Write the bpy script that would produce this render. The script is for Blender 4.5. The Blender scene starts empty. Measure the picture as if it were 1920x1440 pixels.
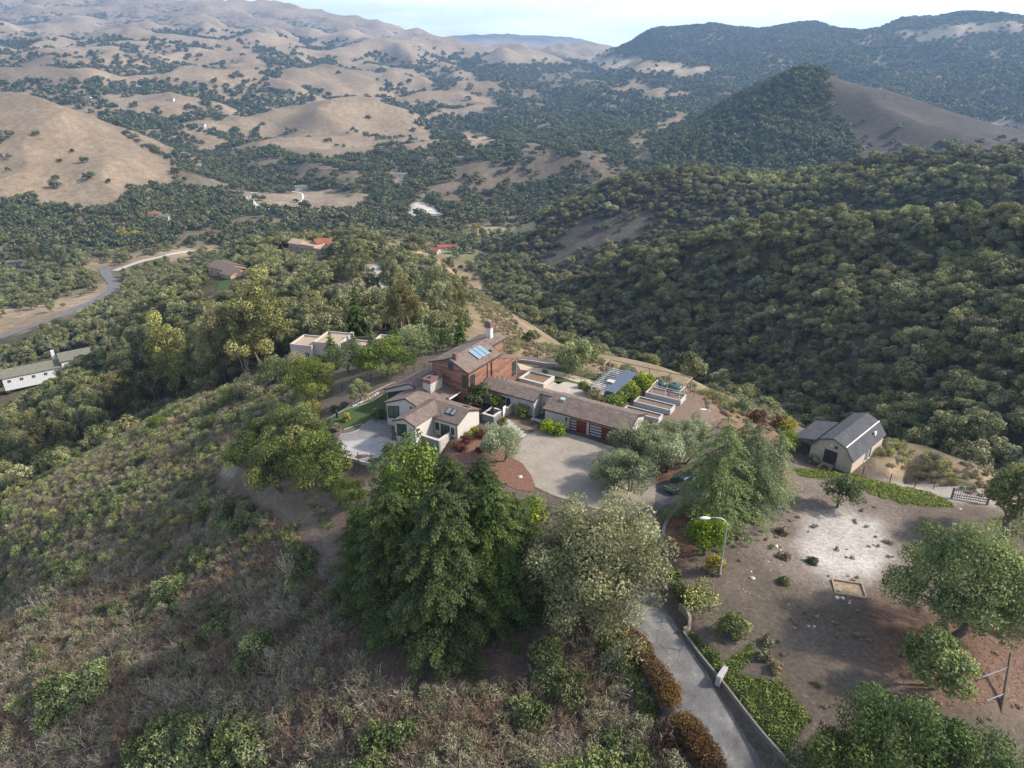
import bpy, bmesh, math, random
import numpy as np
from mathutils import Vector, Matrix
random.seed(7); RS = np.random.RandomState(11)
PI = math.pi
scene = bpy.context.scene
C = scene.collection
# ------------------------------------------------------------------ camera, sky, sun, exposure
PITCH = math.radians(24.6); CAMZ = 55.0; FPX = 1333.0          # focal length in pixels of a 1920 px wide picture
cam_d = bpy.data.cameras.new('camera'); cam = bpy.data.objects.new('camera', cam_d); C.objects.link(cam)
cam.location = (0, 0, CAMZ); cam.rotation_euler = (PI/2 - PITCH, 0, 0)
cam_d.sensor_width = 36.0; cam_d.lens = 36.0*FPX/1920.0; cam_d.clip_start = 0.5; cam_d.clip_end = 60000
scene.camera = cam
SUN_EL = math.radians(36); SUN_AZ = math.radians(88)           # azimuth clockwise from +Y: the light comes from the right and a little from beyond
world = bpy.data.worlds.new('World'); scene.world = world; world.use_nodes = True
wn = world.node_tree.nodes; wl = world.node_tree.links
for n in list(wn): wn.remove(n)
sky = wn.new('ShaderNodeTexSky'); sky.sky_type = 'NISHITA'; sky.sun_disc = False
sky.sun_elevation = SUN_EL; sky.sun_rotation = SUN_AZ; sky.air_density = 1.0; sky.dust_density = 2.5; sky.ozone_density = 1.0; sky.altitude = 300
tcw = wn.new('ShaderNodeTexCoord'); mpw = wn.new('ShaderNodeMapping'); mpw.inputs['Scale'].default_value = (1.2, 2.0, 9.0)
nzw = wn.new('ShaderNodeTexNoise'); nzw.inputs['Scale'].default_value = 1.6; nzw.inputs['Detail'].default_value = 7; nzw.inputs['Roughness'].default_value = .6
rmw = wn.new('ShaderNodeMapRange'); rmw.inputs['From Min'].default_value = .38; rmw.inputs['From Max'].default_value = .62
rmw.inputs['To Min'].default_value = .3; rmw.inputs['To Max'].default_value = .92
mxw = wn.new('ShaderNodeMix'); mxw.data_type = 'RGBA'; mxw.inputs['B'].default_value = (9.6, 10.2, 11.2, 1)       # thin high cloud
bgw = wn.new('ShaderNodeBackground'); bgw.inputs['Strength'].default_value = 0.15
otw = wn.new('ShaderNodeOutputWorld')
wl.new(tcw.outputs['Generated'], mpw.inputs['Vector']); wl.new(mpw.outputs['Vector'], nzw.inputs['Vector'])
wl.new(nzw.outputs['Fac'], rmw.inputs['Value'])
spw = wn.new('ShaderNodeSeparateXYZ'); wl.new(tcw.outputs['Generated'], spw.inputs[0])            # a thin even layer looks denser towards the horizon
def wmath(op, a, v):
    n = wn.new('ShaderNodeMath'); n.operation = op
    for i, q in enumerate((a, v)):
        if hasattr(q, 'links'): wl.new(q, n.inputs[i])
        else: n.inputs[i].default_value = q
    return n.outputs[0]
thin = wmath('MINIMUM', wmath('DIVIDE', .17, wmath('ADD', wmath('ABSOLUTE', spw.outputs[2], 0.), .1)), 1.)
wl.new(wmath('MULTIPLY', rmw.outputs['Result'], thin), mxw.inputs['Factor'])
wl.new(sky.outputs['Color'], mxw.inputs['A']); wl.new(mxw.outputs['Result'], bgw.inputs['Color']); wl.new(bgw.outputs['Background'], otw.inputs['Surface'])
sun_d = bpy.data.lights.new('sun', 'SUN'); sun_d.energy = 4.6; sun_d.angle = math.radians(4.0); sun_d.color = (1.0, .925, .83)
sun = bpy.data.objects.new('sun', sun_d); C.objects.link(sun)
_sd = Vector((math.sin(SUN_AZ)*math.cos(SUN_EL), math.cos(SUN_AZ)*math.cos(SUN_EL), math.sin(SUN_EL)))
sun.rotation_euler = _sd.to_track_quat('Z', 'Y').to_euler(); sun.location = _sd*200
vs = scene.view_settings; vs.view_transform = 'Standard'; vs.look = 'None'; vs.exposure = 0.66; vs.gamma = 1.0; vs.use_curve_mapping = False
cy = scene.cycles
cy.use_denoising = True; cy.max_bounces = 5; cy.diffuse_bounces = 2; cy.glossy_bounces = 2; cy.transmission_bounces = 3; cy.transparent_max_bounces = 4; cy.volume_bounces = 0
try: cy.denoiser = 'OPENIMAGEDENOISE'; cy.denoising_prefilter = 'ACCURATE'; cy.denoising_input_passes = 'RGB_ALBEDO_NORMAL'
except Exception: pass
cy.use_adaptive_sampling = True; cy.adaptive_threshold = 0.015
cy.sample_clamp_indirect = 4
scene.render.use_persistent_data = False

# ------------------------------------------------------------------ projection helpers (reading positions off the photograph)
cP, sP = math.cos(PITCH), math.sin(PITCH)
def pix_ray(px, py):
    x = (np.asarray(px, float)-960)/FPX; v = (720-np.asarray(py, float))/FPX
    return x, cP+v*sP, -sP+v*cP
def at_z(px, py, z):
    x, y, k = pix_ray(px, py); t = (z-CAMZ)/k; return np.array([x*t, y*t, z])
def at_r(px, py, r):
    x, y, k = pix_ray(px, py); t = r/np.hypot(x, y); return np.array([x*t, y*t, CAMZ+k*t])
def project(X, Y, Z):
    f = Y*cP-(Z-CAMZ)*sP; u = Y*sP+(Z-CAMZ)*cP; f = np.maximum(f, .1)
    return 960+FPX*X/f, 720-FPX*u/f
def smooth(a, b, x):
    t = np.clip((x-a)/(b-a), 0, 1); return t*t*(3-2*t)
_perm = np.random.RandomState(3).permutation(4096)
def _h(ix, iy): return _perm[(ix+_perm[iy & 4095]) & 4095]
def noise(x, y):                                                 # gradient noise about -0.7..0.7
    x = np.asarray(x, float); y = np.asarray(y, float)
    xi = np.floor(x).astype(np.int64); yi = np.floor(y).astype(np.int64); fx = x-xi; fy = y-yi
    u = fx*fx*fx*(fx*(fx*6-15)+10); v = fy*fy*fy*(fy*(fy*6-15)+10)
    def g(ix, iy, dx, dy):
        a = _h(ix, iy)*(2*PI/4096.); return np.cos(a)*dx+np.sin(a)*dy
    n00 = g(xi, yi, fx, fy); n10 = g(xi+1, yi, fx-1, fy); n01 = g(xi, yi+1, fx, fy-1); n11 = g(xi+1, yi+1, fx-1, fy-1)
    return (n00*(1-u)+n10*u)*(1-v)+(n01*(1-u)+n11*u)*v
def fbm(x, y, o=4):
    s = 0; a = 1.
    for i in range(o): s = s+a*noise(x*2**i+17.3*i, y*2**i-9.1*i); a *= .5
    return s
def in_poly(px, py, poly):
    px = np.asarray(px); py = np.asarray(py); r = np.zeros(px.shape, bool); n = len(poly)
    for i in range(n):
        x1, y1 = poly[i]; x2, y2 = poly[(i+1) % n]
        if y1 == y2: continue
        c = ((y1 > py) != (y2 > py)) & (px < (x2-x1)*(py-y1)/(y2-y1)+x1); r ^= c
    return r
def poly_dist(px, py, poly, closed=True):
    px = np.asarray(px, float); py = np.asarray(py, float); d = np.full(px.shape, 1e9); n = len(poly)
    for i in range(n if closed else n-1):
        x1, y1 = poly[i]; x2, y2 = poly[(i+1) % n]; dx, dy = x2-x1, y2-y1; L2 = dx*dx+dy*dy+1e-9
        t = np.clip(((px-x1)*dx+(py-y1)*dy)/L2, 0, 1); d = np.minimum(d, np.hypot(px-x1-t*dx, py-y1-t*dy))
    return d
def soft_poly(px, py, poly, w):                                  # 1 inside, fading over w at the border
    d = poly_dist(px, py, poly); s = np.where(in_poly(px, py, poly), d, -d); return smooth(-w, w, s)

# ------------------------------------------------------------------ the lie of the land
CP = []
def cz(px, py, z): CP.append(at_z(px, py, z))
def cr(px, py, r): CP.append(at_r(px, py, r))
def ch(px, r, z):                                                # a place hidden behind a ridge: bearing, distance, height
    x, y, k = pix_ray(px, 300.); t = r/np.hypot(x, y); CP.append(np.array([x*t, y*t, z]))
# the knoll with the house
for p in [(900,700),(1000,720),(1100,740),(1200,760),(980,790),(1080,830),(1200,830),(1290,800),(1000,860),(1100,900),(1250,880),(1340,830),(1150,690),(1060,690),(880,760)]: cz(*p, 0)
for p in [(900,960),(1000,960),(1120,990),(1220,1000)]: cz(*p, -.4)
for px, py, z in [(1170,1140,-.8),(1250,1220,-1.2),(1330,1340,-1.8),(1380,1430,-2.2),(1300,1000,0),(1400,1050,.2),(1500,1000,-.5),(1600,1000,-1.5),(1480,920,-1),(1700,1050,-2),(1500,1150,.2),(1650,1200,0),(1560,1300,0),(1700,1420,0),(1850,1300,0),(1900,1100,-2.5),(1470,1400,-.8),
  (1560,880,-2.8),(1640,890,-3),(1800,920,-3.2),(1900,960,-3.5),(1450,840,-2.5),(1380,780,-1.5),(1700,850,-4),(1850,880,-5),(1330,745,-1),(1270,725,-1)]: cz(px, py, z)
for px, py, z in [(760,840,-1.2),(690,850,-2.4),(650,800,-2.3),(700,760,-1.4),(760,710,-1.),(690,740,-2.2),(640,870,-3.6),(700,880,-3.6),(800,870,-2.4),(880,900,-1.6),(850,1000,-2.5),(950,1150,-2.5),(1050,1250,-3),(1200,1380,-3.6),(800,1300,-4),(950,1400,-4),(700,1150,-5),(620,960,-6),(520,960,-8.5),(560,1100,-9),
  (600,1380,-8),(400,1420,-13),(200,1420,-18),(0,1430,-24),(400,1200,-15),(200,1200,-23),(0,1200,-31),(300,1050,-20),(150,1000,-29),(0,1000,-38),(420,920,-12),(300,900,-20),(200,850,-29),(480,800,-9.5),(560,760,-6.5),(640,720,-4),(400,780,-17),(340,760,-24),(700,690,-3),(800,680,-1.5)]: cz(px, py, z)
for px, r, z in [(960,150,-4),(1020,140,-1.5),(1100,140,-2),(1200,142,-3),(1300,142,-5),(1400,138,-7),(1550,130,-7),(1700,122,-7),(1850,118,-7)]: ch(px, r, z)
# behind the knoll: spur with the neighbours
for px, py, r in [(550,690,165),(700,665,165),(830,650,165),(620,640,190),(760,630,185),(900,640,185),(960,650,190),(880,590,225),(940,620,215),(820,560,270),(740,560,260),(700,520,320),(640,545,280),(560,560,270),(850,520,310),(900,560,260),(560,490,380),(440,510,370),(470,470,430),(600,460,440),(700,455,460),(780,470,420),(830,490,370),(500,560,290),(400,560,310),(300,560,350),(350,640,250),(450,630,225),(520,600,245)]: cr(px, py, r)
for px, r, z in [(500,200,-20),(420,190,-25),(330,215,-36),(250,230,-44),(200,260,-50),(120,290,-57),(60,240,-52),(0,300,-66),(100,360,-74),(250,400,-78),(350,500,-88)]: ch(px, r, z)
# valley floor on the left and behind the spur
for px, r, z in [(0,480,-92),(0,600,-104),(0,800,-112),(100,560,-100),(100,700,-112),(150,850,-114),(250,620,-108),(300,760,-114),(400,680,-112),(420,850,-116),(520,640,-108),(550,760,-114),(560,950,-118),(650,620,-104),(700,720,-114),(760,560,-96),(840,640,-108),(850,760,-114),(700,900,-118),(800,880,-116),(920,640,-106),(960,760,-108),(400,980,-114),(330,1050,-112)]: ch(px, r, z)
# side canyon and the wooded hill on the right
for px, r, z in [(900,480,-94),(940,420,-88),(975,370,-82),(1030,335,-78),(1120,310,-74),(1220,300,-72),(1300,285,-70),(1400,255,-61),(1500,215,-49),(1620,190,-41),(1740,170,-34),(1850,155,-28),(1950,145,-24),(2100,135,-20)]: ch(px, r, z)
for px, py, r in [(1050,600,365),(1120,560,385),(1200,600,345),(1200,520,378),(1130,500,410),(1280,520,362),(1280,458,395),(1400,600,310),(1400,520,335),(1400,435,368),(1500,700,250),(1500,600,285),(1500,500,330),(1560,412,352),(1650,700,230),(1650,600,262),(1650,500,310),(1750,425,322),(1800,700,215),(1800,600,245),(1800,500,300),(1900,700,205),(1900,600,235),(1900,430,305),(1700,800,195),(1820,800,180),(1560,770,225),(1000,600,390)]: cr(px, py, r)
for px, r, z in [(1100,480,-88),(1200,475,-84),(1300,465,-78),(1400,445,-71),(1560,425,-60),(1750,395,-48),(1950,375,-36),(1020,480,-90)]: ch(px, r, z)
for px, py, r in [(960,480,590),(1000,450,590),(1100,440,565),(1200,420,560),(1300,400,560),(1000,425,640),(1060,390,650),(1120,357,660),(1230,327,660),(1330,326,640),(1420,332,620),(1480,332,620),(1620,308,600),(1750,300,580),(1850,302,560),(1910,300,560),(1500,380,560),(1650,360,540),(1800,350,520)]: cr(px, py, r)
for px, r, z in [(1000,780,-105),(1100,800,-100),(1200,800,-96),(1330,790,-90),(1480,780,-82),(1620,760,-74),(1750,740,-66),(1950,720,-56),(2200,500,10),(2200,350,0)]: ch(px, r, z)
# the cone hill
for px, py, r in [(1390,330,980),(1300,310,1050),(1250,290,1120),(1500,320,950),(1700,312,930),(1850,320,900),(1920,335,880),(1530,146,1250),(1480,155,1245),(1420,180,1240),(1360,205,1230),(1300,232,1220),(1240,258,1220),(1580,160,1240),(1640,182,1225),(1700,205,1210),(1780,235,1190),(1850,258,1170),(1920,287,1150),(1450,250,1120),(1550,240,1120),(1650,260,1090)]: cr(px, py, r)
for px, r, z in [(1530,1700,-60),(1300,1600,-85),(1750,1650,-75),(1950,1600,-85),(1240,1500,-80),(2100,1300,-60)]: ch(px, r, z)
# bluff and benches in the middle
for px, py, r in [(760,395,900),(850,390,920),(950,400,900),(1050,400,880),(800,335,1060),(880,330,1060),(960,335,1040),(740,322,1100),(850,292,1150),(950,300,1120),(1090,292,1120),(1040,330,1020),(1130,330,1020),(1200,300,1150),(1180,280,1250),(620,350,1080),(520,375,985),(650,300,1250),(1000,270,1350),(900,265,1500),(1130,250,1500)]: cr(px, py, r)
# left grass hill, golden hill
for px, py, r in [(0,195,1450),(60,196,1430),(110,203,1400),(190,230,1330),(260,270,1250),(320,312,1160),(0,300,1170),(100,300,1150),(200,310,1120),(100,390,980),(200,380,990),(0,395,980),(300,360,1050)]: cr(px, py, r)
for px, r, z in [(0,1750,-60),(100,1700,-70),(200,1600,-82),(300,1450,-100),(400,1300,-112),(450,1150,-114)]: ch(px, r, z)
for px, py, r in [(600,195,1850),(660,196,1840),(540,215,1800),(480,245,1700),(420,275,1500),(740,218,1820),(800,248,1780),(840,275,1700),(560,270,1500),(660,270,1520),(480,285,1420),(760,275,1560)]: cr(px, py, r)
for px, r, z in [(560,2150,-75),(660,2150,-75),(760,2150,-82),(860,1950,-96),(950,1850,-100),(460,2000,-90)]: ch(px, r, z)
for px, py, r in [(250,200,1950),(350,230,1750),(420,200,1950),(300,160,2250),(150,160,2150),(60,150,2200),(400,150,2350),(480,180,2150),(560,132,2500),(500,150,2450),(640,142,2500),(700,165,2450),(850,170,2450),(800,182,2420),(920,188,2400),(950,205,2200),(1050,210,2150),(1150,190,2200),(1200,215,1900),(1050,240,1750),(1240,170,2500),(1100,170,2700)]: cr(px, py, r)
for px, r, z in [(850,2900,-60),(700,2900,-30),(560,2900,-10),(1000,2900,-70),(1150,3000,-70)]: ch(px, r, z)
# far ranges
for px, py, r in [(0,110,3000),(100,115,2900),(200,110,2950),(300,115,2900),(430,85,3300),(500,105,3100),(620,110,3300),(700,100,3500),(800,115,3400),(900,120,3400),(1000,130,3300),(0,60,4300),(100,50,4500),(200,50,4600),(300,40,4700),(450,50,4600),(550,60,4600),(650,75,4500),(760,85,4600),(0,20,5400),(100,-2,5800),(200,-8,5900),(300,0,5800),(380,5,5700),(450,15,5600),(520,22,5500),(600,35,5400),(680,50,5300),(760,68,5300),(840,84,5200),(900,92,5100),(960,95,5000),(1040,100,5000),(1110,95,5100)]: cr(px, py, r)
for px, py, r in [(870,72,9000),(970,68,9000),(1060,74,9000),(1140,90,9000)]: cr(px, py, r)
for px, r, z in [(900,6800,20),(1000,6800,20),(1100,6800,10),(1250,6500,40),(0,8000,350),(300,8000,350),(600,8000,200),(-300,3000,80),(-300,5000,350),(1500,6500,120),(1900,6500,200)]: ch(px, r, z)
for px, py, r in [(1150,105,4000),(1180,85,3700),(1220,64,3700),(1300,59,3700),(1380,60,3650),(1450,57,3650),(1520,62,3600),(1600,66,3500),(1680,57,3500),(1750,46,3500),(1830,39,3500),(1920,46,3400),(1200,130,2900),(1300,130,2900),(1400,140,2700),(1550,130,2700),(1700,140,2600),(1850,140,2500),(1700,205,2100),(1800,220,2000),(1910,235,1900),(1340,160,2500)]: cr(px, py, r)
for px, r, z in [(2300,3000,150),(2300,1500,-40),(2300,900,-20)]: ch(px, r, z)
for px in (-300,0,300,600,900,1100,1300,1600,1900,2300): ch(px, 10500, -100)
for px in (1250,1450,1700,1950): ch(px, 5000, 0)
ch(300,7000,330); ch(0,7000,350)
# close under the camera and out to the sides
for px, r, z in [(960,20,-5),(960,5,-5),(300,25,-8),(1600,25,-1.5),(-600,60,-38),(-600,150,-62),(-600,300,-90),(2500,60,-2),(2500,120,-12),(2500,200,-18)]: ch(px, r, z)
CP = np.array(CP)
def lp(x, y): return np.arctan2(x, y), np.log(np.hypot(x, y))
def tps_fit(u, v, z, lam):
    n = len(u); d2 = (u[:, None]-u)**2+(v[:, None]-v)**2; K = .5*d2*np.log(d2+1e-12); K[np.arange(n), np.arange(n)] = lam
    Pm = np.c_[np.ones(n), u, v]; A = np.zeros((n+3, n+3)); A[:n, :n] = K; A[:n, n:] = Pm; A[n:, :n] = Pm.T
    return np.linalg.solve(A, np.r_[z, 0, 0, 0])
_u, _v = lp(CP[:, 0], CP[:, 1])
_s = CP[:, 2]-CAMZ; _rr = np.exp(_v)
_w = tps_fit(_u, _v, _s/_rr*1.0, 4e-5)                            # fitted as slope seen from above the origin, so that the precision follows the distance
def tps_eval(u, v):
    sh = u.shape; u = u.ravel(); v = v.ravel(); o = np.empty(u.shape)
    for i in range(0, len(u), 20000):
        a, b = u[i:i+20000], v[i:i+20000]; d2 = (a[:, None]-_u)**2+(b[:, None]-_v)**2
        o[i:i+20000] = (.5*d2*np.log(d2+1e-12))@_w[:-3]+_w[-3]+_w[-2]*a+_w[-1]*b
    return o.reshape(sh)
NT, NR = 560, 640; TH0, TH1 = math.radians(-56), math.radians(56); R0, R1 = 6.0, 10500.0
_th = np.linspace(TH0, TH1, NT); _lr = np.linspace(math.log(R0), math.log(R1), NR)
# fit evaluated on a coarser net, then refined (it is smooth)
_cth = np.linspace(TH0, TH1, 170); _clr = np.linspace(math.log(R0), math.log(R1), 240)
_cg = tps_eval(*np.meshgrid(_cth, _clr, indexing='ij'))
def bicub(G, gu, gv):                                            # Catmull-Rom in both directions, gu/gv in grid units
    nu, nv = G.shape; iu = np.clip(np.floor(gu).astype(int), 1, nu-3); iv = np.clip(np.floor(gv).astype(int), 1, nv-3); fu = np.clip(gu-iu, -1, 2); fv = np.clip(gv-iv, -1, 2)
    def wts(t): return (-.5*t+t*t-.5*t**3, 1-2.5*t*t+1.5*t**3, .5*t+2*t*t-1.5*t**3, -.5*t*t+.5*t**3)
    wu, wv = wts(fu), wts(fv); s = 0
    for a in range(4):
        for b in range(4): s = s+wu[a]*wv[b]*G[iu+a-1, iv+b-1]
    return s
TT, RR = np.meshgrid(_th, _lr, indexing='ij')
base = bicub(_cg, (TT-TH0)/(TH1-TH0)*169, (RR-_lr[0])/(_lr[-1]-_lr[0])*239)
RAD = np.exp(RR); GX = RAD*np.sin(TT); GY = RAD*np.cos(TT); GZ = CAMZ+base*RAD
# spurs, gullies and hummocks, each scale only where it is small against the distance
_ox = fbm(GX/900., GY/900., 2)*260; _oy = fbm(GX/900.+50, GY/900., 2)*260
_lft = 1-.68*smooth(.06, .2, TT)                                   # the range on the right is smoother than the hills on the left
GZ = GZ+(.32-np.abs(noise((GX+_ox)/620., (GY+_oy)/620.+3.))*1.5)*125*_lft*smooth(2900, 3800, RAD)*(1-.75*smooth(6500, 7500, RAD))
GZ = GZ+(.32-np.abs(noise((GX+_ox*.7)/290., (GY+_oy*.7)/290.+9.))*1.5)*46*_lft*smooth(1900, 2700, RAD)*(1-.75*smooth(6500, 7500, RAD))
GZ = GZ+(.32-np.abs(noise((GX+_ox*.5)/135., (GY+_oy*.5)/135.-5.))*1.5)*13*_lft*smooth(1300, 2000, RAD)*(1-smooth(4500, 6000, RAD))
for lam, amp in [(900, .040), (430, .13), (210, .125), (100, .065), (45, .03), (18, .02)]:
    n = noise((GX+_ox*.5)/lam+lam, (GY+_oy*.5)/lam-lam)
    n = (.42-np.abs(n)*1.7) if lam in (430, 210) else n
    GZ = GZ+n*amp*lam*smooth(lam*2.6, lam*6., RAD)*(1-.5*smooth(2800, 4200, RAD))
GZ = GZ+.12*noise(GX/6., GY/6.)*smooth(20, 60, RAD)*.6
# house local frame: a along the garage front, b towards the back
HO = np.array([5.0, 104.5]); HA = np.array([math.cos(math.radians(-32)), math.sin(math.radians(-32))]); HB = np.array([-HA[1], HA[0]])
def hw(a, b): return HO[0]+a*HA[0]+b*HB[0], HO[1]+a*HA[1]+b*HB[1]
def to_ab(x, y): return (x-HO[0])*HA[0]+(y-HO[1])*HA[1], (x-HO[0])*HB[0]+(y-HO[1])*HB[1]
# levelled ground
def level(poly, z, w):
    global GZ
    m = (RAD > 20) & (RAD < 200); s = soft_poly(GX[m], GY[m], poly, w); GZ[m] = GZ[m]*(1-s)+z*s
PAD = [hw(*q) for q in [(-9,-14),(-7,-22),(2,-26),(14,-20),(24,-8),(22,10),(20,26),(0,27),(-12,26),(-22,16),(-23,2),(-18,-6)]]
level(PAD, -.02, 1.5)
def z1p(a, b): return (600+a/4.8, 600+b/4.8)
def z2p(a, b): return (900+a/4.364, 620+b/4.364)
LOWER = [tuple(at_z(*z1p(*q), -1.55)[:2]) for q in [(30,880),(540,600),(760,540),(900,700),(950,1000),(1010,1110),(880,1190),(700,1230),(490,1290),(130,1210)]]
level(LOWER, -1.55, 1.2)
def road_poly(line, w): return line
_ROAD = [(1420,1500),(1377,1430),(1310,1320),(1250,1215),(1205,1140),(1190,1080),(1185,1010),(1195,960),(1225,930),(1270,925)]
ROADC = [tuple(at_z(px, py, z)[:2]) for (px, py), z in zip(_ROAD, (-2.6,-2.2,-1.7,-1.2,-.9,-.6,-.4,-.2,-.05,0))]
ROADZ = [-2.6,-2.2,-1.7,-1.2,-.9,-.6,-.4,-.2,-.05,0]
def line_z(x, y, line, zs):
    best = np.full(np.shape(x), 1e9); zz = np.zeros(np.shape(x))
    for i in range(len(line)-1):
        x1, y1 = line[i]; x2, y2 = line[i+1]; dx, dy = x2-x1, y2-y1; t = np.clip(((x-x1)*dx+(y-y1)*dy)/(dx*dx+dy*dy), 0, 1)
        d = np.hypot(x-x1-t*dx, y-y1-t*dy); k = d < best; best = np.where(k, d, best); zz = np.where(k, zs[i]+t*(zs[i+1]-zs[i]), zz)
    return best, zz
m = (RAD > 20) & (RAD < 130); d_, z_ = line_z(GX[m], GY[m], ROADC, ROADZ); s_ = 1-smooth(2.7, 4.0, d_); GZ[m] = GZ[m]*(1-s_)+z_*s_
SHED = [(44,100),(50.5,92),(56,90),(64,100),(58,108),(48,106)]
level(SHED, -3.0, 1.2)
def ground(x, y):
    x = np.asarray(x, float); y = np.asarray(y, float)
    u = (np.arctan2(x, y)-TH0)/(TH1-TH0)*(NT-1); v = (np.log(np.maximum(np.hypot(x, y), R0))-_lr[0])/(_lr[-1]-_lr[0])*(NR-1)
    u = np.clip(u, 0, NT-1.001); v = np.clip(v, 0, NR-1.001); i = u.astype(int); j = v.astype(int); f = u-i; g = v-j
    return (GZ[i, j]*(1-f)+GZ[i+1, j]*f)*(1-g)+(GZ[i, j+1]*(1-f)+GZ[i+1, j+1]*f)*g
# horizon seen from the camera per bearing: what lies well below it is out of sight
_tan = (GZ-CAMZ)/RAD; _hor = np.maximum.accumulate(_tan, axis=1)
def hidden(x, y, top, slack=8.0):
    r = np.hypot(x, y); u = np.clip((np.arctan2(x, y)-TH0)/(TH1-TH0)*(NT-1), 0, NT-1).astype(int); v = np.clip((np.log(r)-_lr[0])/(_lr[-1]-_lr[0])*(NR-1)-2, 0, NR-1).astype(int)
    return (ground(x, y)+top+slack-CAMZ)/r < _hor[u, v]
_rs = np.exp(np.linspace(math.log(12), math.log(9500), 1600))
def hit(px, py):                                                 # where the line of sight through a pixel meets the ground
    x, y, k = pix_ray(px, py); n = math.hypot(x, y); gx = x/n*_rs; gy = y/n*_rs; dz = CAMZ+k/n*_rs-ground(gx, gy)
    i = int(np.argmax(dz < 0))
    if i == 0: i = len(_rs)-1
    t = dz[i-1]/(dz[i-1]-dz[i]+1e-9); t = min(max(t, 0), 1); r = _rs[i-1]+(_rs[i]-_rs[i-1])*t
    gx, gy = x/n*r, y/n*r; return np.array([gx, gy, float(ground(gx, gy))])
# ------------------------------------------------------------------ materials
MATS = {}
def nmat(name):
    m = bpy.data.materials.new(name); m.use_nodes = True; nt = m.node_tree; b = nt.nodes['Principled BSDF']; MATS[name] = m
    return m, nt, b
def rgba(c): return (c[0], c[1], c[2], 1)
def mixc(nt, fac, a, b, blend='MIX'):
    n = nt.nodes.new('ShaderNodeMix'); n.data_type = 'RGBA'; n.blend_type = blend
    for s, v in (('Factor', fac), ('A', a), ('B', b)):
        sock = [i for i in n.inputs if i.name == s and (i.type == 'VALUE' if s == 'Factor' else i.type == 'RGBA')][0]
        if hasattr(v, 'links'): nt.links.new(v, sock)
        elif isinstance(v, (int, float)): sock.default_value = v
        else: sock.default_value = rgba(v)
    return [o for o in n.outputs if o.type == 'RGBA'][0]
def noisen(nt, scale, detail=4, rough=.6, coord='Object', stretch=None):
    tc = nt.nodes.new('ShaderNodeTexCoord'); n = nt.nodes.new('ShaderNodeTexNoise'); n.inputs['Scale'].default_value = scale; n.inputs['Detail'].default_value = detail; n.inputs['Roughness'].default_value = rough
    src = tc.outputs[coord]
    if stretch:
        mp = nt.nodes.new('ShaderNodeMapping'); mp.inputs['Scale'].default_value = stretch; nt.links.new(src, mp.inputs['Vector']); src = mp.outputs['Vector']
    nt.links.new(src, n.inputs['Vector']); return n.outputs['Fac']
def ramp(nt, fac, stops):
    r = nt.nodes.new('ShaderNodeValToRGB'); e = r.color_ramp.elements
    while len(e) < len(stops): e.new(.5)
    for k, (p, c) in zip(e, stops): k.position = p; k.color = rgba(c)
    nt.links.new(fac, r.inputs['Fac']); return r.outputs['Color']
def bump(nt, b, h, strength=.3, dist=.02):
    n = nt.nodes.new('ShaderNodeBump'); n.inputs['Strength'].default_value = strength; n.inputs['Distance'].default_value = dist
    nt.links.new(h, n.inputs['Height']); nt.links.new(n.outputs['Normal'], b.inputs['Normal'])
def plain(name, c, rough=.7, var=.25, scale=2.0, metal=0, bmp=.0, c2=None, spec=.3, stretch=None):
    m, nt, b = nmat(name); b.inputs['Roughness'].default_value = rough; b.inputs['Metallic'].default_value = metal; b.inputs['Specular IOR Level'].default_value = spec
    f = noisen(nt, scale, 5, .65, stretch=stretch); c2 = c2 or tuple(x*(1-var) for x in c)
    col = ramp(nt, f, [(.32, c2), (.66, c)]); nt.links.new(col, b.inputs['Base Color'])
    if bmp: bump(nt, b, f, bmp, .03)
    return m
LEAF_GAIN = 1.68
def leafmat(name, dark, mid, light, transl=.22, rough=.6):
    dark, mid, light = (tuple(min(x*LEAF_GAIN, .5) for x in c) for c in (dark, mid, light))
    m, nt, b = nmat(name); b.inputs['Roughness'].default_value = rough; b.inputs['Specular IOR Level'].default_value = .25
    at = nt.nodes.new('ShaderNodeAttribute'); at.attribute_name = 'tint'
    col = ramp(nt, at.outputs['Fac'], [(.0, dark), (.5, mid), (1., light)])
    oi = nt.nodes.new('ShaderNodeObjectInfo'); hs = nt.nodes.new('ShaderNodeHueSaturation')
    for sock, lo, hi in (('Hue', .485, .515), ('Value', .72, 1.28), ('Saturation', .96, 1.2)):
        mr = nt.nodes.new('ShaderNodeMapRange'); mr.inputs['To Min'].default_value = lo; mr.inputs['To Max'].default_value = hi
        if sock == 'Hue': nt.links.new(oi.outputs['Random'], mr.inputs['Value'])
        else:
            k = nt.nodes.new('ShaderNodeMath'); k.operation = 'MULTIPLY_ADD'; k.inputs[1].default_value = 7.31 if sock == 'Value' else 13.7; k.inputs[2].default_value = .2
            fr = nt.nodes.new('ShaderNodeMath'); fr.operation = 'FRACT'; nt.links.new(oi.outputs['Random'], k.inputs[0]); nt.links.new(k.outputs[0], fr.inputs[0]); nt.links.new(fr.outputs[0], mr.inputs['Value'])
        nt.links.new(mr.outputs['Result'], hs.inputs[sock])
    nt.links.new(col, hs.inputs['Color']); col = hs.outputs['Color']; nt.links.new(col, b.inputs['Base Color'])
    tr = nt.nodes.new('ShaderNodeBsdfTranslucent'); nt.links.new(col, tr.inputs['Color'])
    mx = nt.nodes.new('ShaderNodeMixShader'); mx.inputs[0].default_value = transl; nt.links.new(b.outputs[0], mx.inputs[1]); nt.links.new(tr.outputs[0], mx.inputs[2])
    nt.links.new(mx.outputs[0], nt.nodes['Material Output'].inputs['Surface']); return m
L_OAK = leafmat('oak_leaves', (.024,.034,.014), (.056,.07,.029), (.115,.122,.052))
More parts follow.
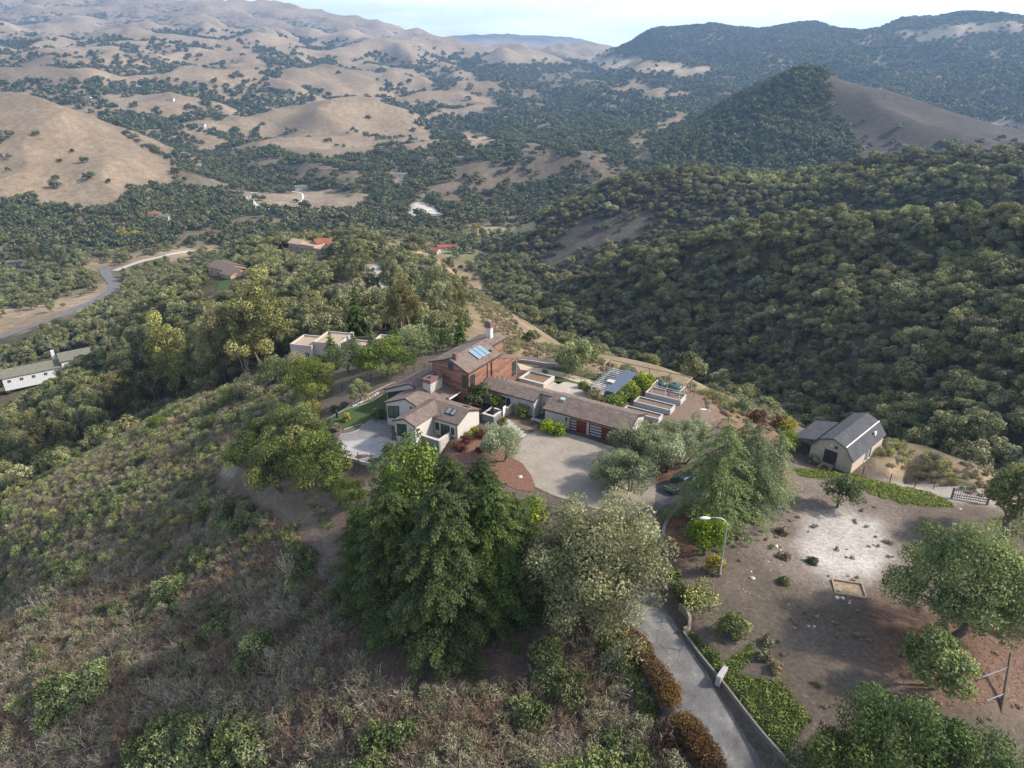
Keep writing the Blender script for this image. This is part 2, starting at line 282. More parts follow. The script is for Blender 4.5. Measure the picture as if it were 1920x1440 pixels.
L_FOREST = leafmat('hillside_oak_leaves', (.036,.039,.016), (.106,.108,.047), (.22,.212,.112))
L_CHAP = leafmat('shade_toned_chaparral_leaves', (.028,.026,.018), (.066,.06,.04), (.125,.113,.08))  # grey-brown scrub, darkened to carry the shade of the back ridge face
L_FAR = leafmat('far_oak_leaves', (.026,.031,.013), (.052,.058,.024), (.095,.095,.042))
L_LIVE = leafmat('live_oak_leaves', (.026,.036,.011), (.062,.078,.022), (.13,.14,.045))
L_GREEN = leafmat('bright_green_leaves', (.03,.048,.01), (.078,.107,.02), (.155,.185,.04), .28)
L_CONIF = leafmat('redwood_needles', (.012,.022,.006), (.032,.048,.012), (.082,.096,.026), .15)
L_CYPR = leafmat('cypress_needles', (.022,.036,.009), (.055,.082,.018), (.12,.15,.036), .15)
L_DEOD = leafmat('cedar_needles', (.04,.057,.022), (.092,.117,.047), (.175,.197,.09), .15)
L_OLIVE = leafmat('olive_leaves', (.06,.075,.04), (.15,.17,.095), (.27,.29,.18), .2)
L_EUC = leafmat('eucalyptus_leaves', (.048,.047,.019), (.115,.109,.043), (.205,.187,.078), .25)
L_EUCG = leafmat('grey_eucalyptus_leaves', (.045,.052,.024), (.1,.108,.05), (.19,.19,.1), .25)
L_PEPPER = leafmat('dusty_olive_leaves', (.043,.044,.019), (.1,.099,.045), (.18,.168,.083), .25)
L_RTREE = leafmat('grey_green_leaves', (.045,.058,.024), (.105,.125,.052), (.2,.21,.095), .25)
L_YELLOW = leafmat('yellow_leaves', (.09,.082,.013), (.18,.158,.025), (.3,.255,.048), .3)
L_LIME = leafmat('lime_green_leaves', (.05,.066,.011), (.115,.145,.022), (.21,.225,.042), .3)
L_RED = leafmat('rust_leaves', (.05,.017,.012), (.115,.04,.024), (.19,.082,.04), .2)
L_RUSTY = leafmat('brown_orange_leaves', (.034,.021,.01), (.07,.039,.018), (.112,.066,.028), .2)
L_SAGE = leafmat('sage_leaves', (.055,.052,.031), (.125,.119,.072), (.215,.203,.132), .2)
L_SAGEY = leafmat('yellow_tipped_leaves', (.055,.058,.025), (.15,.145,.062), (.34,.31,.12), .2)
L_DRY = leafmat('dry_stalks', (.11,.083,.05), (.2,.155,.098), (.29,.232,.155), .15)
L_TWIG = leafmat('bare_twigs', (.085,.069,.048), (.165,.138,.1), (.27,.235,.178), .0, .8)
L_TWIGB = leafmat('brown_twigs', (.065,.046,.031), (.12,.088,.06), (.18,.138,.098), .0, .8)
L_GCOVER = leafmat('ice_plant', (.03,.042,.008), (.075,.098,.016), (.15,.165,.03), .2)
BARK = plain('bark', (.16,.12,.09), .9, .5, 3, bmp=.5, stretch=(1,1,.3))
BARKE = plain('pale_bark', (.42,.32,.22), .85, .4, 2, bmp=.3, c2=(.2,.13,.085), stretch=(1,1,.25))
BARKW = plain('white_bark', (.55,.5,.42), .85, .35, 3)

# ------------------------------------------------------------------ mesh helpers
def mesh_np(name, V, Fq, mats, tint=None, smooth=False, midx=None):
    """V (n,3); Fq list/array of faces; arrays of quads or triangles are fast"""
    me = bpy.data.meshes.new(name); V = np.asarray(V, np.float32)
    groups = Fq if isinstance(Fq, list) else [Fq]
    groups = [np.asarray(g, np.int32) for g in groups if len(g)]
    me.vertices.add(len(V)); me.vertices.foreach_set('co', V.ravel())
    loops = np.concatenate([g.ravel() for g in groups]); sizes = np.concatenate([np.full(len(g), g.shape[1], np.int32) for g in groups])
    me.loops.add(len(loops)); me.loops.foreach_set('vertex_index', loops)
    starts = np.concatenate([[0], np.cumsum(sizes)[:-1]]).astype(np.int32)
    me.polygons.add(len(sizes)); me.polygons.foreach_set('loop_start', starts)
    if smooth: me.polygons.foreach_set('use_smooth', np.ones(len(sizes), bool))
    for m in (mats if isinstance(mats, (list, tuple)) else [mats]): me.materials.append(m)
    if midx is not None: me.polygons.foreach_set('material_index', np.asarray(midx, np.int32))
    if tint is not None:
        a = me.attributes.new('tint', 'FLOAT', 'FACE'); a.data.foreach_set('value', np.asarray(tint, np.float32))
    me.update(calc_edges=True); return me
def link(name, me, parent=None, loc=None, rz=None, scale=None):
    o = bpy.data.objects.new(name, me); C.objects.link(o)
    if parent is not None: o.parent = parent
    if loc is not None: o.location = [float(v) for v in loc]
    if rz is not None: o.rotation_euler = (0, 0, float(rz))
    if scale is not None: o.scale = (scale,)*3 if isinstance(scale, (int, float)) else scale
    return o
def tag(o, label=None, cat=None, group=None, kind=None):
    for k, v in (('label', label), ('category', cat), ('group', group), ('kind', kind)):
        if v: o[k] = v
    return o
def thing(name, label, cat, loc=(0,0,0), rz=0., group=None, scale=None):
    o = link(name, None, None, loc, rz, scale); o.empty_display_size = .3; return tag(o, label, cat, group)
def tubes(paths, sides=6):
    """paths: list of (points (n,3), radii (n,)) -> verts, quads"""
    VV, FF, off = [], [], 0
    for pts, rad in paths:
        pts = np.asarray(pts, float); rad = np.asarray(rad, float); n = len(pts); d = np.gradient(pts, axis=0); d /= np.linalg.norm(d, axis=1)[:, None]+1e-9
        ref = np.where(np.abs(d[:, 2:3]) > .9, [[1., 0, 0]], [[0., 0, 1.]]); u = np.cross(d, ref); u /= np.linalg.norm(u, axis=1)[:, None]+1e-9; w = np.cross(d, u)
        ang = np.arange(sides)*2*PI/sides; ring = pts[:, None]+rad[:, None, None]*(np.cos(ang)[None, :, None]*u[:, None]+np.sin(ang)[None, :, None]*w[:, None])
        VV.append(ring.reshape(-1, 3)); i = np.arange(n-1)[:, None]*sides; j = np.arange(sides)[None]; k = (j+1) % sides
        FF.append(np.stack([i+j, i+k, i+sides+k, i+sides+j], -1).reshape(-1, 4)+off); off += n*sides
    return np.concatenate(VV), np.concatenate(FF)
def unit(v): return v/(np.linalg.norm(v, axis=-1, keepdims=True)+1e-9)
def leaf_quads(c, n, size, aspect, rs, along=None):
    N = len(c); n = unit(n); t = along if along is not None else rs.normal(size=(N, 3)); t = unit(t-n*np.sum(t*n, 1, keepdims=True)); b = np.cross(n, t)
    s = np.asarray(size)*np.ones(N); a = s*np.asarray(aspect)
    V = np.stack([c+t*s[:, None], c+b*a[:, None]+n*(.12*s)[:, None], c-t*s[:, None], c-b*a[:, None]+n*(.12*s)[:, None]], 1).reshape(-1, 3)
    return V, np.arange(N*4).reshape(N, 4)
def clumps(cc, rr, n, size, rs, aspect=.6, wild=.7, upb=.25, tints=None, inner=.55, along_up=0.):
    """leaf-sized faces spread through ellipsoid clumps; cc (K,3), rr (K,3)"""
    K = len(cc); n = np.broadcast_to(np.asarray(n, int), (K,)); ki = np.repeat(np.arange(K), n); N = len(ki)
    d = unit(rs.normal(size=(N, 3))+[0, 0, upb]); rad = inner+(1.08-inner)*rs.rand(N)**.6
    c = cc[ki]+d*rad[:, None]*rr[ki]; nn = d+wild*rs.normal(size=(N, 3)); s = size*(.65+.7*rs.rand(N))
    along = None
    if along_up: along = d*.6+np.array([0, 0, along_up])+.5*rs.normal(size=(N, 3))
    V, Fq = leaf_quads(c, nn, s, aspect, rs, along)
    ct = tints if tints is not None else rs.rand(K); t = np.clip(.75*ct[ki]+.25*rs.rand(N)+rs.normal(size=N)*.08, 0, 1)
    return V, Fq, t
def join(parts):
    V, F, T, o = [], [], [], 0
    for v, f, t in parts: V.append(v); F.append(f+o); T.append(t); o += len(v)
    return np.concatenate(V), np.concatenate(F), np.concatenate(T)
def dome(K, R, H, z0, rs, low=-.25, fill=.55):
    d = unit(rs.normal(size=(K, 3))); d[:, 2] = np.abs(d[:, 2])*(1-low)+low*rs.rand(K); k = fill+(1-fill)*rs.rand(K)**.5
    return np.c_[d[:, 0]*R*k, d[:, 1]*R*k, z0+d[:, 2]*H*k]
def limb(p0, p1, r0, r1, rs, n=5, sag=.08):
    t = np.linspace(0, 1, n)[:, None]; L = np.linalg.norm(np.asarray(p1)-p0); p = np.asarray(p0)*(1-t)+np.asarray(p1)*t
    p[1:-1] += rs.normal(size=(n-2, 3))*L*sag; return p, np.linspace(r0, r1, n)
# ------------------------------------------------------------------ trees: each returns (trunk mesh, crown mesh)
def broad_tree(name, seed, R, H, trunk_h, leaf, bark, K=46, per=110, size=.3, cr=.3, stems=1, lean=0., squash=.7, fill=.55, low=-.25, tr=.05, sides=6, wild=.7, aspect=.6, limbs=9, lop=.25, inner=.55, along_up=0.):
    rs = np.random.RandomState(seed); ch_ = H-trunk_h; cc = dome(K, R, ch_*.62, trunk_h+ch_*.30, rs, low, fill)
    ax = rs.rand()*6.3; cc[:, 0] *= 1+lop*math.cos(ax)*.6; cc[:, 1] *= 1-lop*math.cos(ax)*.6; cc[:, 0] += lean*(cc[:, 2]/H)*R
    cc += rs.normal(size=cc.shape)*R*.07
    rr = (R*cr*(.65+.7*rs.rand(K)))[:, None]*np.array([1., 1., squash])[None]
    nper = np.maximum((per*(rr[:, 0]/(R*cr))**2).astype(int), 8)
    V, Fq, T = clumps(cc, rr, nper, size, rs, aspect, wild, tints=rs.rand(K)**1.1, inner=inner, along_up=along_up)
    crown = mesh_np(name+'_crown', V, Fq, leaf, T)
    paths = []; r0 = tr*H
    for s in range(stems):
        a = rs.rand()*6.3; off = np.array([math.cos(a), math.sin(a), 0])*(R*.12 if stems > 1 else 0); top = off*4+np.array([lean*R*.5, 0, trunk_h+ch_*.35]); top[:2] += rs.normal(size=2)*R*.08
        p, q = limb(off*.6+[0, 0, -.4], top, r0/(stems**.5), r0*.45/(stems**.5), rs, 6, .03); paths.append((p, q))
        for i in rs.choice(K, max(2, limbs//stems), replace=False):
            st = p[rs.randint(2, 6)]; paths.append(limb(st, cc[i]*.92, r0*.38/(stems**.5), r0*.1, rs, 5))
    v, f = tubes(paths, sides); return mesh_np(name+'_trunk', v, f, bark, smooth=True), crown
def conifer(name, seed, H, R, leaf, bark, whorls=34, per=7, dens=34, size=.26, droop=.25, z0=.06, shape=.8, aspect=.35, spread=.22, ragged=.25, up=.0, fan=.0):
    rs = np.random.RandomState(seed); P, N, A, T = [], [], [], []; paths = [(np.array([[0, 0, -.5], [.02*H*.1, 0, H*.3], [0, .01*H, H*.65], [0, 0, H]]), np.array([.018*H, .014*H, .008*H, .02]))]
    for w in range(whorls):
        f = (w+rs.rand()*.6)/whorls; z = H*(z0+(1-z0)*f); L = R*max(1-f, .03)**shape
        for k in range(per):
            a = rs.rand()*6.283; l = L*(1-ragged+2*ragged*rs.rand()*.8)+.15; el = up*(f-.3)-droop*.3; n = max(int(dens*l*(.5+.5*l/R)), 6); t = rs.rand(n)**.65
            d = np.array([math.cos(a), math.sin(a), 0]); sd = np.array([-d[1], d[0], 0])
            lat = (rs.rand(n)-.5)*2*spread*l*(1.15-t)*(1 if spread < .5 else .6)+rs.normal(size=n)*.05
            zz = z+el*l*t-droop*l*t*t+rs.normal(size=n)*.06*l*.5-np.abs(lat)*fan
            P.append(d*(l*t)[:, None]+sd*lat[:, None]+np.c_[np.zeros(n), np.zeros(n), zz]); N.append(np.tile([0, 0, 1.], (n, 1))+d*.45+rs.normal(size=(n, 3))*.5)
            A.append(d[None]*1.+sd[None]*np.sign(lat)[:, None]*.7+np.array([0, 0, -droop*.8])+rs.normal(size=(n, 3))*.3); T.append(np.clip(.35*rs.rand()+.45*t*rs.rand(n)+.25*rs.rand(n), 0, 1))
            if w % 2 == 0 and k < 3: paths.append((np.array([[0, 0, z], [*(d[:2]*l*.5), z+el*l*.5-droop*l*.25], [*(d[:2]*l*.9), z+el*l*.9-droop*l*.81]]), np.array([.03+.004*l, .02, .01])))
    P = np.concatenate(P); N = np.concatenate(N); A = np.concatenate(A); T = np.concatenate(T)
    V, Fq = leaf_quads(P, N, size*(.6+.8*rs.rand(len(P))), aspect, rs, A); crown = mesh_np(name+'_crown', V, Fq, leaf, T)
    v, f = tubes(paths, 5); return mesh_np(name+'_trunk', v, f, bark, smooth=True), crown
def shrub(name, seed, R, H, leaf, K=14, per=60, size=.16, cr=.42, aspect=.55, wild=.8, along_up=0., squash=.85):
    rs = np.random.RandomState(seed); cc = dome(K, R*.72, H*.62, H*.22, rs, -.15, .4); rr = (R*cr*(.6+.8*rs.rand(K)))[:, None]*np.array([1, 1, squash])[None]
    V, Fq, T = clumps(cc, rr, per, size, rs, aspect, wild, tints=rs.rand(K), along_up=along_up); return mesh_np(name, V, Fq, leaf, T)
def twigs(name, seed, R, H, leaf, stems=22, forks=3, w=.022, up=.9):
    """a bare bush: curved stems that fork into finer ones, as narrow strips"""
    rs = np.random.RandomState(seed); S = []
    for s in range(stems):
        a = rs.rand()*6.283; d = np.array([math.cos(a), math.sin(a), up*(.4+rs.rand())]); d /= np.linalg.norm(d); L = R*(.7+.6*rs.rand()); p = np.array([rs.normal()*.1*R, rs.normal()*.1*R, -.1])
        def grow(p, d, L, w, depth):
            pts = [p]; q = p.copy(); dd = d.copy()
            for i in range(3):
                dd = dd+rs.normal(size=3)*.22+np.array([0, 0, .04]); dd /= np.linalg.norm(dd); q = q+dd*L/3; pts.append(q.copy())
            S.append((np.array(pts), w))
            if depth > 0:
                for k in range(2+rs.randint(2)): grow(pts[1+rs.randint(3)], unit(dd+rs.normal(size=3)*.55), L*.6, w*.6, depth-1)
        grow(p, d*np.array([1, 1, H/R]), L*.62, w, forks-1)
    V, F, T, o = [], [], [], 0
    for pts, w_ in S:
        side = unit(np.cross(pts[-1]-pts[0], rs.normal(size=3)))[None]; ww = np.linspace(1, .35, 4)[:, None]*w_
        V.append(np.concatenate([pts-side*ww, pts+side*ww])); i = np.arange(3); F.append(np.stack([i, i+1, i+5, i+4], -1)+o); T.append(np.full(3, rs.rand())); o += 8
    return mesh_np(name, np.concatenate(V), np.concatenate(F), leaf, np.concatenate(T))
def merge_mesh(name, a, b):
    """one mesh out of a trunk and a crown, for trees in the far mass"""
    bm = bmesh.new(); out = bpy.data.meshes.new(name)
    for i, m in enumerate((a, b)):
        n0 = len(bm.faces); bm.from_mesh(m); bm.faces.ensure_lookup_table()
        for f in bm.faces[n0:]: f.material_index = i
        out.materials.append(m.materials[0])
    bm.to_mesh(out); bm.free(); return out
def add_tree(name, meshes, label, cat, loc, rz=0., scale=1., group=None):
    t = thing(name, label, cat, loc, rz, group, scale); link('trunk', meshes[0], t); link('crown', meshes[1], t); return t
# ------------------------------------------------------------------ masses nobody could count: points with instances
def proto_collection(name, meshes):
    col = bpy.data.collections.new(name)
    for i, m in enumerate(meshes): col.objects.link(bpy.data.objects.new('%s_%02d' % (name, i), m))
    return col
def scatter(name, pts, idx, rot, scl, meshes, label, cat):
    me = bpy.data.meshes.new(name); me.vertices.add(len(pts)); me.vertices.foreach_set('co', np.asarray(pts, np.float32).ravel())
    a = me.attributes.new('pick', 'INT', 'POINT'); a.data.foreach_set('value', np.asarray(idx, np.int32))
    a = me.attributes.new('turn', 'FLOAT_VECTOR', 'POINT'); r3 = np.zeros((len(pts), 3), np.float32); rot = np.asarray(rot)
    if rot.ndim == 1: r3[:, 2] = rot
    else: r3[:] = rot
    a.data.foreach_set('vector', r3.ravel())
    a = me.attributes.new('size', 'FLOAT_VECTOR', 'POINT'); s3 = np.asarray(scl, np.float32); s3 = np.repeat(s3[:, None], 3, 1) if s3.ndim == 1 else s3
    a.data.foreach_set('vector', np.ascontiguousarray(s3).ravel()); me.update()
    o = link(name, me); tag(o, label, cat, kind='stuff'); col = proto_collection(name+'_kinds', meshes)
    ng = bpy.data.node_groups.new(name, 'GeometryNodeTree'); ng.interface.new_socket('Geometry', in_out='INPUT', socket_type='NodeSocketGeometry'); ng.interface.new_socket('Geometry', in_out='OUTPUT', socket_type='NodeSocketGeometry')
    N = ng.nodes; gi = N.new('NodeGroupInput'); go = N.new('NodeGroupOutput'); ip = N.new('GeometryNodeInstanceOnPoints'); ci = N.new('GeometryNodeCollectionInfo')
    ci.inputs['Collection'].default_value = col; ci.inputs['Separate Children'].default_value = True; ci.inputs['Reset Children'].default_value = True; ip.inputs['Pick Instance'].default_value = True
    def na(nm, ty): n = N.new('GeometryNodeInputNamedAttribute'); n.data_type = ty; n.inputs['Name'].default_value = nm; return n.outputs['Attribute']
    k = ng.links.new; k(gi.outputs[0], ip.inputs['Points']); k(ci.outputs[0], ip.inputs['Instance']); k(na('pick', 'INT'), ip.inputs['Instance Index']); k(na('size', 'FLOAT_VECTOR'), ip.inputs['Scale'])
    er = N.new('FunctionNodeEulerToRotation'); k(na('turn', 'FLOAT_VECTOR'), er.inputs[0]); k(er.outputs[0], ip.inputs['Rotation']); k(ip.outputs[0], go.inputs[0])
    md = o.modifiers.new('spread', 'NODES'); md.node_group = ng; return o
# ------------------------------------------------------------------ what grows where (outlines read off the photograph and laid on the ground)
PX, PY = project(GX, GY, GZ)
GRASS = (.205,.158,.106); LITTER = (.066,.06,.037); SCRUB = (.075,.066,.053); SCRUBB = (.125,.1,.072); SOIL = (.102,.083,.066); DRYG = (.24,.185,.11); PALE = (.56,.52,.48); VALLEY = (.16,.135,.09)
ZONES = [  # outline, tree density, ground colour, border softness in pixels
 ([(-400,-60),(720,-60),(860,85),(900,120),(700,112),(560,118),(330,118),(200,100),(-400,112)], .30, (.22,.175,.125), 14),
 ([(860,75),(1140,80),(1160,112),(900,122)], .18, (.22,.175,.125), 6),
 ([(-400,112),(200,100),(330,118),(560,118),(760,150),(900,190),(860,230),(700,240),(520,290),(400,330),(330,300),(200,220),(-400,190)], .45, (.2,.155,.105), 16),
 ([(-400,185),(60,192),(130,202),(190,226),(250,266),(300,298),(332,316),(322,348),(240,352),(225,395),(120,398),(60,370),(-100,410),(-400,400)], .02, GRASS, 7),
 ([(366,286),(400,268),(470,243),(540,213),(600,190),(680,192),(740,213),(800,243),(832,272),(790,280),(720,268),(700,292),(640,296),(560,292),(520,272),(480,264),(430,272),(392,294)], .015, GRASS, 6),
 ([(500,150),(560,128),(640,138),(700,158),(760,180),(700,194),(640,188),(560,182),(520,166)], .06, GRASS, 6),
 ([(768,190),(800,172),(860,168),(920,185),(945,206),(880,208),(820,197)], .03, GRASS, 5),
 ([(290,118),(360,100),(430,78),(480,95),(500,122),(440,132),(380,128),(340,124)], .04, GRASS, 6),
 ([(180,120),(330,125),(480,150),(500,190),(520,215),(440,240),(330,225),(240,200),(150,165)], .36, GRASS, 12),
 ([(-100,110),(120,115),(160,160),(120,190),(60,170),(-100,160)], .3, SCRUBB, 14),
 ([(600,100),(760,105),(880,125),(900,160),(760,150),(640,128)], .25, GRASS, 10),
 ([(858,250),(910,244),(927,265),(892,281),(868,272)], .02, (.28,.22,.145), 4),
 ([(1225,238),(1290,218),(1345,208),(1335,226),(1300,243),(1262,252)], .05, GRASS, 5),
 ([(1185,268),(1240,254),(1275,290),(1262,322),(1212,312),(1188,296)], .06, GRASS, 6),
 ([(1100,108),(1260,116),(1345,132),(1300,148),(1200,132),(1110,126)], .05, (.29,.235,.165), 5),
 ([(1135,150),(1240,160),(1300,175),(1220,190),(1130,178)], .3, GRASS, 8),
 ([(1690,60),(1760,50),(1850,38),(1925,40),(1925,58),(1800,72),(1700,74)], .12, (.25,.2,.14), 5),
 ([(1838,226),(1890,222),(1930,232),(1925,244),(1850,240)], .0, (.3,.24,.18), 3),
 ([(1545,100),(1700,130),(1960,220),(1960,340),(1640,330),(1600,270),(1570,215),(1550,165)], .02, (.06,.051,.042), 8, 780, 1600),
 ([(1380,180),(1440,190),(1400,230),(1360,220)], .3, SCRUBB, 8),
 ([(830,322),(900,312),(960,308),(1005,340),(950,372),(900,392),(850,386),(810,350)], .22, SCRUBB, 10),
 ([(1020,300),(1110,296),(1180,312),(1190,345),(1100,350),(1030,335)], .25, SCRUBB, 10),
 ([(1180,335),(1230,330),(1190,350)], .1, GRASS, 6),
 ([(440,320),(480,300),(640,310),(600,335),(500,345)], .3, SCRUBB, 8),
 ([(455,362),(600,355),(700,365),(690,395),(560,395),(470,392)], .03, (.22,.175,.125), 5),
 ([(1010,480),(1100,408),(1180,392),(1240,412),(1180,450),(1080,490),(1030,505)], .2, SCRUB, 14),
 ([(760,448),(830,462),(900,515),(955,585),(1005,655),(960,660),(920,640),(905,600),(880,560),(840,530),(800,500),(740,470),(690,450)], .04, DRYG, 10),
 ([(650,500),(720,480),(740,540),(700,560),(660,530)], .15, (.25,.19,.12), 8),
 ([(-100,595),(100,565),(225,520),(225,545),(120,600),(-100,660)], .04, (.25,.19,.125), 6),
 ([(130,495),(300,470),(420,462),(420,480),(300,490),(160,510)], .25, (.24,.185,.115), 6),
 ([(860,430),(1010,415),(1010,440),(900,455)], .1, (.28,.24,.13), 6),
 ([(765,385),(780,378),(800,380),(822,392),(826,405),(795,408),(768,402)], .0, (.4,.375,.34), 3),
 ([(684,505),(715,495),(728,520),(726,575),(700,575),(690,545)], .0, (.36,.33,.29), 4),
 ([(820,470),(900,465),(910,490),(850,490)], .2, (.2,.2,.1), 6),
]
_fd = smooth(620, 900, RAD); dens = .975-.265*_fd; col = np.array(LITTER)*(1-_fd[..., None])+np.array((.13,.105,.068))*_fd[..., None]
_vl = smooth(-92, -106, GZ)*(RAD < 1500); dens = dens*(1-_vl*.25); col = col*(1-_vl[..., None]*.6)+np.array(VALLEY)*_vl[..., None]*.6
_wob = 9*fbm(PX/45., PY/30., 4)
far = RAD > 165
for poly, d, c, w, *lim in ZONES:
    s = soft_poly(PX+_wob, PY+_wob*.7, poly, w)*far
    if lim: s = s*(RAD > lim[0])*(RAD < lim[1])
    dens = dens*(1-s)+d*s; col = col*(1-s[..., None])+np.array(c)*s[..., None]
def blur(G, w):
    P = np.pad(G, w+1, mode='edge'); S = P.cumsum(0); A = (S[2*w+1:-1]-S[:-2*w-2])/(2*w+1); S = A.cumsum(1); return (S[:, 2*w+1:-1]-S[:, :-2*w-2])/(2*w+1)
_rel = (GZ-blur(blur(GZ, 7), 7)[:NT, :NR])/(.012*RAD)
GULLY = np.tanh(-_rel*1.6)*smooth(600, 900, RAD)                 # woods gather in the folds, the shoulders stay grass
_gs = np.where((PX > 1130) & (RAD > 1650), .15, .52); dens = np.clip(dens+_gs*GULLY*np.clip(dens*(1.02-dens)*4.2, 0, 1), 0, .97)
_rw = smooth(1150, 1230, PX)*smooth(1800, 2100, RAD)*(RAD < 4200)*(dens > .5); dens = dens*(1-_rw)+.86*_rw
_s = soft_poly(PX+_wob, PY+_wob, [(1215,262),(1300,222),(1420,160),(1500,110),(1552,110),(1560,190),(1590,250),(1640,335),(1240,335)], 8)*(RAD > 850)*(RAD < 1500); dens = dens*(1-_s)+.88*_s; col = col*(1-_s[..., None])+np.array(LITTER)*_s[..., None]
# the near side of the canyon below the house is open dry slope
_cp = [(860,470),(900,470),(940,420),(975,370),(1030,335),(1120,310),(1220,300),(1300,285),(1400,255),(1500,215),(1620,190),(1740,170),(1850,155),(1950,145),(2100,135)]
_ct = np.array([math.atan2(pix_ray(a, 300.)[0], pix_ray(a, 300.)[1]) for a, _ in _cp]); _cr = np.interp(TT, _ct, [b for _, b in _cp])
_op = (TT > _ct[0])*(1-smooth(_cr-48, _cr-22, RAD)); dens = dens*(1-_op*.9); col = col*(1-_op[..., None])+np.array((.19,.15,.095))*_op[..., None]
# the knoll and its slopes are not wood; shrubs and single trees are set out further down
KNOLL = [(-500,930),(0,880),(150,830),(260,790),(330,752),(420,700),(540,672),(700,660),(870,650),(960,655),(1030,665),(1100,690),(1200,710),(1300,735),(1400,770),(1480,800),(1640,810),(1760,870),(1930,900),(2600,900),(2600,1600),(-500,1600)]
KNOLLW = [tuple(hit(px, min(py, 1500))[:2]) if py < 1500 else None for px, py in KNOLL]
kn = soft_poly(PX, PY, KNOLL, 6)*(1-smooth(190, 215, RAD)); kn = np.maximum(kn, (RAD < 110)*1.)
dens = dens*(1-kn); col = col*(1-kn[..., None])+np.array(SOIL)*kn[..., None]
def paint(poly, c, w, amt=1., wob=1.):
    global col
    s = soft_poly(PX+_wob*wob, PY+_wob*wob, poly, w)*amt*(RAD < 260); col = col*(1-s[..., None])+np.array(c)*s[..., None]
paint([(-500,930),(0,890),(330,760),(560,690),(640,720),(560,800),(460,880),(300,980),(200,1100),(-500,1200)], (.13,.11,.078), 40)
paint([(450,880),(560,900),(640,880),(700,900),(640,1000),(600,1080),(540,980),(480,940)], (.16,.125,.1), 14)
paint([(400,890),(430,850),(500,790),(560,762),(600,765),(540,790),(470,850),(430,890)], (.25,.21,.165), 8)
paint([(890,650),(960,640),(1060,655),(1150,690),(1300,738),(1300,752),(1140,706),(1050,672),(960,668)], DRYG, 8)
paint([(1290,730),(1400,760),(1480,790),(1470,840),(1400,820),(1330,790)], (.17,.115,.08), 10)
paint([(1620,805),(1740,850),(1925,900),(1925,960),(1800,930),(1650,880)], (.24,.185,.12), 10)
paint([(1370,900),(1500,870),(1620,920),(1700,960),(1720,1050),(1690,1110),(1600,1120),(1480,1085),(1400,1020),(1350,960)], (.15,.123,.103), 24)
paint([(1510,975),(1570,955),(1650,985),(1672,1045),(1630,1085),(1570,1090),(1520,1060),(1490,1015)], (.33,.308,.285), 22)
paint([(1620,900),(1800,905),(1880,950),(1700,935)], (.25,.22,.19), 10)
paint([(1280,930),(1480,880),(1480,915),(1380,960),(1330,1010),(1270,1060),(1250,1000)], (.15,.075,.047), 16, .85)
paint([(1620,1130),(1930,1130),(1930,1330),(1750,1320),(1640,1260)], (.14,.085,.06), 40, .75)
paint([(1482,878),(1580,886),(1680,910),(1778,938),(1790,950),(1690,944),(1590,908),(1500,893)], (.07,.08,.025), 4, 1., .3)
paint([(1288,1186),(1345,1225),(1355,1245),(1405,1205),(1415,1210),(1385,1265),(1470,1280),(1520,1350),(1480,1410),(1500,1450),(1430,1375),(1340,1262)], (.05,.058,.018), 5, 1., .3)
paint([(1180,880),(1260,885),(1290,900),(1230,905),(1150,905)], (.16,.085,.055), 8)
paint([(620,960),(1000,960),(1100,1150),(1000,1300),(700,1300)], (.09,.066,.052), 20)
# ------------------------------------------------------------------ the ground sheet
m, nt, b = nmat('hillside_ground'); b.inputs['Roughness'].default_value = .95; b.inputs['Specular IOR Level'].default_value = .1
at = nt.nodes.new('ShaderNodeAttribute'); at.attribute_name = 'soil'; fo = nt.nodes.new('ShaderNodeAttribute'); fo.attribute_name = 'wood'; fa = nt.nodes.new('ShaderNodeAttribute'); fa.attribute_name = 'grain'
def rangen(fac, a, bb, lo=0., hi=1.):
    n = nt.nodes.new('ShaderNodeMapRange'); n.inputs['From Min'].default_value = a; n.inputs['From Max'].default_value = bb; n.inputs['To Min'].default_value = lo; n.inputs['To Max'].default_value = hi
    nt.links.new(fac, n.inputs['Value']); return n.outputs['Result']
def mathn(op, a, bb):
    n = nt.nodes.new('ShaderNodeMath'); n.operation = op
    for i, v in enumerate((a, bb)):
        if hasattr(v, 'links'): nt.links.new(v, n.inputs[i])
        else: n.inputs[i].default_value = v
    return n.outputs[0]
n_f = noisen(nt, 2.2, 8, .75); n_m = noisen(nt, .11, 6, .65); n_l = noisen(nt, .012, 5, .6); n_p = noisen(nt, .35, 5, .7)
c1 = mixc(nt, rangen(n_f, .33, .67, 0, 1), (.62,.6,.57), (1.38,1.38,1.38)); c2 = mixc(nt, rangen(n_m, .35, .65, 0, 1), (.78,.77,.75), (1.2,1.2,1.2)); c3 = mixc(nt, rangen(n_l, .35, .65), (.8,.78,.76), (1.16,1.16,1.16)); c4 = mixc(nt, rangen(n_p, .36, .64), (.8,.79,.78), (1.2,1.2,1.2))
base_c = mixc(nt, 1., at.outputs['Color'], c2, 'MULTIPLY'); base_c = mixc(nt, fa.outputs['Fac'], mixc(nt, 1., mixc(nt, 1., base_c, c4, 'MULTIPLY'), c3, 'MULTIPLY'), mixc(nt, 1., base_c, c1, 'MULTIPLY'))
peb = rangen(noisen(nt, 3.1, 3, .5), .69, .74); base_c = mixc(nt, mathn('MULTIPLY', peb, mathn('MULTIPLY', fa.outputs['Fac'], .35)), base_c, (.5,.46,.42))
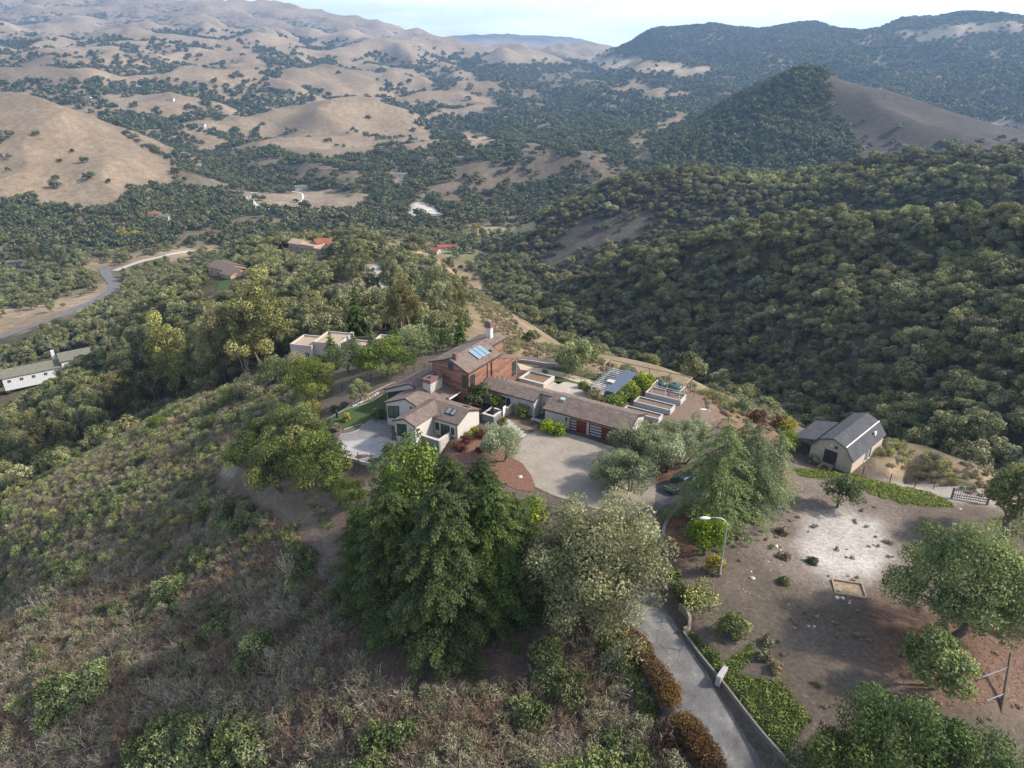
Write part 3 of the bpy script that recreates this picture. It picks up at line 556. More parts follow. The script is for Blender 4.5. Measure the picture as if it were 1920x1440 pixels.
# beyond the single trees, woods that are only patches of colour
tw = noisen(nt, .034, 6, .68); wood = rangen(mathn('SUBTRACT', fo.outputs['Fac'], tw), -.05, .03); base_c = mixc(nt, wood, base_c, (.04,.05,.024))
nt.links.new(base_c, b.inputs['Base Color'])
bp = nt.nodes.new('ShaderNodeBump'); bp.inputs['Strength'].default_value = .6; bp.inputs['Distance'].default_value = .12; nt.links.new(mathn('ADD', n_f, mathn('MULTIPLY', n_p, 1.5)), bp.inputs['Height'])
bq = nt.nodes.new('ShaderNodeBump'); bq.inputs['Strength'].default_value = .8; nt.links.new(mathn('MULTIPLY', tw, mathn('MULTIPLY', wood, 1.)), bq.inputs['Height']); bq.inputs['Distance'].default_value = 14; nt.links.new(bp.outputs['Normal'], bq.inputs['Normal']); nt.links.new(bq.outputs['Normal'], b.inputs['Normal'])
GROUND_MAT = m
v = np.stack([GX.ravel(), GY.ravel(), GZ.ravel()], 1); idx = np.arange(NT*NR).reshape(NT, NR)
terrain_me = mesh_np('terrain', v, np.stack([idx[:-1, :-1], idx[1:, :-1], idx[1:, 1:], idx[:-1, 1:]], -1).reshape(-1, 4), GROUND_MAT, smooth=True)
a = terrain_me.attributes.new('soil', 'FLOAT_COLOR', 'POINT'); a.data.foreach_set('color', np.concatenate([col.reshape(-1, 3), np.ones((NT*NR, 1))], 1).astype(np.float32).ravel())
FARW = smooth(3600, 4050, RAD)
a = terrain_me.attributes.new('wood', 'FLOAT', 'POINT'); a.data.foreach_set('value', (np.where(FARW > 0, dens*.42+.275, 0)*FARW-.3*(1-FARW)).astype(np.float32).ravel())
a = terrain_me.attributes.new('grain', 'FLOAT', 'POINT'); a.data.foreach_set('value', (1-smooth(120, 420, RAD)).astype(np.float32).ravel())
terrain = tag(link('terrain', terrain_me), kind='structure')
def sample(G, x, y):
    u = (np.arctan2(x, y)-TH0)/(TH1-TH0)*(NT-1); v = (np.log(np.maximum(np.hypot(x, y), R0))-_lr[0])/(_lr[-1]-_lr[0])*(NR-1)
    return G[np.clip(np.round(u).astype(int), 0, NT-1), np.clip(np.round(v).astype(int), 0, NR-1)]
# ------------------------------------------------------------------ woods
def jitter(r0, r1, step, rs, th=47):
    g = np.arange(-r1, r1, step); yy = np.arange(0, r1, step); X, Y = np.meshgrid(g, yy); X = X.ravel()+(rs.rand(X.size)-.5)*step*.95; Y = Y.ravel()+(rs.rand(Y.size)-.5)*step*.95
    r = np.hypot(X, Y); k = (r > r0) & (r < r1) & (np.abs(np.arctan2(X, Y)) < math.radians(th)); return X[k], Y[k]
KEEP_CLEAR = []                                                  # (x, y, radius): houses, roads and single trees that stand in or beside the woods
def clear(x, y, pad=0.):
    k = np.ones(x.shape, bool)
    for cx, cy_, r in KEEP_CLEAR: k &= (x-cx)**2+(y-cy_)**2 > (r+pad)**2
    return k
# ------------------------------------------------------------------ solid shapes
class MB:
    def __init__(s): s.v = []; s.f = []
    def add(s, v, f): o = len(s.v); s.v += [tuple(float(c) for c in p) for p in v]; s.f += [tuple(i+o for i in q) for q in f]; return s
    def box(s, x0, x1, y0, y1, z0, z1):
        return s.add([(x0,y0,z0),(x1,y0,z0),(x1,y1,z0),(x0,y1,z0),(x0,y0,z1),(x1,y0,z1),(x1,y1,z1),(x0,y1,z1)], [(3,2,1,0),(4,5,6,7),(0,1,5,4),(1,2,6,5),(2,3,7,6),(3,0,4,7)])
    def obox(s, c, u, v, w, hu, hv, hw_):                           # centred box with half sizes along unit axes
        c, u, v, w = (np.asarray(q, float) for q in (c, u, v, w)); P = []
        for k in (-1, 1):
            for i, j in ((-1,-1),(1,-1),(1,1),(-1,1)): P.append(c+u*hu*i+v*hv*j+w*hw_*k)
        return s.add(P, [(3,2,1,0),(4,5,6,7),(0,1,5,4),(1,2,6,5),(2,3,7,6),(3,0,4,7)])
    def prism(s, pts, off):                                        # polygon pts moved by off (a vector) to make a solid
        n = len(pts); P = [np.asarray(p, float) for p in pts]; Q = [p+np.asarray(off, float) for p in P]
        nrm = sum((np.cross(P[i]-P[0], P[(i+1) % n]-P[0]) for i in range(1, n-1)), np.zeros(3)); flip = np.dot(nrm, off) > 0
        F = [tuple(range(n)), tuple(range(2*n-1, n-1, -1))]+[((i+1) % n, i, n+i, n+(i+1) % n) for i in range(n)]
        if flip: F = [tuple(reversed(f)) for f in F]
        return s.add(P+Q, F)
    def bar(s, p, q, r, sides=6, r2=None):
        v, f = tubes([(np.array([p, q], float), np.array([r, r if r2 is None else r2]))], sides); n = sides
        s.add(v, [tuple(x) for x in f]+[tuple(range(n-1, -1, -1)), tuple(range(n, 2*n))]); return s
    def lathe(s, prof, c=(0,0,0), n=16):
        P = [(c[0]+r*math.cos(2*PI*k/n), c[1]+r*math.sin(2*PI*k/n), c[2]+z) for r, z in prof for k in range(n)]; m_ = len(prof)
        F = [(i*n+k, i*n+(k+1) % n, (i+1)*n+(k+1) % n, (i+1)*n+k) for i in range(m_-1) for k in range(n)]+[tuple(range(n-1, -1, -1)), tuple(range((m_-1)*n, m_*n))]
        return s.add(P, F)
    def mesh(s, name, mat, smooth=False):
        me = bpy.data.meshes.new(name); me.from_pydata(s.v, [], s.f); me.materials.append(mat)
        if smooth: me.polygons.foreach_set('use_smooth', np.ones(len(me.polygons), bool))
        me.update(); return me
    def build(s, name, mat, parent=None, smooth=False, bevel=0.):
        o = link(name, s.mesh(name, mat, smooth), parent)
        if bevel:
            b = o.modifiers.new('edge', 'BEVEL'); b.width = bevel; b.segments = 1; b.limit_method = 'ANGLE'
        return o
# ------------------------------------------------------------------ building materials
STUCCO = plain('stucco', (.47,.437,.395), .9, .13, 1.3, bmp=.12)
TRIMW = plain('white_trim', (.74,.71,.66), .6, .08, 3)
TRIMD = plain('dark_trim', (.055,.042,.036), .5, .2, 3)
METALD = plain('dark_metal', (.04,.04,.042), .45, .2, 4, metal=.3)
METALG = plain('grey_metal', (.42,.43,.44), .4, .15, 4, metal=.6)
def glassmat(name, c, rough=.08):
    m, nt, b = nmat(name); b.inputs['Base Color'].default_value = rgba(c); b.inputs['Roughness'].default_value = rough; b.inputs['Specular IOR Level'].default_value = .8; return m
GLASS = glassmat('window_glass', (.03,.042,.04)); GLASSG = glassmat('green_window_glass', (.03,.05,.043)); PANEL = glassmat('solar_glass', (.16,.24,.3), .15); FROST = glassmat('frosted_glass', (.34,.39,.43), .25)
def shingle(name, c1, c2):
    m, nt, b = nmat(name); b.inputs['Roughness'].default_value = .9; b.inputs['Specular IOR Level'].default_value = .15
    tc = nt.nodes.new('ShaderNodeTexCoord'); br = nt.nodes.new('ShaderNodeTexBrick'); br.inputs['Scale'].default_value = 1.; br.inputs['Brick Width'].default_value = .55; br.inputs['Row Height'].default_value = .2; br.inputs['Mortar Size'].default_value = .012; br.inputs['Mortar Smooth'].default_value = .4; br.inputs['Bias'].default_value = .1
    br.inputs['Color1'].default_value = rgba(c1); br.inputs['Color2'].default_value = rgba(c2); br.inputs['Mortar'].default_value = rgba([x*.6 for x in c2]); nt.links.new(tc.outputs['Object'], br.inputs['Vector'])
    n1 = noisen(nt, 9, 3, .7); n2 = noisen(nt, .8, 4, .6); col = mixc(nt, 1., br.outputs['Color'], ramp(nt, n1, [(.3, (.5,.48,.46)), (.7, (1.45,1.45,1.45))]), 'MULTIPLY'); col = mixc(nt, 1., col, ramp(nt, n2, [(.3, (.85,.85,.85)), (.7, (1.12,1.1,1.08))]), 'MULTIPLY')
    nt.links.new(col, b.inputs['Base Color']); bump(nt, b, n1, .4, .03); return m
SHINGLE = shingle('brown_shingles', (.2,.156,.132), (.14,.108,.092))
SHINGLEG = shingle('grey_shingles', (.085,.088,.096), (.066,.069,.077))
def boards(name, cs, row, axis='Z', groove=.12):
    m, nt, b = nmat(name); b.inputs['Roughness'].default_value = .65; tc = nt.nodes.new('ShaderNodeTexCoord'); sx = nt.nodes.new('ShaderNodeSeparateXYZ'); nt.links.new(tc.outputs['Object'], sx.inputs[0])
    def mth(op, a, v=None):
        n = nt.nodes.new('ShaderNodeMath'); n.operation = op; nt.links.new(a, n.inputs[0])
        if v is not None:
            if hasattr(v, 'links'): nt.links.new(v, n.inputs[1])
            else: n.inputs[1].default_value = v
        return n.outputs[0]
    along = mth('ADD', sx.outputs['X'], sx.outputs['Y']) if axis == 'Z' else sx.outputs['Z']; across = sx.outputs['Z'] if axis == 'Z' else mth('ADD', sx.outputs['X'], sx.outputs['Y'])
    rowv = mth('DIVIDE', across, row); rid = mth('FLOOR', rowv); fr = mth('FRACT', rowv)
    w1 = nt.nodes.new('ShaderNodeTexWhiteNoise'); w1.noise_dimensions = '1D'; nt.links.new(rid, w1.inputs['W'])
    seg = mth('FLOOR', mth('ADD', mth('DIVIDE', along, 2.6), mth('MULTIPLY', w1.outputs['Value'], 7.)))
    cb = nt.nodes.new('ShaderNodeCombineXYZ'); nt.links.new(rid, cb.inputs[0]); nt.links.new(seg, cb.inputs[1]); w2 = nt.nodes.new('ShaderNodeTexWhiteNoise'); w2.noise_dimensions = '2D'; nt.links.new(cb.outputs[0], w2.inputs['Vector'])
    col = ramp(nt, w2.outputs['Value'], cs); g = noisen(nt, 2.2, 4, .6, stretch=(1, 1, 6) if axis == 'Z' else (6, 6, 1)); col = mixc(nt, 1., col, ramp(nt, g, [(.3, (.75,.72,.7)), (.7, (1.2,1.2,1.2))]), 'MULTIPLY')
    gv = mth('LESS_THAN', fr, groove); col = mixc(nt, gv, col, [x*.3 for x in cs[0][1]]); nt.links.new(col, b.inputs['Base Color']); return m
REDWOOD = boards('redwood_siding', [(0, (.11,.045,.03)), (.35, (.2,.094,.058)), (.7, (.3,.16,.1)), (1, (.155,.068,.043))], .17)
MAHOG = boards('mahogany_boards', [(0, (.125,.02,.013)), (1, (.185,.032,.02))], .3, groove=.06)
TANSIDE = boards('tan_siding', [(0, (.42,.355,.27)), (1, (.47,.4,.31))], .3, 'X', .08)
def stonemat(name, cs, scale=3.2):
    m, nt, b = nmat(name); b.inputs['Roughness'].default_value = .9; tc = nt.nodes.new('ShaderNodeTexCoord'); mp = nt.nodes.new('ShaderNodeMapping'); mp.inputs['Scale'].default_value = (1, 1, 2.6); vo = nt.nodes.new('ShaderNodeTexVoronoi'); vo.inputs['Scale'].default_value = scale
    nt.links.new(tc.outputs['Object'], mp.inputs['Vector']); nt.links.new(mp.outputs[0], vo.inputs['Vector']); col = ramp(nt, vo.outputs['Color'], cs); n1 = noisen(nt, 6, 4, .7); col = mixc(nt, 1., col, ramp(nt, n1, [(.3, (.7,.7,.7)), (.7, (1.2,1.2,1.2))]), 'MULTIPLY')
    nt.links.new(col, b.inputs['Base Color']); bump(nt, b, vo.outputs['Distance'], .5, .05); return m
STONEL = stonemat('pale_ledgestone', [(0, (.26,.23,.2)), (.5, (.4,.36,.31)), (1, (.52,.47,.41))])
STONED = stonemat('grey_ledgestone', [(0, (.11,.11,.115)), (.5, (.17,.172,.18)), (1, (.25,.25,.26))])
BRICKD = stonemat('chimney_brick', [(0, (.09,.05,.045)), (1, (.2,.11,.09))], 5.)
CAPM = plain('wall_cap', (.48,.44,.385), .85, .15, 3)
# ------------------------------------------------------------------ the house
hx, hy = HO; house = thing('hillside_house', 'brown roofed white stucco house with redwood tower and garage wing on the knoll', 'house', (hx, hy, 0), math.radians(-32))
PIT = .36
def slab(mb, pts, t=.2): mb.prism(pts, (0, 0, -t))
def gable_b(a0, ar, a1, b0, b1, zr, pit=PIT, skew=0., t=.2):       # ridge along b; returns roof mesh builder
    mb = MB(); zl = zr-pit*(ar-a0); zq = zr-pit*(a1-ar)
    slab(mb, [(a0, b0-skew, zl), (ar, b0, zr), (ar, b1, zr), (a0, b1, zl)], t); slab(mb, [(ar, b0, zr), (a1, b0, zq), (a1, b1, zq), (ar, b1, zr)], t); return mb
def gable_a(a0, a1, b0, br, b1, zr, pit=PIT, t=.2):
    mb = MB(); zl = zr-pit*(br-b0); zq = zr-pit*(b1-br)
    slab(mb, [(a0, b0, zl), (a1, b0, zl), (a1, br, zr), (a0, br, zr)], t); slab(mb, [(a0, br, zr), (a1, br, zr), (a1, b1, zq), (a0, b1, zq)], t); return mb
def rake(parent, pts, r=.11, name='fascia'):                       # dark board along the roof edge
    mb = MB()
    for p, q in zip(pts[:-1], pts[1:]):
        p, q = np.array(p, float), np.array(q, float); d = unit(q-p); n = np.array([-d[1], d[0], 0.]); n = unit(n) if np.linalg.norm(n) > .05 else np.array([1., 0, 0]); w = np.cross(d, n); mb.obox((p+q)/2-np.array([0,0,.1]), d, n, w, np.linalg.norm(q-p)/2+.03, .05, r)
    return mb.build(name, TRIMD, parent)
def window(parent, p, d, n, w, hl, hr=None, lights=1, glass=GLASS, frame=TRIMD, fw=.06, name='window', rails=0):
    """p lower left corner on the wall (local), d direction along the wall, n outward normal; tops may slope"""
    hr = hl if hr is None else hr; d = np.array([*d, 0.]); n = np.array([*n, 0.]); p = np.array(p, float); up = np.array([0, 0, 1.]); mb = MB(); q = p+n*.002
    def bar(s0, z0, s1, z1, th=fw): a = q+d*s0+up*z0; b_ = q+d*s1+up*z1; e = unit(b_-a); mb.obox((a+b_)/2+n*.035, e, n, np.cross(e, n), np.linalg.norm(b_-a)/2, .04, th/2)
    bar(0, 0, w, 0); bar(0, hl, w, hr); bar(0, -.02, 0, hl+.02); bar(w, -.02, w, hr+.02)
    for k in range(1, lights): bar(w*k/lights, 0, w*k/lights, hl+(hr-hl)*k/lights)
    for k in range(1, rails+1): bar(0, hl*k/(rails+1), w, hl*k/(rails+1), fw*.7)
    o = mb.build(name, frame, parent)
    for k in range(lights):
        s0, s1 = w*k/lights+fw*.4, w*(k+1)/lights-fw*.4; f = lambda s: hl+(hr-hl)*s/w
        pb = MB(); pb.prism([q+d*s0+up*.03+n*.012, q+d*s1+up*.03+n*.012, q+d*s1+up*(f(s1)-.03)+n*.012, q+d*s0+up*(f(s0)-.03)+n*.012], n*.012); pb.build('pane', glass, o)
    return o
D_A, D_B, N_F, N_R = (1, 0), (0, 1), (0, -1), (1, 0)               # along the front, along the side, facing the front, facing right
def wall_poly(mb, pts, off): mb.prism(pts, off)
T = .25
# --- garage wing
g = MB(); zr, br = 4.2, 3.6; zf = lambda b: zr-PIT*1.08*abs(b-br)
gable = lambda a, b0, b1, z0=0: [(a, b0, z0), (a, b1, z0), (a, b1, zf(b1)-.18), (a, br, zr-.18), (a, b0, zf(b0)-.18)]
g.prism([(.3, .35, 0), (4.85, .35, 0), (4.85, .35, 2.86), (.3, .35, 2.86)], (0, T, 0)); g.prism([(7.95, .35, 0), (8.35, .35, 0), (8.35, .35, 2.86), (7.95, .35, 2.86)], (0, T, 0)); g.prism([(13.2, .35, 0), (15.0, .35, 0), (15.0, .35, 2.86), (13.2, .35, 2.86)], (0, T, 0))
g.prism([(4.85, .35, 2.25), (13.2, .35, 2.25), (13.2, .35, 2.858), (4.85, .35, 2.858)], (0, T-.01, 0)); g.prism(gable(15.0, .36, 6.9), (-T, 0, 0)); g.prism([(.3, 6.9, 0), (15., 6.9, 0), (15., 6.9, 2.85), (.3, 6.9, 2.85)], (0, -T, 0)); g.prism(gable(.3, .36, 6.9), (T, 0, 0))
g.build('wall', STUCCO, house)
groof = gable_a(0, 15.35, 0, br, 7.3, zr, PIT*1.08).build('roof', SHINGLE, house)
rake(groof, [(15.36, 0, zf(0)+.0), (15.36, br, zr), (15.36, 7.3, zf(7.3))]); rake(groof, [(-.02, -.02, zf(0)), (15.36, -.02, zf(0))], .1)
def gdoor(a0, a1, npane, pw):
    mb = MB()
    for k in range(4): mb.box(a0, a1, .42, .5, .02+k*.555, .02+(k+1)*.555-.015)
    o = mb.build('garage_door', MAHOG, house)
    for k in range(npane):
        z0 = .16+k*2.05/npane; p = MB().box(a0+.15, a0+.15+pw, .395, .43, z0, z0+.27); p.build('pane', FROST, o)
gdoor(4.9, 7.9, 4, 1.05); gdoor(8.4, 13.15, 4, 2.0)
MB().box(4.2, 4.42, .2, .34, 1.5, 2.1).build('wall_lamp', METALD, house)
sk = MB().box(1.9, 2.75, 2.3, 3.0, 3.66, 4.0).build('skylight', METALG, groof)
sg = MB(); sg.prism([(1.97, 2.35, 4.0), (2.68, 2.35, 4.0), (2.68, 2.95, 4.1), (1.97, 2.95, 4.1)], (0, 0, .03)); sg.build('skylight_glass', glassmat('pale_glass', (.32,.46,.46), .15), groof)
MB().box(15.02, 15.08, 3.4, 4.3, .05, 2.1).build('side_door', TRIMW, house)
# --- link wing between the tower and the garage
l_ = MB(); l_.prism([(-12.6, 1.25, 0), (-2.0, 1.25, 0), (-2.0, 1.25, 2.95), (-12.6, 1.25, 2.95)], (0, T, 0)); l_.prism([(-2.0, 1.0, 0), (-2.0, 6.3, 0), (-2.0, 6.3, 2.9), (-2.0, 3.25, 3.98), (-2.0, 1.0, 3.16)], (-T, 0, 0)); l_.prism([(-2.2, 3.0, 0), (.3, 3.0, 0), (.3, 3.0, 3.75), (-2.2, 3.0, 3.75)], (0, T, 0)); l_.prism([(-12.6, 6.3, 0), (.3, 6.3, 0), (.3, 6.3, 2.95), (-12.6, 6.3, 2.95)], (0, -T, 0))
l_.prism([(-2.25, .75, 0), (-2.25, 1.25, 0), (-2.25, 1.25, 2.8), (-2.25, .75, 2.6)], (.22, 0, 0)); l_.build('wall', STUCCO, house)
lr_ = MB(); zl = 4.18-PIT*2.6
slab(lr_, [(-12.9, .65, zl), (-1.9, .65, zl), (-1.9, 3.25, 4.18), (-12.9, 3.25, 4.18)]); slab(lr_, [(-1.9, 2.6, 4.18-PIT*.65), (.35, 2.6, 4.18-PIT*.65), (.35, 3.25, 4.18), (-1.9, 3.25, 4.18)]); slab(lr_, [(-12.9, 3.25, 4.18), (.35, 3.25, 4.18), (.35, 6.6, 4.18-PIT*3.35), (-12.9, 6.6, 4.18-PIT*3.35)])
lroof = lr_.build('roof', SHINGLE, house); rake(lroof, [(-12.9, .63, zl), (-1.88, .63, zl), (-1.88, 2.6, 4.18-PIT*.65), (.2, 2.6, 4.18-PIT*.65)], .1)
window(house, (-9.9, 1.25, .55), D_A, N_F, 3.0, 1.75, lights=3, glass=GLASSG, frame=TRIMW); window(house, (-1.4, 3.0, .05), D_A, N_F, .95, 2.05, name='side_entry_door', frame=TRIMD)
for k in range(6): MB().bar((-12.+k*.5, 3.6+.3*(k % 2), 3.8), (-12.+k*.5, 3.6+.3*(k % 2), 4.45), .05).build('vent_pipe', METALD, lroof)
# --- redwood tower
tw_ = MB(); tz = lambda a: 8.8-.33*abs(a+16.9)*(1. if a < -16.9 else 1.35)
tw_.prism([(-20.8, -2.2, -1.6), (-13.2, -2.2, -.5), (-13.2, -2.2, tz(-13.2)-.15), (-16.9, -2.2, 8.65), (-20.8, -2.2, tz(-20.8)-.15)], (0, T, 0)); tw_.prism([(-13.2, -2.2, 0), (-13.2, 7.5, 0), (-13.2, 7.5, tz(-13.2)-.15), (-13.2, -2.2, tz(-13.2)-.15)], (-T, 0, 0))
tw_.prism([(-20.8, 12.3, -1.6), (-15.4, 12.3, -.5), (-15.4, 12.3, tz(-15.4)-.15), (-16.9, 12.3, 8.65), (-20.8, 12.3, tz(-20.8)-.15)], (0, -T, 0)); tw_.prism([(-20.8, -2.2, -1.6), (-20.8, 12.3, -1.6), (-20.8, 12.3, tz(-20.8)-.15), (-20.8, -2.2, tz(-20.8)-.15)], (T, 0, 0)); tw_.prism([(-15.4, 7.5, 3.5), (-15.4, 12.3, 3.5), (-15.4, 12.3, tz(-15.4)-.15), (-15.4, 7.5, tz(-15.4)-.15)], (-T, 0, 0)); tw_.prism([(-15.4, 7.5, 3.5), (-13.2, 7.5, 3.5), (-13.2, 7.5, tz(-13.2)-.15), (-15.4, 7.5, tz(-15.4)-.15)], (0, -T, 0))
tw_.build('wall', REDWOOD, house); tr_ = MB(); slab(tr_, [(-21.2, -2.65, tz(-21.2)), (-16.9, -2.65, 8.8), (-16.9, 12.7, 8.8), (-21.2, 12.7, tz(-21.2))], .18); slab(tr_, [(-16.9, -2.65, 8.8), (-12.85, -2.65, tz(-12.85)), (-12.85, 7.8, tz(-12.85)), (-15.1, 7.8, tz(-15.1)), (-15.1, 12.7, tz(-15.1)), (-16.9, 12.7, 8.8)], .18)
troof = tr_.build('roof', SHINGLE, house); rake(troof, [(-21.2, -2.66, tz(-21.2)), (-16.9, -2.66, 8.8), (-12.85, -2.66, tz(-12.85))]); rake(troof, [(-12.84, -2.66, tz(-12.85)), (-12.84, 7.8, tz(-12.85)), (-15.08, 7.82, tz(-15.1)), (-15.08, 12.72, tz(-15.1))])
bo = MB(); bo.prism([(-12.95, 4.7, 0), (-12.95, 13., 0), (-12.95, 13., 4.25), (-12.95, 7.8, 6.2), (-12.95, 4.7, 6.55)], (-T, 0, 0)); bo.prism([(-15.4, 13., 0), (-13.2, 13., 0), (-13.2, 13., 4.25), (-15.4, 13., 4.25)], (0, -T, 0)); bo.build('side_wall', REDWOOD, house)
br_ = MB(); slab(br_, [(-15.38, 7.6, 6.25), (-12.85, 7.6, 6.25), (-12.85, 13.25, 4.25), (-15.38, 13.25, 4.25)], .14); bro = br_.build('side_roof', SHINGLE, house)
window(house, (-17.3, -2.2, 6.75), D_A, N_F, .85, 1.05, lights=2, glass=glassmat('blue_glass', (.03,.06,.12))); window(house, (-14.5, -2.2, 3.9), D_A, N_F, 1.05, 2.3, lights=2); window(house, (-13.2, -1.7, 4.1), D_B, N_R, 1.25, 2.0, lights=2)
window(house, (-12.95, 11.3, 1.2), D_B, N_R, 1.25, 2.7, lights=2, glass=GLASSG)
MB().box(-13.19, -13.08, 3.4, 3.5, .2, 6.9).build('drainpipe', TRIMD, house)
for k in range(3):
    a0, a1 = -16.05+k*0.0, -13.9; b0 = 2.15+k*1.22; zz = lambda a: tz(a)+.14
    p = MB(); p.prism([(-16.2, b0, zz(-16.2)), (-13.95, b0, zz(-13.95)), (-13.95, b0+1.08, zz(-13.95)), (-16.2, b0+1.08, zz(-16.2))], (0, 0, .07)); sp = p.build('solar_panel', METALG, troof)
    p = MB(); p.prism([(-16.13, b0+.06, zz(-16.13)+.072), (-14.02, b0+.06, zz(-14.02)+.072), (-14.02, b0+1.02, zz(-14.02)+.072), (-16.13, b0+1.02, zz(-16.13)+.072)], (0, 0, .012)); p.build('solar_glass', PANEL, troof)
MB().box(-14.6, -14.1, 5.9, 6.5, tz(-14.35), tz(-14.35)+.22).build('roof_hatch', METALD, troof)
for a, b_ in ((-14.2, 4.6), (-13.7, 5.0), (-13.9, 3.0), (-15.4, 8.2), (-16.2, 8.0)): MB().bar((a, b_, tz(a)-.1), (a, b_, tz(a)+.4), .07).build('vent_pipe', METALG, troof)
c_ = MB().box(-16.6, -15.9, -1.95, -1.3, 7.9, 9.5).build('small_chimney', BRICKD, troof); MB().box(-16.7, -15.8, -2.05, -1.2, 9.5, 9.6).build('chimney_cap', BRICKD, troof)
c_ = MB().box(-17.4, -16.4, 9.4, 10.3, 7.8, 10.6).build('chimney', STUCCO, troof); MB().box(-17.5, -16.3, 9.3, 10.4, 10.6, 11.7).build('chimney_head', BRICKD, troof); MB().box(-17.2, -16.6, 9.6, 10.1, 11.7, 11.95).build('flue', METALG, troof)
# --- the three stepped bays, facing the valley on the left
BAYS = [(-27.3, -22.9, -21.0, -6.3, 6.0, 4.2, 1.6, -1.7), (-23.7, -19.6, -15.35, -11.3, -2.3, 4.2, .9, -1.7), (-17.45, -15.4, -13.15, -16.7, -8.0, 4.0, .35, -1.75)]
for i, (a0, ar, a1, b0, b1, zr_, skew, zb) in enumerate(BAYS):
    ro = gable_b(a0, ar, a1, b0, b1, zr_, PIT, skew).build('roof', SHINGLE, house); z0 = zr_-PIT*(ar-a0); z1 = zr_-PIT*(a1-ar); ra = a1 if i != 1 else -17.2; z1r = zr_-PIT*(ra-ar)
    rake(ro, [(a0-.01, b0-skew-.02, z0), (ar, b0-.02, zr_), (ra, b0-.02, z1r)]); rake(ro, [(a0-.02, b0-skew, z0), (a0-.02, b1, z0)], .09)
    w_ = MB(); e = .3; wl_, wr = a0+.35, ra-.3; tl = lambda a: zr_-PIT*abs(a-ar)-.17; fb = lambda a: b0+e-skew*max(0, (ar-a)/(ar-a0))
    front = [(wl_, fb(wl_), zb), (ar, fb(ar), zb), (wr, fb(wr), zb), (wr, fb(wr), tl(wr)), (ar, fb(ar), tl(ar)), (wl_, fb(wl_), tl(wl_))]
    w_.prism([front[0], front[1], front[4], front[5]], (0, T, 0)); w_.prism([front[1], front[2], front[3], front[4]], (0, T, 0)); w_.prism([(wl_, fb(wl_)+T, zb), (wl_, b1, zb), (wl_, b1, tl(wl_)), (wl_, fb(wl_)+T, tl(wl_))], (T, 0, 0))
    if i == 2: w_.prism([(wr, fb(wr)+T, zb), (wr, -8.4, zb), (wr, -8.4, tl(wr)), (wr, fb(wr)+T, tl(wr))], (-T, 0, 0))
    w_.build('wall', STUCCO, house)
    dirv = unit(np.array([ar-wl_, fb(ar)-fb(wl_)])); nv = (dirv[1], -dirv[0])
    if i == 0: window(house, (wl_+.12, fb(wl_)+.02, -.2), dirv, nv, 3.2, 2.15, 2.9, lights=3, glass=GLASSG)
    if i == 1: window(house, (wl_+.25, fb(wl_)+.02, .0), dirv, nv, 2.1, 2.05, 2.45, lights=2, glass=GLASSG); window(house, (-19.0, fb(-19.), 2.2), D_A, N_F, .7, .7, lights=1, frame=TRIMW)
    if i == 2: window(house, (wl_+.2, fb(wl_)+.02, .55), dirv, nv, 1.75, 2.1, 2.3, lights=2, glass=GLASSG)
# balcony between the second and third bay
b_ = MB().box(-19.6, -17.2, -14.2, -11.2, -.75, -.55).build('balcony', TRIMW, house); r_ = MB()
for z in (.35, -.05): r_.box(-19.6, -17.2, -14.2, -14.14, z-.05, z+.05); r_.box(-19.6, -19.54, -14.2, -11.2, z-.05, z+.05)
for a in (-19.57, -18.4): r_.box(a-.04, a+.04, -14.21, -14.13, -.6, .42)
r_.build('railing', TRIMW, b_); MB().box(-19.5, -19.3, -14.1, -13.9, -2.2, -.75).build('post', plain('rust_post', (.16,.07,.045), .7), b_)
# --- bedroom wing with its gable to the right
zw = 4.02; wing = gable_a(-15.6, -8.45, -12.0, -8.75, -5.4, zw, .4).build('roof', SHINGLE, house); wz = lambda b: zw-.4*abs(b+8.75)
rake(wing, [(-8.44, -12.0, wz(-12.)), (-8.44, -8.75, zw), (-8.44, -5.4, wz(-5.4))], .07); rake(wing, [(-12.9, -12.02, wz(-12.)), (-8.44, -12.02, wz(-12.))], .09)
w_ = MB(); w_.prism([(-8.75, -11.7, -1.6), (-8.75, -5.7, -.4), (-8.75, -5.7, wz(-5.7)-.17), (-8.75, -8.75, zw-.17), (-8.75, -11.7, wz(-11.7)-.17)], (-T, 0, 0)); w_.prism([(-13.4, -11.7, -1.7), (-8.76, -11.7, -1.7), (-8.76, -11.7, wz(-11.7)-.17), (-13.4, -11.7, wz(-11.7)-.17)], (0, T, 0)); w_.prism([(-15.4, -5.7, -.5), (-8.76, -5.7, -.5), (-8.76, -5.7, wz(-5.7)-.17), (-15.4, -5.7, wz(-5.7)-.17)], (0, -T, 0)); w_.build('wall', STUCCO, house)
window(house, (-13.2, -11.7, .35), D_A, N_F, .95, 1.55, lights=1, frame=TRIMW); window(house, (-12.0, -11.7, -.55), D_A, N_F, 1.7, 2.35, lights=2, frame=TRIMD, name='sliding_door'); window(house, (-10.1, -11.7, .45), D_A, N_F, .85, 1.35, lights=1, frame=TRIMW)
for k in range(2):
    a0 = -11.95+k*.95; zz = lambda b: wz(b)+.06; p = MB(); p.prism([(a0, -10.75, zz(-10.75)), (a0+.85, -10.75, zz(-10.75)), (a0+.85, -9.5, zz(-9.5)), (a0, -9.5, zz(-9.5))], (0, 0, .1)); p.build('skylight', METALD, wing)
    p = MB(); p.prism([(a0+.08, -10.67, zz(-10.67)+.102), (a0+.77, -10.67, zz(-10.67)+.102), (a0+.77, -9.58, zz(-9.58)+.102), (a0+.08, -9.58, zz(-9.58)+.102)], (0, 0, .012)); p.build('skylight_glass', glassmat('grey_glass', (.16,.18,.19), .12), wing)
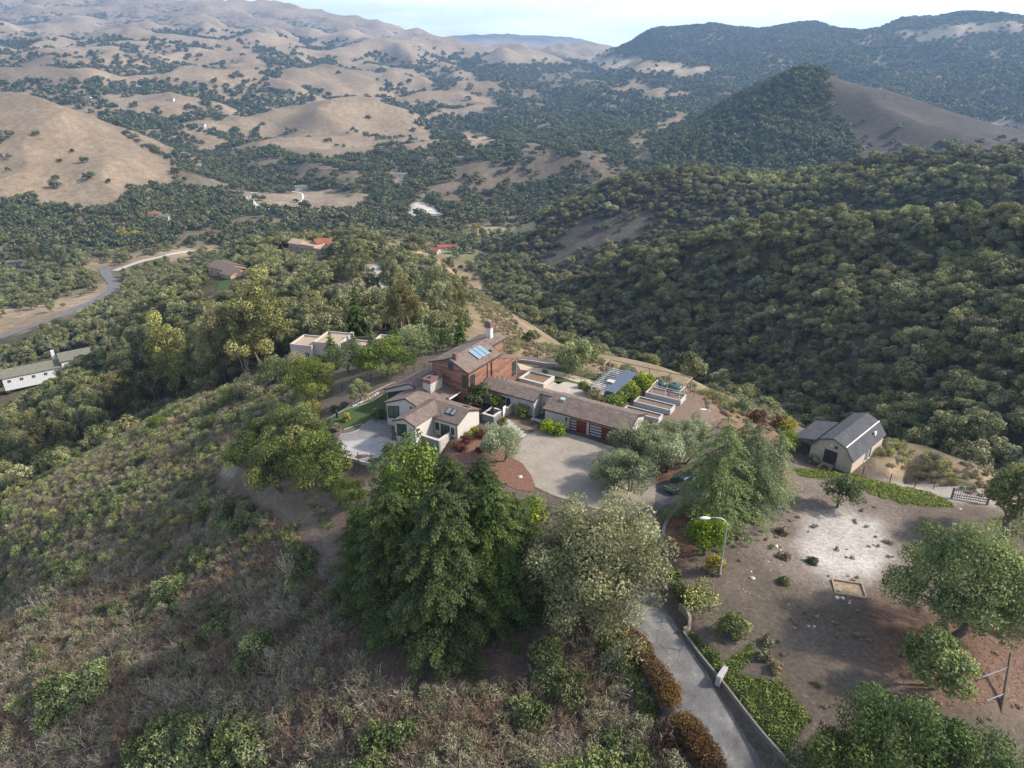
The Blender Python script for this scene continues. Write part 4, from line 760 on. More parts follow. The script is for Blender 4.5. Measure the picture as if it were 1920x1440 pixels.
MB().bar((-12.0, -11.2, 2.9), (-12.0, -11.2, 3.6), .1).build('vent_pipe', METALG, wing); p = MB(); p.prism([(-10.6, -7.6, wz(-7.6)+.02), (-9.6, -7.6, wz(-7.6)+.02), (-9.6, -6.9, wz(-6.9)+.02), (-10.6, -6.9, wz(-6.9)+.02)], (0, 0, .1)); p.build('roof_vent', METALD, wing)
ch_b = MB().box(-19.55, -17.95, -6.6, -3.3, 2.6, 5.35).build('chimney', STONEL, house, bevel=.02); MB().box(-19.65, -17.85, -6.7, -3.2, 5.35, 6.0).build('chimney_head', BRICKD, ch_b)
for k in range(2): MB().lathe([(.25, 0), (.25, .25), (.18, .25)], (-18.75, -5.8+k*1.5, 6.0), 10).build('flue', METALD, ch_b)
# recessed redwood entrance between the tower and the bedroom wing
e_ = MB(); e_.prism([(-15.5, -5.5, -.3), (-15.5, -2.2, -.3), (-15.5, -2.2, 2.75), (-15.5, -5.5, 2.75)], (-T, 0, 0)); e_.prism([(-15.5, -2.2, -.3), (-13.2, -2.2, -.3), (-13.2, -2.2, 2.9), (-15.5, -2.2, 2.9)], (0, -.1, 0)); e_.build('entrance_wall', REDWOOD, house)
window(house, (-15.5, -5.0, .2), D_B, N_R, 2.4, 2.2, lights=3, frame=plain('red_frame', (.22,.08,.045), .6)); MB().box(-15.6, -14.9, -5.5, -2.3, 2.78, 2.95).build('entrance_roof', SHINGLE, house); MB().box(-14.9, -14.8, -5.6, -2.3, 2.8, 3.0).build('gutter', TRIMW, house)
MB().box(-13.15, -13.02, -1.0, -.85, 1.7, 2.3).build('wall_lamp', TRIMW, house)
# walled court in front of the bedroom wing
cw = MB().box(-13.45, -9.95, -15.0, -14.65, -2.6, .72).build('court_wall', STONED, house); cw2 = MB().box(-10.3, -9.95, -14.65, -11.72, -2.6, .722).build('court_wall', STONEL, house); MB().box(-13.5, -9.9, -15.05, -14.6, .722, .84).build('cap', CAPM, cw); MB().box(-10.35, -9.9, -14.6, -11.72, .724, .842).build('cap', CAPM, cw2); MB().box(-13.45, -10.3, -14.65, -11.7, -1.2, -.62).build('court_floor', CAPM, house)
KEEP_CLEAR += [(hx, hy, 40)]
# ------------------------------------------------------------------ drives, terraces, beds
def drape(name, poly, mat, dz=.03, step=1.6, z=None, skirt=0., parent=None, kind='structure'):
    bm = bmesh.new(); vs_ = [bm.verts.new((float(x), float(y), 0)) for x, y in poly]; bm.faces.new(vs_); bmesh.ops.triangulate(bm, faces=bm.faces[:])
    xs = [p[0] for p in poly]; ys = [p[1] for p in poly]
    for ax, lo, hi in ((0, min(xs), max(xs)), (1, min(ys), max(ys))):
        for k in np.arange(lo+step, hi, step):
            co = (k, 0, 0) if ax == 0 else (0, k, 0); no = (1, 0, 0) if ax == 0 else (0, 1, 0); bmesh.ops.bisect_plane(bm, geom=bm.verts[:]+bm.edges[:]+bm.faces[:], plane_co=co, plane_no=no)
    for v in bm.verts: v.co.z = (float(ground(v.co.x, v.co.y)) if z is None else z)+dz
    bm.normal_update()
    for f in bm.faces:
        if f.normal.z < 0: f.normal_flip()
    if skirt:
        r = bmesh.ops.extrude_edge_only(bm, edges=[e for e in bm.edges if len(e.link_faces) == 1])
        for v in r['geom']:
            if isinstance(v, bmesh.types.BMVert): v.co.z -= skirt
    me = bpy.data.meshes.new(name); bm.to_mesh(me); bm.free(); me.materials.append(mat); o = link(name, me, parent)
    if kind and parent is None: tag(o, kind=kind)
    return o
def zp(z, *pts): return [tuple(at_z(px, py, z)[:2]) for px, py in pts]
def spline(pts, n=6):
    P = [np.array(p, float) for p in pts]; P = [2*P[0]-P[1]]+P+[2*P[-1]-P[-2]]; o = []
    for i in range(1, len(P)-2):
        for t in np.linspace(0, 1, n, endpoint=False): o.append(.5*((2*P[i])+(-P[i-1]+P[i+1])*t+(2*P[i-1]-5*P[i]+4*P[i+1]-P[i+2])*t*t+(-P[i-1]+3*P[i]-3*P[i+1]+P[i+2])*t**3))
    o.append(P[-2]); return [tuple(q) for q in o]
def ribbon(name, line, w, mat, dz=.03, nx=8, kind='structure', wob=0.):
    L_ = np.array([p[:2] for p in line]); d = unit(np.gradient(L_, axis=0)); nrm = np.c_[d[:, 1], -d[:, 0]]; ww = w if hasattr(w, '__len__') else [w]*len(L_); V = []
    for i, p in enumerate(L_):
        for k in range(nx+1):
            s = (k/nx-.5)*ww[i]; q = p+nrm[i]*s+ (wob*noise(p[0]*1.3+k*9., p[1]*1.3) if k in (0, nx) else 0); V.append((q[0], q[1], float(ground(q[0], q[1]))+dz))
    F = [(i*(nx+1)+k, i*(nx+1)+k+1, (i+1)*(nx+1)+k+1, (i+1)*(nx+1)+k) for i in range(len(L_)-1) for k in range(nx)]
    me = bpy.data.meshes.new(name); me.from_pydata(V, [], F); me.materials.append(mat); me.polygons.foreach_set('use_smooth', np.ones(len(F), bool)); me.update(); o = link(name, me); tag(o, kind=kind)
    return o
def wall_along(name, line, w, h, mat, parent=None, sink=.5, level=None, hs=None):
    L_ = np.array([p[:2] for p in line]); d = unit(np.gradient(L_, axis=0)); nrm = np.c_[d[:, 1], -d[:, 0]]; V = []; n = len(L_)
    for i, p in enumerate(L_):
        g0 = float(ground(*p)); top = (level if level is not None else g0+(hs[i] if hs is not None else h))
        for s, z in ((-.5, g0-sink), (-.5, top), (.5, top), (.5, g0-sink)): q = p+nrm[i]*w*s; V.append((q[0], q[1], z))
    F = [(i*4+k, i*4+(k+1) % 4, (i+1)*4+(k+1) % 4, (i+1)*4+k) for i in range(n-1) for k in range(4)]+[(0, 1, 2, 3), tuple((n-1)*4+k for k in (3, 2, 1, 0))]
    me = bpy.data.meshes.new(name); me.from_pydata(V, [], F); me.materials.append(mat); me.update(); return link(name, me, parent)
def pavermat(name, c1, c2, w=.45, h=.22, mort=.02):
    m, nt, b = nmat(name); b.inputs['Roughness'].default_value = .9; b.inputs['Specular IOR Level'].default_value = .2; tc = nt.nodes.new('ShaderNodeTexCoord'); br = nt.nodes.new('ShaderNodeTexBrick'); br.inputs['Scale'].default_value = 1; br.inputs['Brick Width'].default_value = w; br.inputs['Row Height'].default_value = h; br.inputs['Mortar Size'].default_value = mort
    mp = nt.nodes.new('ShaderNodeMapping'); mp.inputs['Rotation'].default_value = (0, 0, math.radians(32)); nt.links.new(tc.outputs['Object'], mp.inputs['Vector']); nt.links.new(mp.outputs[0], br.inputs['Vector'])
    br.inputs['Color1'].default_value = rgba(c1); br.inputs['Color2'].default_value = rgba(c2); br.inputs['Mortar'].default_value = rgba([x*.55 for x in c2]); n2 = noisen(nt, .35, 5, .6); n3 = noisen(nt, 4, 3, .7)
    col = mixc(nt, 1., br.outputs['Color'], ramp(nt, n2, [(.3, (.86,.85,.84)), (.7, (1.1,1.1,1.1))]), 'MULTIPLY'); col = mixc(nt, 1., col, ramp(nt, n3, [(.3, (.85,.85,.85)), (.7, (1.12,1.12,1.12))]), 'MULTIPLY'); nt.links.new(col, b.inputs['Base Color']); bump(nt, b, br.outputs['Fac'], .2, .01); return m
PAVER = pavermat('driveway_pavers', (.335,.29,.238), (.275,.237,.194)); PAVERG = pavermat('grey_pavers', (.24,.235,.225), (.19,.185,.178)); PATIO = pavermat('patio_slabs', (.4,.35,.3), (.36,.315,.27), 1.2, 1.2, .01)
CONC = plain('concrete', (.17,.155,.138), .9, .22, 1.2, bmp=.1); CONCP = plain('pale_concrete', (.38,.36,.34), .9, .25, .9)
m, nt, b = nmat('asphalt'); b.inputs['Roughness'].default_value = .92; b.inputs['Specular IOR Level'].default_value = .2
n1 = noisen(nt, .45, 6, .65); n2 = noisen(nt, 7, 3, .7); colr = ramp(nt, n1, [(.3, (.085,.083,.082)), (.52, (.135,.131,.125)), (.68, (.215,.207,.192))]); colr = mixc(nt, 1., colr, ramp(nt, n2, [(.3, (.75,.75,.75)), (.7, (1.2,1.2,1.2))]), 'MULTIPLY')
tc = nt.nodes.new('ShaderNodeTexCoord'); nd = nt.nodes.new('ShaderNodeTexNoise'); nd.inputs['Scale'].default_value = .5; nd.inputs['Detail'].default_value = 3; ad = nt.nodes.new('ShaderNodeMix'); ad.data_type = 'VECTOR'; ad.inputs['Factor'].default_value = .45; vo = nt.nodes.new('ShaderNodeTexVoronoi'); vo.feature = 'DISTANCE_TO_EDGE'; vo.inputs['Scale'].default_value = .5
nt.links.new(tc.outputs['Object'], nd.inputs['Vector']); nt.links.new(tc.outputs['Object'], ad.inputs[4]); nt.links.new(nd.outputs['Color'], ad.inputs[5]); nt.links.new(ad.outputs[1], vo.inputs['Vector'])
cf = nt.nodes.new('ShaderNodeMath'); cf.operation = 'LESS_THAN'; cf.inputs[1].default_value = .009; nt.links.new(vo.outputs['Distance'], cf.inputs[0]); cm_ = nt.nodes.new('ShaderNodeMapRange'); cm_.inputs['From Min'].default_value = .5; cm_.inputs['From Max'].default_value = .58; cm_.inputs['To Max'].default_value = .8; nt.links.new(noisen(nt, .22, 3, .5), cm_.inputs['Value']); cg_ = nt.nodes.new('ShaderNodeMath'); cg_.operation = 'MULTIPLY'; nt.links.new(cf.outputs[0], cg_.inputs[0]); nt.links.new(cm_.outputs[0], cg_.inputs[1]); colr = mixc(nt, cg_.outputs[0], colr, (.07,.07,.073)); nt.links.new(colr, b.inputs['Base Color']); bump(nt, b, n2, .3, .02); ASPH = m
MULCH = plain('red_mulch', (.2,.108,.072), .95, .5, 3.5, bmp=.6, c2=(.1,.048,.032)); BEDSOIL = plain('garden_soil', (.2,.14,.1), .95, .45, 3, bmp=.5); GRAVELT = plain('tan_gravel', (.5,.39,.27), .95, .25, 4)
TURF = plain('lawn_turf', (.055,.085,.022), .95, .4, 5, bmp=.4, c2=(.03,.052,.014)); RUSTM = plain('rusty_steel', (.2,.08,.045), .8, .4, 6); WOODG = plain('weathered_wood', (.36,.27,.2), .85, .4, 5, c2=(.2,.14,.1))
drive = drape('driveway', zp(0, (1064,812),(1100,822),(1160,842),(1212,858),(1222,880),(1230,905),(1228,945),(1180,965),(1090,945),(1040,930),(1003,913),(995,893),(980,873),(955,858),(966,842),(976,828),(988,816),(1008,806),(1030,812),(1045,800)), PAVER, .05)
road_line = spline([(*p, z) for p, z in zip(ROADC, ROADZ)]+[(*at_z(1330,905,0)[:2], 0)], 7)
ribbon('access_road', road_line, 4.9, ASPH, .035, 10, wob=.3)
drape('mulch_bed', zp(-.3, (826,846),(850,834),(872,818),(905,806),(940,798),(962,812),(976,826),(966,842),(955,858),(980,873),(995,893),(1003,913),(1000,926),(970,922),(930,905),(895,885),(850,872)), MULCH, .06, 1.2)
drape('entry_bed', [hw(*q) for q in [(-6.2,-1.5),(-6.2,1.0),(-2.3,1.0),(.1,.2),(4.3,.2),(4.2,-1.8),(2.,-2.4),(-.2,-3.2),(-2.2,-3.6),(-4.,-5.2),(-6.,-6.6)]], BEDSOIL, .055, 1.2)
lawn_poly = zp(-1.55, *[z1p(*q) for q in [(45,880),(130,842),(240,800),(370,765),(480,725),(560,672),(640,640),(640,760),(560,900),(480,885),(430,905),(370,945),(300,968),(200,985),(100,940)]])
drape('lower_lawn', lawn_poly, TURF, .05, 1.)
drape('lower_terrace', zp(-1.55, *[z1p(*q) for q in [(185,1025),(270,1015),(350,985),(385,945),(430,912),(490,880),(560,905),(640,900),(650,1080),(560,1050),(400,1075),(250,1090),(150,1085)]]), PAVERG, .045, 1.)
drape('lower_court', zp(-1.55, *[z1p(*q) for q in [(150,1090),(250,1094),(400,1079),(560,1054),(650,1084),(800,1130),(760,1180),(600,1240),(490,1275),(300,1235),(140,1195)]]), CONCP, .045, 1.2)
drape('flower_bed', zp(-1.55, *[z1p(*q) for q in [(150,800),(290,720),(400,690),(500,640),(545,655),(470,718),(330,765),(230,795),(140,832)]]), BEDSOIL, .06, 1.)
def edging(line, label, h=.1, w=.12, mat=CONCP, z=-1.55, name='garden_edging', cat='edging'):
    o = wall_along(name, spline([tuple(at_z(*z1p(*q), z)[:2]) for q in line], 5), w, h, mat, sink=.3); return tag(o, label, cat)
edging([(40,885),(130,845),(240,802),(370,767),(480,727),(560,674)], 'pale kerb between the lower lawn and its flower bed')
edging([(95,810),(160,775),(290,715),(400,672),(520,620),(640,570),(700,560)], 'pale kerb above the flower bed along the fence', z=-1.4)
edging([(190,1028),(275,1018),(350,988),(380,940),(300,962),(215,988)], 'curved pale kerb round the small bed beside the grey terrace')
edging([(130,1195),(300,1235),(490,1277),(560,1260)], 'low concrete retaining wall below the fenced lower court', .35, .3, CONCP, -1.6, 'retaining_wall', 'wall')
edging([(150,1087),(250,1092),(400,1077),(560,1052),(640,1085)], 'thin step edge between the grey terrace and the lower court', .1, .14)
# back terrace
loc = lambda pts: [hw(*q) for q in pts]
drape('back_patio', loc([(-10.3,7.0),(.3,7.0),(8.,8.),(8.,14.),(3.2,18.2),(.6,16.4),(-3.6,17.2),(-6.4,15.6),(-6.5,13.8),(-10.3,11.8)]), PATIO, .05)
drape('garden_path', zp(0, *[z2p(*q) for q in [(300,262),(440,305),(540,312),(700,350),(900,400),(1000,432),(1090,470),(1060,500),(960,460),(820,430),(620,372),(450,335),(330,320)]]), GRAVELT, .055)
drape('back_lawn', zp(0, *[z2p(*q) for q in [(600,372),(700,395),(820,432),(830,445),(700,415),(640,440),(605,420)]]), TURF, .05); drape('garden_lawn', zp(0, *[z2p(*q) for q in [(540,305),(660,300),(760,350),(900,370),(1050,395),(1090,450),(1000,430),(900,398),(700,348)]]), TURF, .05)
drape('planter_yard', loc([(8.5,8.),(9.5,24.),(19.,25.),(24.,17.),(21.,8.)]), BEDSOIL, .045)
def box_wall_ring(mb, a0, a1, b0, b1, z0, z1, t): mb.box(a0, a1, b0, b0+t, z0, z1).box(a0, a1, b1-t, b1, z0, z1).box(a0, a0+t, b0+t, b1-t, z0, z1-.001).box(a1-t, a1, b0+t, b1-t, z0, z1-.001)
def local_thing(name, label, cat, a, b, z=0., group=None, rz=0.): x, y = hw(a, b); return thing(name, label, cat, (x, y, z), math.radians(-32)+rz, group)
WHITEW = plain('white_painted_boards', (.4,.395,.385), .8, .12, 3)
for (a0, a1, b0, b1), lb in zip([(10.6,17.1,18.5,21.4),(10.3,16.9,14.0,16.4),(10.0,16.4,9.9,11.9)], ['white raised planter box farthest from the garage, under the pipe frame', 'middle one of the three white raised planter boxes', 'white raised planter box nearest the garage end wall']):
    t = local_thing('planter_box', lb, 'planter', a0, b0, 0, 'white raised planter boxes'); w, d = a1-a0, b1-b0
    for k in range(2):
        mb = MB(); box_wall_ring(mb, 0, w, 0, d, .02+k*.45, .02+k*.45+.435, .1); mb.build('board_course', WHITEW, t)
    MB().box(.1, w-.1, .1, d-.1, .1, .72).build('soil', BEDSOIL, t)
    for p in ((-.06, -.06), (w-.08, -.06), (w-.08, d-.08), (-.06, d-.08)): MB().box(p[0], p[0]+.14, p[1], p[1]+.14, 0, .98).build('corner_post', WHITEW, t)
    rim = MB(); box_wall_ring(rim, -.05, w+.05, -.05, d+.05, .905, .96, .22); rim.build('rim', WHITEW, t)
t = local_thing('raised_garden_bed', 'stone walled raised bed with dry plants beside the back patio', 'planter', -11.9, 12.); mb = MB(); box_wall_ring(mb, 0, 5.3, 0, 4.2, 0, .78, .35); mb.build('wall', STONEL, t); mb = MB(); box_wall_ring(mb, -.05, 5.35, -.05, 4.25, .78, .88, .45); mb.build('cap', CAPM, t); MB().box(.35, 4.95, .35, 3.85, 0, .6).build('soil', plain('brown_bed', (.23,.15,.09), .95, .5, 4), t)
# timber frame round the tanks
t = local_thing('fence_frame', 'tall timber post and rail frame round the tanks and planters', 'fence', .9, 24.3)
for a in (0, 4., 8., 12., 16.): MB().box(a-.08, a+.08, -.08, .08, -.6, 3.0).build('post', WOODG, t)
for a, b_ in ((0, -2.6), (16., -2.8)): MB().box(a-.08, a+.08, b_-.08, b_+.08, -.6, 3.0).build('post', WOODG, t)
MB().box(-.1, 16.1, -.07, .07, 3.0, 3.16).build('rail', WOODG, t); MB().box(-.07, .07, -2.7, -.07, 3.0, 3.16).build('rail', WOODG, t); MB().box(15.93, 16.07, -2.9, -.07, 3.0, 3.16).build('rail', WOODG, t)
t = local_thing('pipe_frame', 'thin white pipe frame standing over the far planter box', 'frame', 11.7, 18.6); 
for a, b_ in ((0, 0), (5.1, 0), (0, 2.6), (5.1, 2.6), (2.5, 0)): MB().bar((a, b_, 0), (a, b_, 2.6), .04).build('post', TRIMW, t)
for p, q in (((0,0,2.6),(5.1,0,2.6)), ((0,0,2.6),(0,2.6,2.6)), ((5.1,0,2.6),(5.1,2.6,2.6))): MB().bar(p, q, .04).build('rail', TRIMW, t)
TANKM = plain('dark_green_plastic', (.06,.1,.085), .45, .15, 3)
for a, b_, r, h, lb in ((2.3, 22.6, 1.35, 1.9, 'dark green water tank beside the pergola'), (11.9, 22.9, .95, 1.7, 'smaller green water tank behind the far planter box'), (14.5, 22.9, 1.35, 1.9, 'large green water tank at the right end of the timber frame')):
    t = local_thing('water_tank', lb, 'tank', a, b_, 0, 'green water tanks'); MB().lathe([(r*.97, 0), (r, .1), (r, h*.7), (r*.94, h*.82), (r*.7, h*.95), (r*.28, h), (r*.28, h)], n=20).build('shell', TANKM, t, True); MB().lathe([(r*.27, h-.02), (r*.27, h+.12), (r*.2, h+.2)], n=14).build('lid', TANKM, t)
    for k in range(2): MB().lathe([(r+.02, h*(.2+.25*k)), (r+.04, h*(.23+.25*k)), (r+.02, h*(.26+.25*k))], n=20).build('rib', TANKM, t, True)
# pergola
t = local_thing('pergola', 'slatted pergola with blue grey roof panels beside the clipped hedge', 'pergola', 2.6, 12.0)
for a, b_ in ((.3, .4), (4.7, .4), (.3, 5.), (4.7, 5.), (.3, 9.6), (4.7, 9.6)): MB().box(a-.08, a+.08, b_-.08, b_+.08, 0, 2.4).build('post', WHITEW, t)
for a in (.3, 4.7): MB().box(a-.06, a+.06, 0, 10., 2.4, 2.58).build('beam', WHITEW, t)
BLUEP = glassmat('blue_grey_panel', (.13,.16,.21), .35)
for k in range(12):
    b_ = .25+k*.82; MB().box(-.2, 2.5, b_, b_+.12, 2.582, 2.75).build('slat', WHITEW, t)
    p = MB(); p.prism([(2.6, b_-.2, 2.6), (5.1, b_-.2, 2.6), (5.1, b_+.3, 2.86), (2.6, b_+.3, 2.86)], (0, 0, .04)); p.build('roof_panel', BLUEP, t)
t = local_thing('outdoor_fireplace', 'stone outdoor fireplace with a tall square chimney on the patio', 'fireplace', 5.3, 15.0); MB().box(-.9, .9, -.5, .7, 0, 1.1).build('hearth', STONED, t); MB().box(-.5, .5, -.4, .5, 1.1, 3.1).build('chimney', STONED, t); MB().box(-.6, .6, -.5, .6, 3.1, 3.25).build('cap', CAPM, t); MB().box(-.45, .45, -.52, -.4, .2, .8).build('firebox', METALD, t)
t = local_thing('garden_statue', 'slender pale statue standing on the garden lawn', 'statue', .1, 21.2); STM = plain('statue_stone', (.5,.48,.45), .8); MB().box(-.3, .3, -.3, .3, 0, .35).build('plinth', STM, t); MB().lathe([(.22, .35), (.16, .7), (.2, 1.1), (.24, 1.45), (.1, 1.62), (.13, 1.75), (.12, 1.9), (.02, 2.0)], n=10).build('figure', STM, t, True)
t = local_thing('spa', 'sunken spa with pale rim on the back patio', 'spa', -6.1, 8.9); mb = MB(); box_wall_ring(mb, 0, 4.2, 0, 2.4, 0, .45, .3); mb.build('rim', CAPM, t); MB().box(.3, 3.9, .3, 2.1, .05, .3).build('water', glassmat('spa_water', (.05,.09,.12), .05), t)
# front: fountain court, steps, gate wall
t = local_thing('fountain', 'tiered dark fountain in a square stone walled basin by the entrance', 'fountain', -9.0, -4.4); mb = MB(); box_wall_ring(mb, 0, 2.3, 0, 2.9, -.4, 1.2, .3); mb.build('basin_wall', STONED, t); mb = MB(); box_wall_ring(mb, -.05, 2.35, -.05, 2.95, 1.2, 1.32, .42); mb.build('cap', CAPM, t); MB().box(.3, 2., .3, 2.6, 0, 1.0).build('water', glassmat('dark_water', (.03,.035,.04), .05), t)
for r, z in ((.75, 1.15), (.5, 1.55), (.28, 1.95)): MB().lathe([(.12, z-.25), (.14, z-.05), (r, z+.05), (r*1.02, z+.12), (r*.8, z+.08)], (1.15, 1.45, 0), 14).build('bowl', METALD, t, True)
t = local_thing('garden_wall', 'stone garden wall beside the entrance gate', 'wall', -6.5, -.9); MB().box(0, .3, 0, 2.1, -.1, 1.5).build('wall', STONEL, t); MB().box(-.05, .35, -.05, 2.1, 1.5, 1.6).build('cap', CAPM, t)
t = local_thing('entrance_gate', 'white gate leaf with rust steel frame by the fountain', 'gate', -6.6, -1.9); MB().box(0, .1, -.05, .05, 0, 2.2).build('post', RUSTM, t); MB().box(0, .1, .95, 1.05, 0, 2.2).build('post', RUSTM, t); MB().box(.02, .08, .05, .95, .05, 2.0).build('leaf', TRIMW, t)
for k in range(6): 
    t = local_thing('stepping_slab', ['pale stepping slab nearest the entrance gate','second pale stepping slab from the entrance gate','third pale stepping slab from the entrance gate','third pale stepping slab from the driveway','second pale stepping slab from the driveway','pale stepping slab next to the driveway'][k], 'slab', -5.2+k*.95, -2.4-k*.55, .0, 'pale stepping slabs'); MB().box(-.55, .35, -.8, .5, 0, .09).build('slab_top', CONCP, t)
t = local_thing('side_bench', 'low pale stone bench by the recessed side entry', 'bench', -2., .2); MB().box(0, 1.9, -.6, 0, .32, .45).build('seat', CONCP, t); MB().box(.1, .4, -.5, -.1, 0, .32).build('leg', CONCP, t); MB().box(1.5, 1.8, -.5, -.1, 0, .32).build('leg', CONCP, t)
t = local_thing('green_bin', 'green wheeled bin at the end wall of the garage', 'bin', 15.8, 4.6); MB().prism([(0,0,.1),(.6,0,.1),(.6,.6,.1),(0,.6,.1)], (0,0,.9)).build('body', plain('green_plastic', (.03,.2,.17), .5, .1), t); MB().box(-.04, .64, -.06, .64, 1.0, 1.07).build('lid', MATS['green_plastic'], t)
# fences: posts one by one
def post_line(name, label, pts, h, mat, r=.05, rails=(), railr=.012, group=None, wire=METALD):
    p0 = pts[0]; t = thing(name, label, 'fence', p0, 0., group)
    for p in pts: q = np.array(p)-np.array(p0); MB().bar((q[0], q[1], q[2]-.3), (q[0], q[1], q[2]+h), r, 5).build('post', mat, t)
    for z in rails:
        for a, b_ in zip(pts[:-1], pts[1:]): a_, c_ = np.array(a)-p0, np.array(b_)-p0; MB().bar((a_[0], a_[1], a_[2]+z*h), (c_[0], c_[1], c_[2]+z*h), railr, 4).build('wire', wire, t)
    return t
def gpt(px, py): return tuple(hit(px, py))
post_line('wire_fence', 'black post and wire fence behind the lower lawn', [gpt(*z1p(*q)) for q in [(110,690),(205,640),(290,605),(380,575),(460,552),(560,528),(655,510),(750,492),(850,474),(940,455)]], 1.7, METALD, .06, (.3,.6,.95))
post_line('deer_fence', 'tall rust coloured posts of the fence below the lower court', [gpt(*z1p(*q)) for q in [(130,1250),(243,1280),(350,1300),(470,1310)]], 2.2, RUSTM, .08, (.35,.65,.95))
post_line('track_fence', 'thin dark posts lining the gravel track left of the big oak', [gpt(*q) for q in [(476,812),(489,806),(504,797),(522,790),(536,775),(551,767)]], 1.6, METALD, .045, (.5,.9))
post_line('back_fence', 'dark post fence beyond the garden path at the canyon edge', [tuple([*hw(a, 24.6+.02*a), float(ground(*hw(a, 24.6)))]) for a in (-17,-15,-13,-11,-9,-7,-5)], 1.5, METALD, .05, (.3,.6,.95))
post_line('edge_fence', 'rusty posts along the canyon edge right of the planters', [gpt(*z2p(*q)) for q in [(1750,545),(1850,585),(1930,610)]]+[gpt(*q) for q in [(1370,775),(1400,785)]], 1.9, RUSTM, .05, (.5,.95))
wall_along('low_wall', spline([gpt(*z2p(*q)) for q in [(320,255),(430,268),(540,285),(620,290)]], 4), .3, .6, CONCP); tag(bpy.data.objects['low_wall'], 'low pale wall along the garden path at the canyon rim', 'wall')
# ------------------------------------------------------------------ road edges, bank, gate, shed, vehicles, lamp
KERB = plain('kerb_concrete', (.26,.22,.175), .9, .3, 2.)
o = wall_along('road_kerb', spline([gpt(*q) for q in [(1296,942),(1275,952),(1257,968),(1247,985),(1243,1003),(1240,1020)]], 5), .4, .35, KERB); tag(o, 'curved tan kerb on the inside of the road bend', 'kerb')
o = wall_along('kerb', spline([gpt(*q) for q in [(1190,925),(1215,912),(1245,902),(1280,893),(1310,885)]], 5), .3, .18, KERB); tag(o, 'tan kerb on the outer side of the bend below the olives', 'kerb')
o = wall_along('retaining_wall', spline([gpt(*q) for q in [(1236,1035),(1237,1065),(1243,1095),(1250,1115)]], 5), .3, .7, CONC); tag(o, 'low grey roadside wall below the street lamp', 'wall')
o = wall_along('retaining_wall', spline([gpt(*q) for q in [(1273,1142),(1285,1152),(1292,1166),(1291,1182),(1281,1188)]], 5), .3, .8, KERB); tag(o, 'curved end of the roadside retaining wall by the drain', 'wall')
o = wall_along('retaining_wall', spline([gpt(*q) for q in [(1281,1190),(1310,1230),(1345,1272),(1390,1330),(1440,1392),(1500,1460)]], 5), .2, .5, CONC); tag(o, 'long grey retaining wall below the ice plant bank', 'wall')
t = thing('wall_pier', 'short pale concrete pier in the roadside wall', 'pier', gpt(1352,1272), .9); MB().box(-.9, .9, -.25, .25, -.3, .95).build('block', CONCP, t, bevel=.04)
# shed
su = unit(np.array([4.6, -4.8])); sv = np.array([-su[1], su[0]]); shed = thing('barn_shed', 'tan board sided barn shed with grey gambrel roof below the knoll', 'shed', (47.3, 98.2, -3.0), math.atan2(su[1], su[0]))
SW, SL = 6.6, 12.0; prof = [(-.25, 2.25), (1.25, 4.15), (3.3, 4.95), (5.35, 4.15), (SW+.25, 2.25)]
g = MB(); gp = [(0, 0, 0), (SW, 0, 0), (SW, 0, 2.4), (5.3, 0, 4.05), (3.3, 0, 4.82), (1.3, 0, 4.05), (0, 0, 2.4)]; g.prism(gp, (0, .15, 0)); g.prism([(x, SL, z) for x, _, z in gp], (0, -.15, 0)); g.box(0, .15, .15, SL-.15, 0, 2.4); g.box(SW-.15, SW, .15, SL-.15, 0, 2.4); g.build('wall', TANSIDE, shed)
for (x0, z0), (x1, z1) in zip(prof[:-1], prof[1:]):
    r_ = MB(); r_.prism([(x0, -.3, z0), (x1, -.3, z1), (x1, SL+.3, z1), (x0, SL+.3, z0)], (0, 0, .12)); r_.build('roof', SHINGLEG, shed)
rr_ = MB()
for (x0, z0), (x1, z1) in zip(prof[:-1], prof[1:]): rr_.prism([(x0, -.32, z0-.1), (x1, -.32, z1-.1), (x1, -.32, z1+.1), (x0, -.32, z0+.1)], (0, -.06, 0))
rr_.build('rake_board', plain('slate_trim', (.07,.08,.095), .6), shed); MB().obox((5.35, SL/2, 4.29), (0, 1, 0), (1, 0, 0), (0, 0, 1), SL/2+.32, .09, .03).build('flashing', TRIMW, shed)
MB().box(2.2, 4.2, -.04, .0, .35, 2.75).build('door', plain('dark_door', (.045,.04,.042), .6), shed); MB().obox((3.2, -.06, 1.5), (1, 0, 0), (0, 1, 0), (0, 0, 1), .03, .02, 1.2).build('door_rail', TRIMD, shed)
MB().box(3.0, 3.25, -.12, -.01, 3.5, 3.75).build('lamp', TRIMW, shed); window(shed, (3.6, -.0, 3.3), D_A, N_F, .4, .4, frame=TRIMD, name='vent')
for y in (5.0, 6.4): window(shed, (SW, y, .1), D_B, N_R, .9, 2.0, frame=TRIMW, name='side_door')
MB().box(6.05, 6.3, 8.6, 9.1, 3.3, 3.9).build('roof_vent', TRIMW, shed)
ln = MB(); ln.prism([(-3.5, .9, 2.0), (.2, .9, 3.0), (.2, 9.4, 3.0), (-3.5, 9.4, 2.0)], (0, 0, .12)); ln.build('lean_to_roof', SHINGLEG, shed); ln = MB().box(-3.3, 0, 4.5, 9.2, 0, 2.05); ln.build('lean_to_wall', TANSIDE, shed)
for y in (1.1, 4.4): MB().box(-3.35, -3.2, y, y+.15, 0, 2.05).build('lean_to_post', WOODG, shed)
t = thing('timber_ramp', 'small timber ramp with handrail at the shed door', 'ramp', (47.3+su[0]*3.2-sv[0]*1.5, 98.2+su[1]*3.2-sv[1]*1.5, -2.95), math.atan2(su[1], su[0])); r_ = MB(); r_.prism([(-1., -1.2, 0), (1., -1.2, 0), (1., 1.4, .35), (-1., 1.4, .35)], (0, 0, .08)); r_.build('deck', WOODG, t)
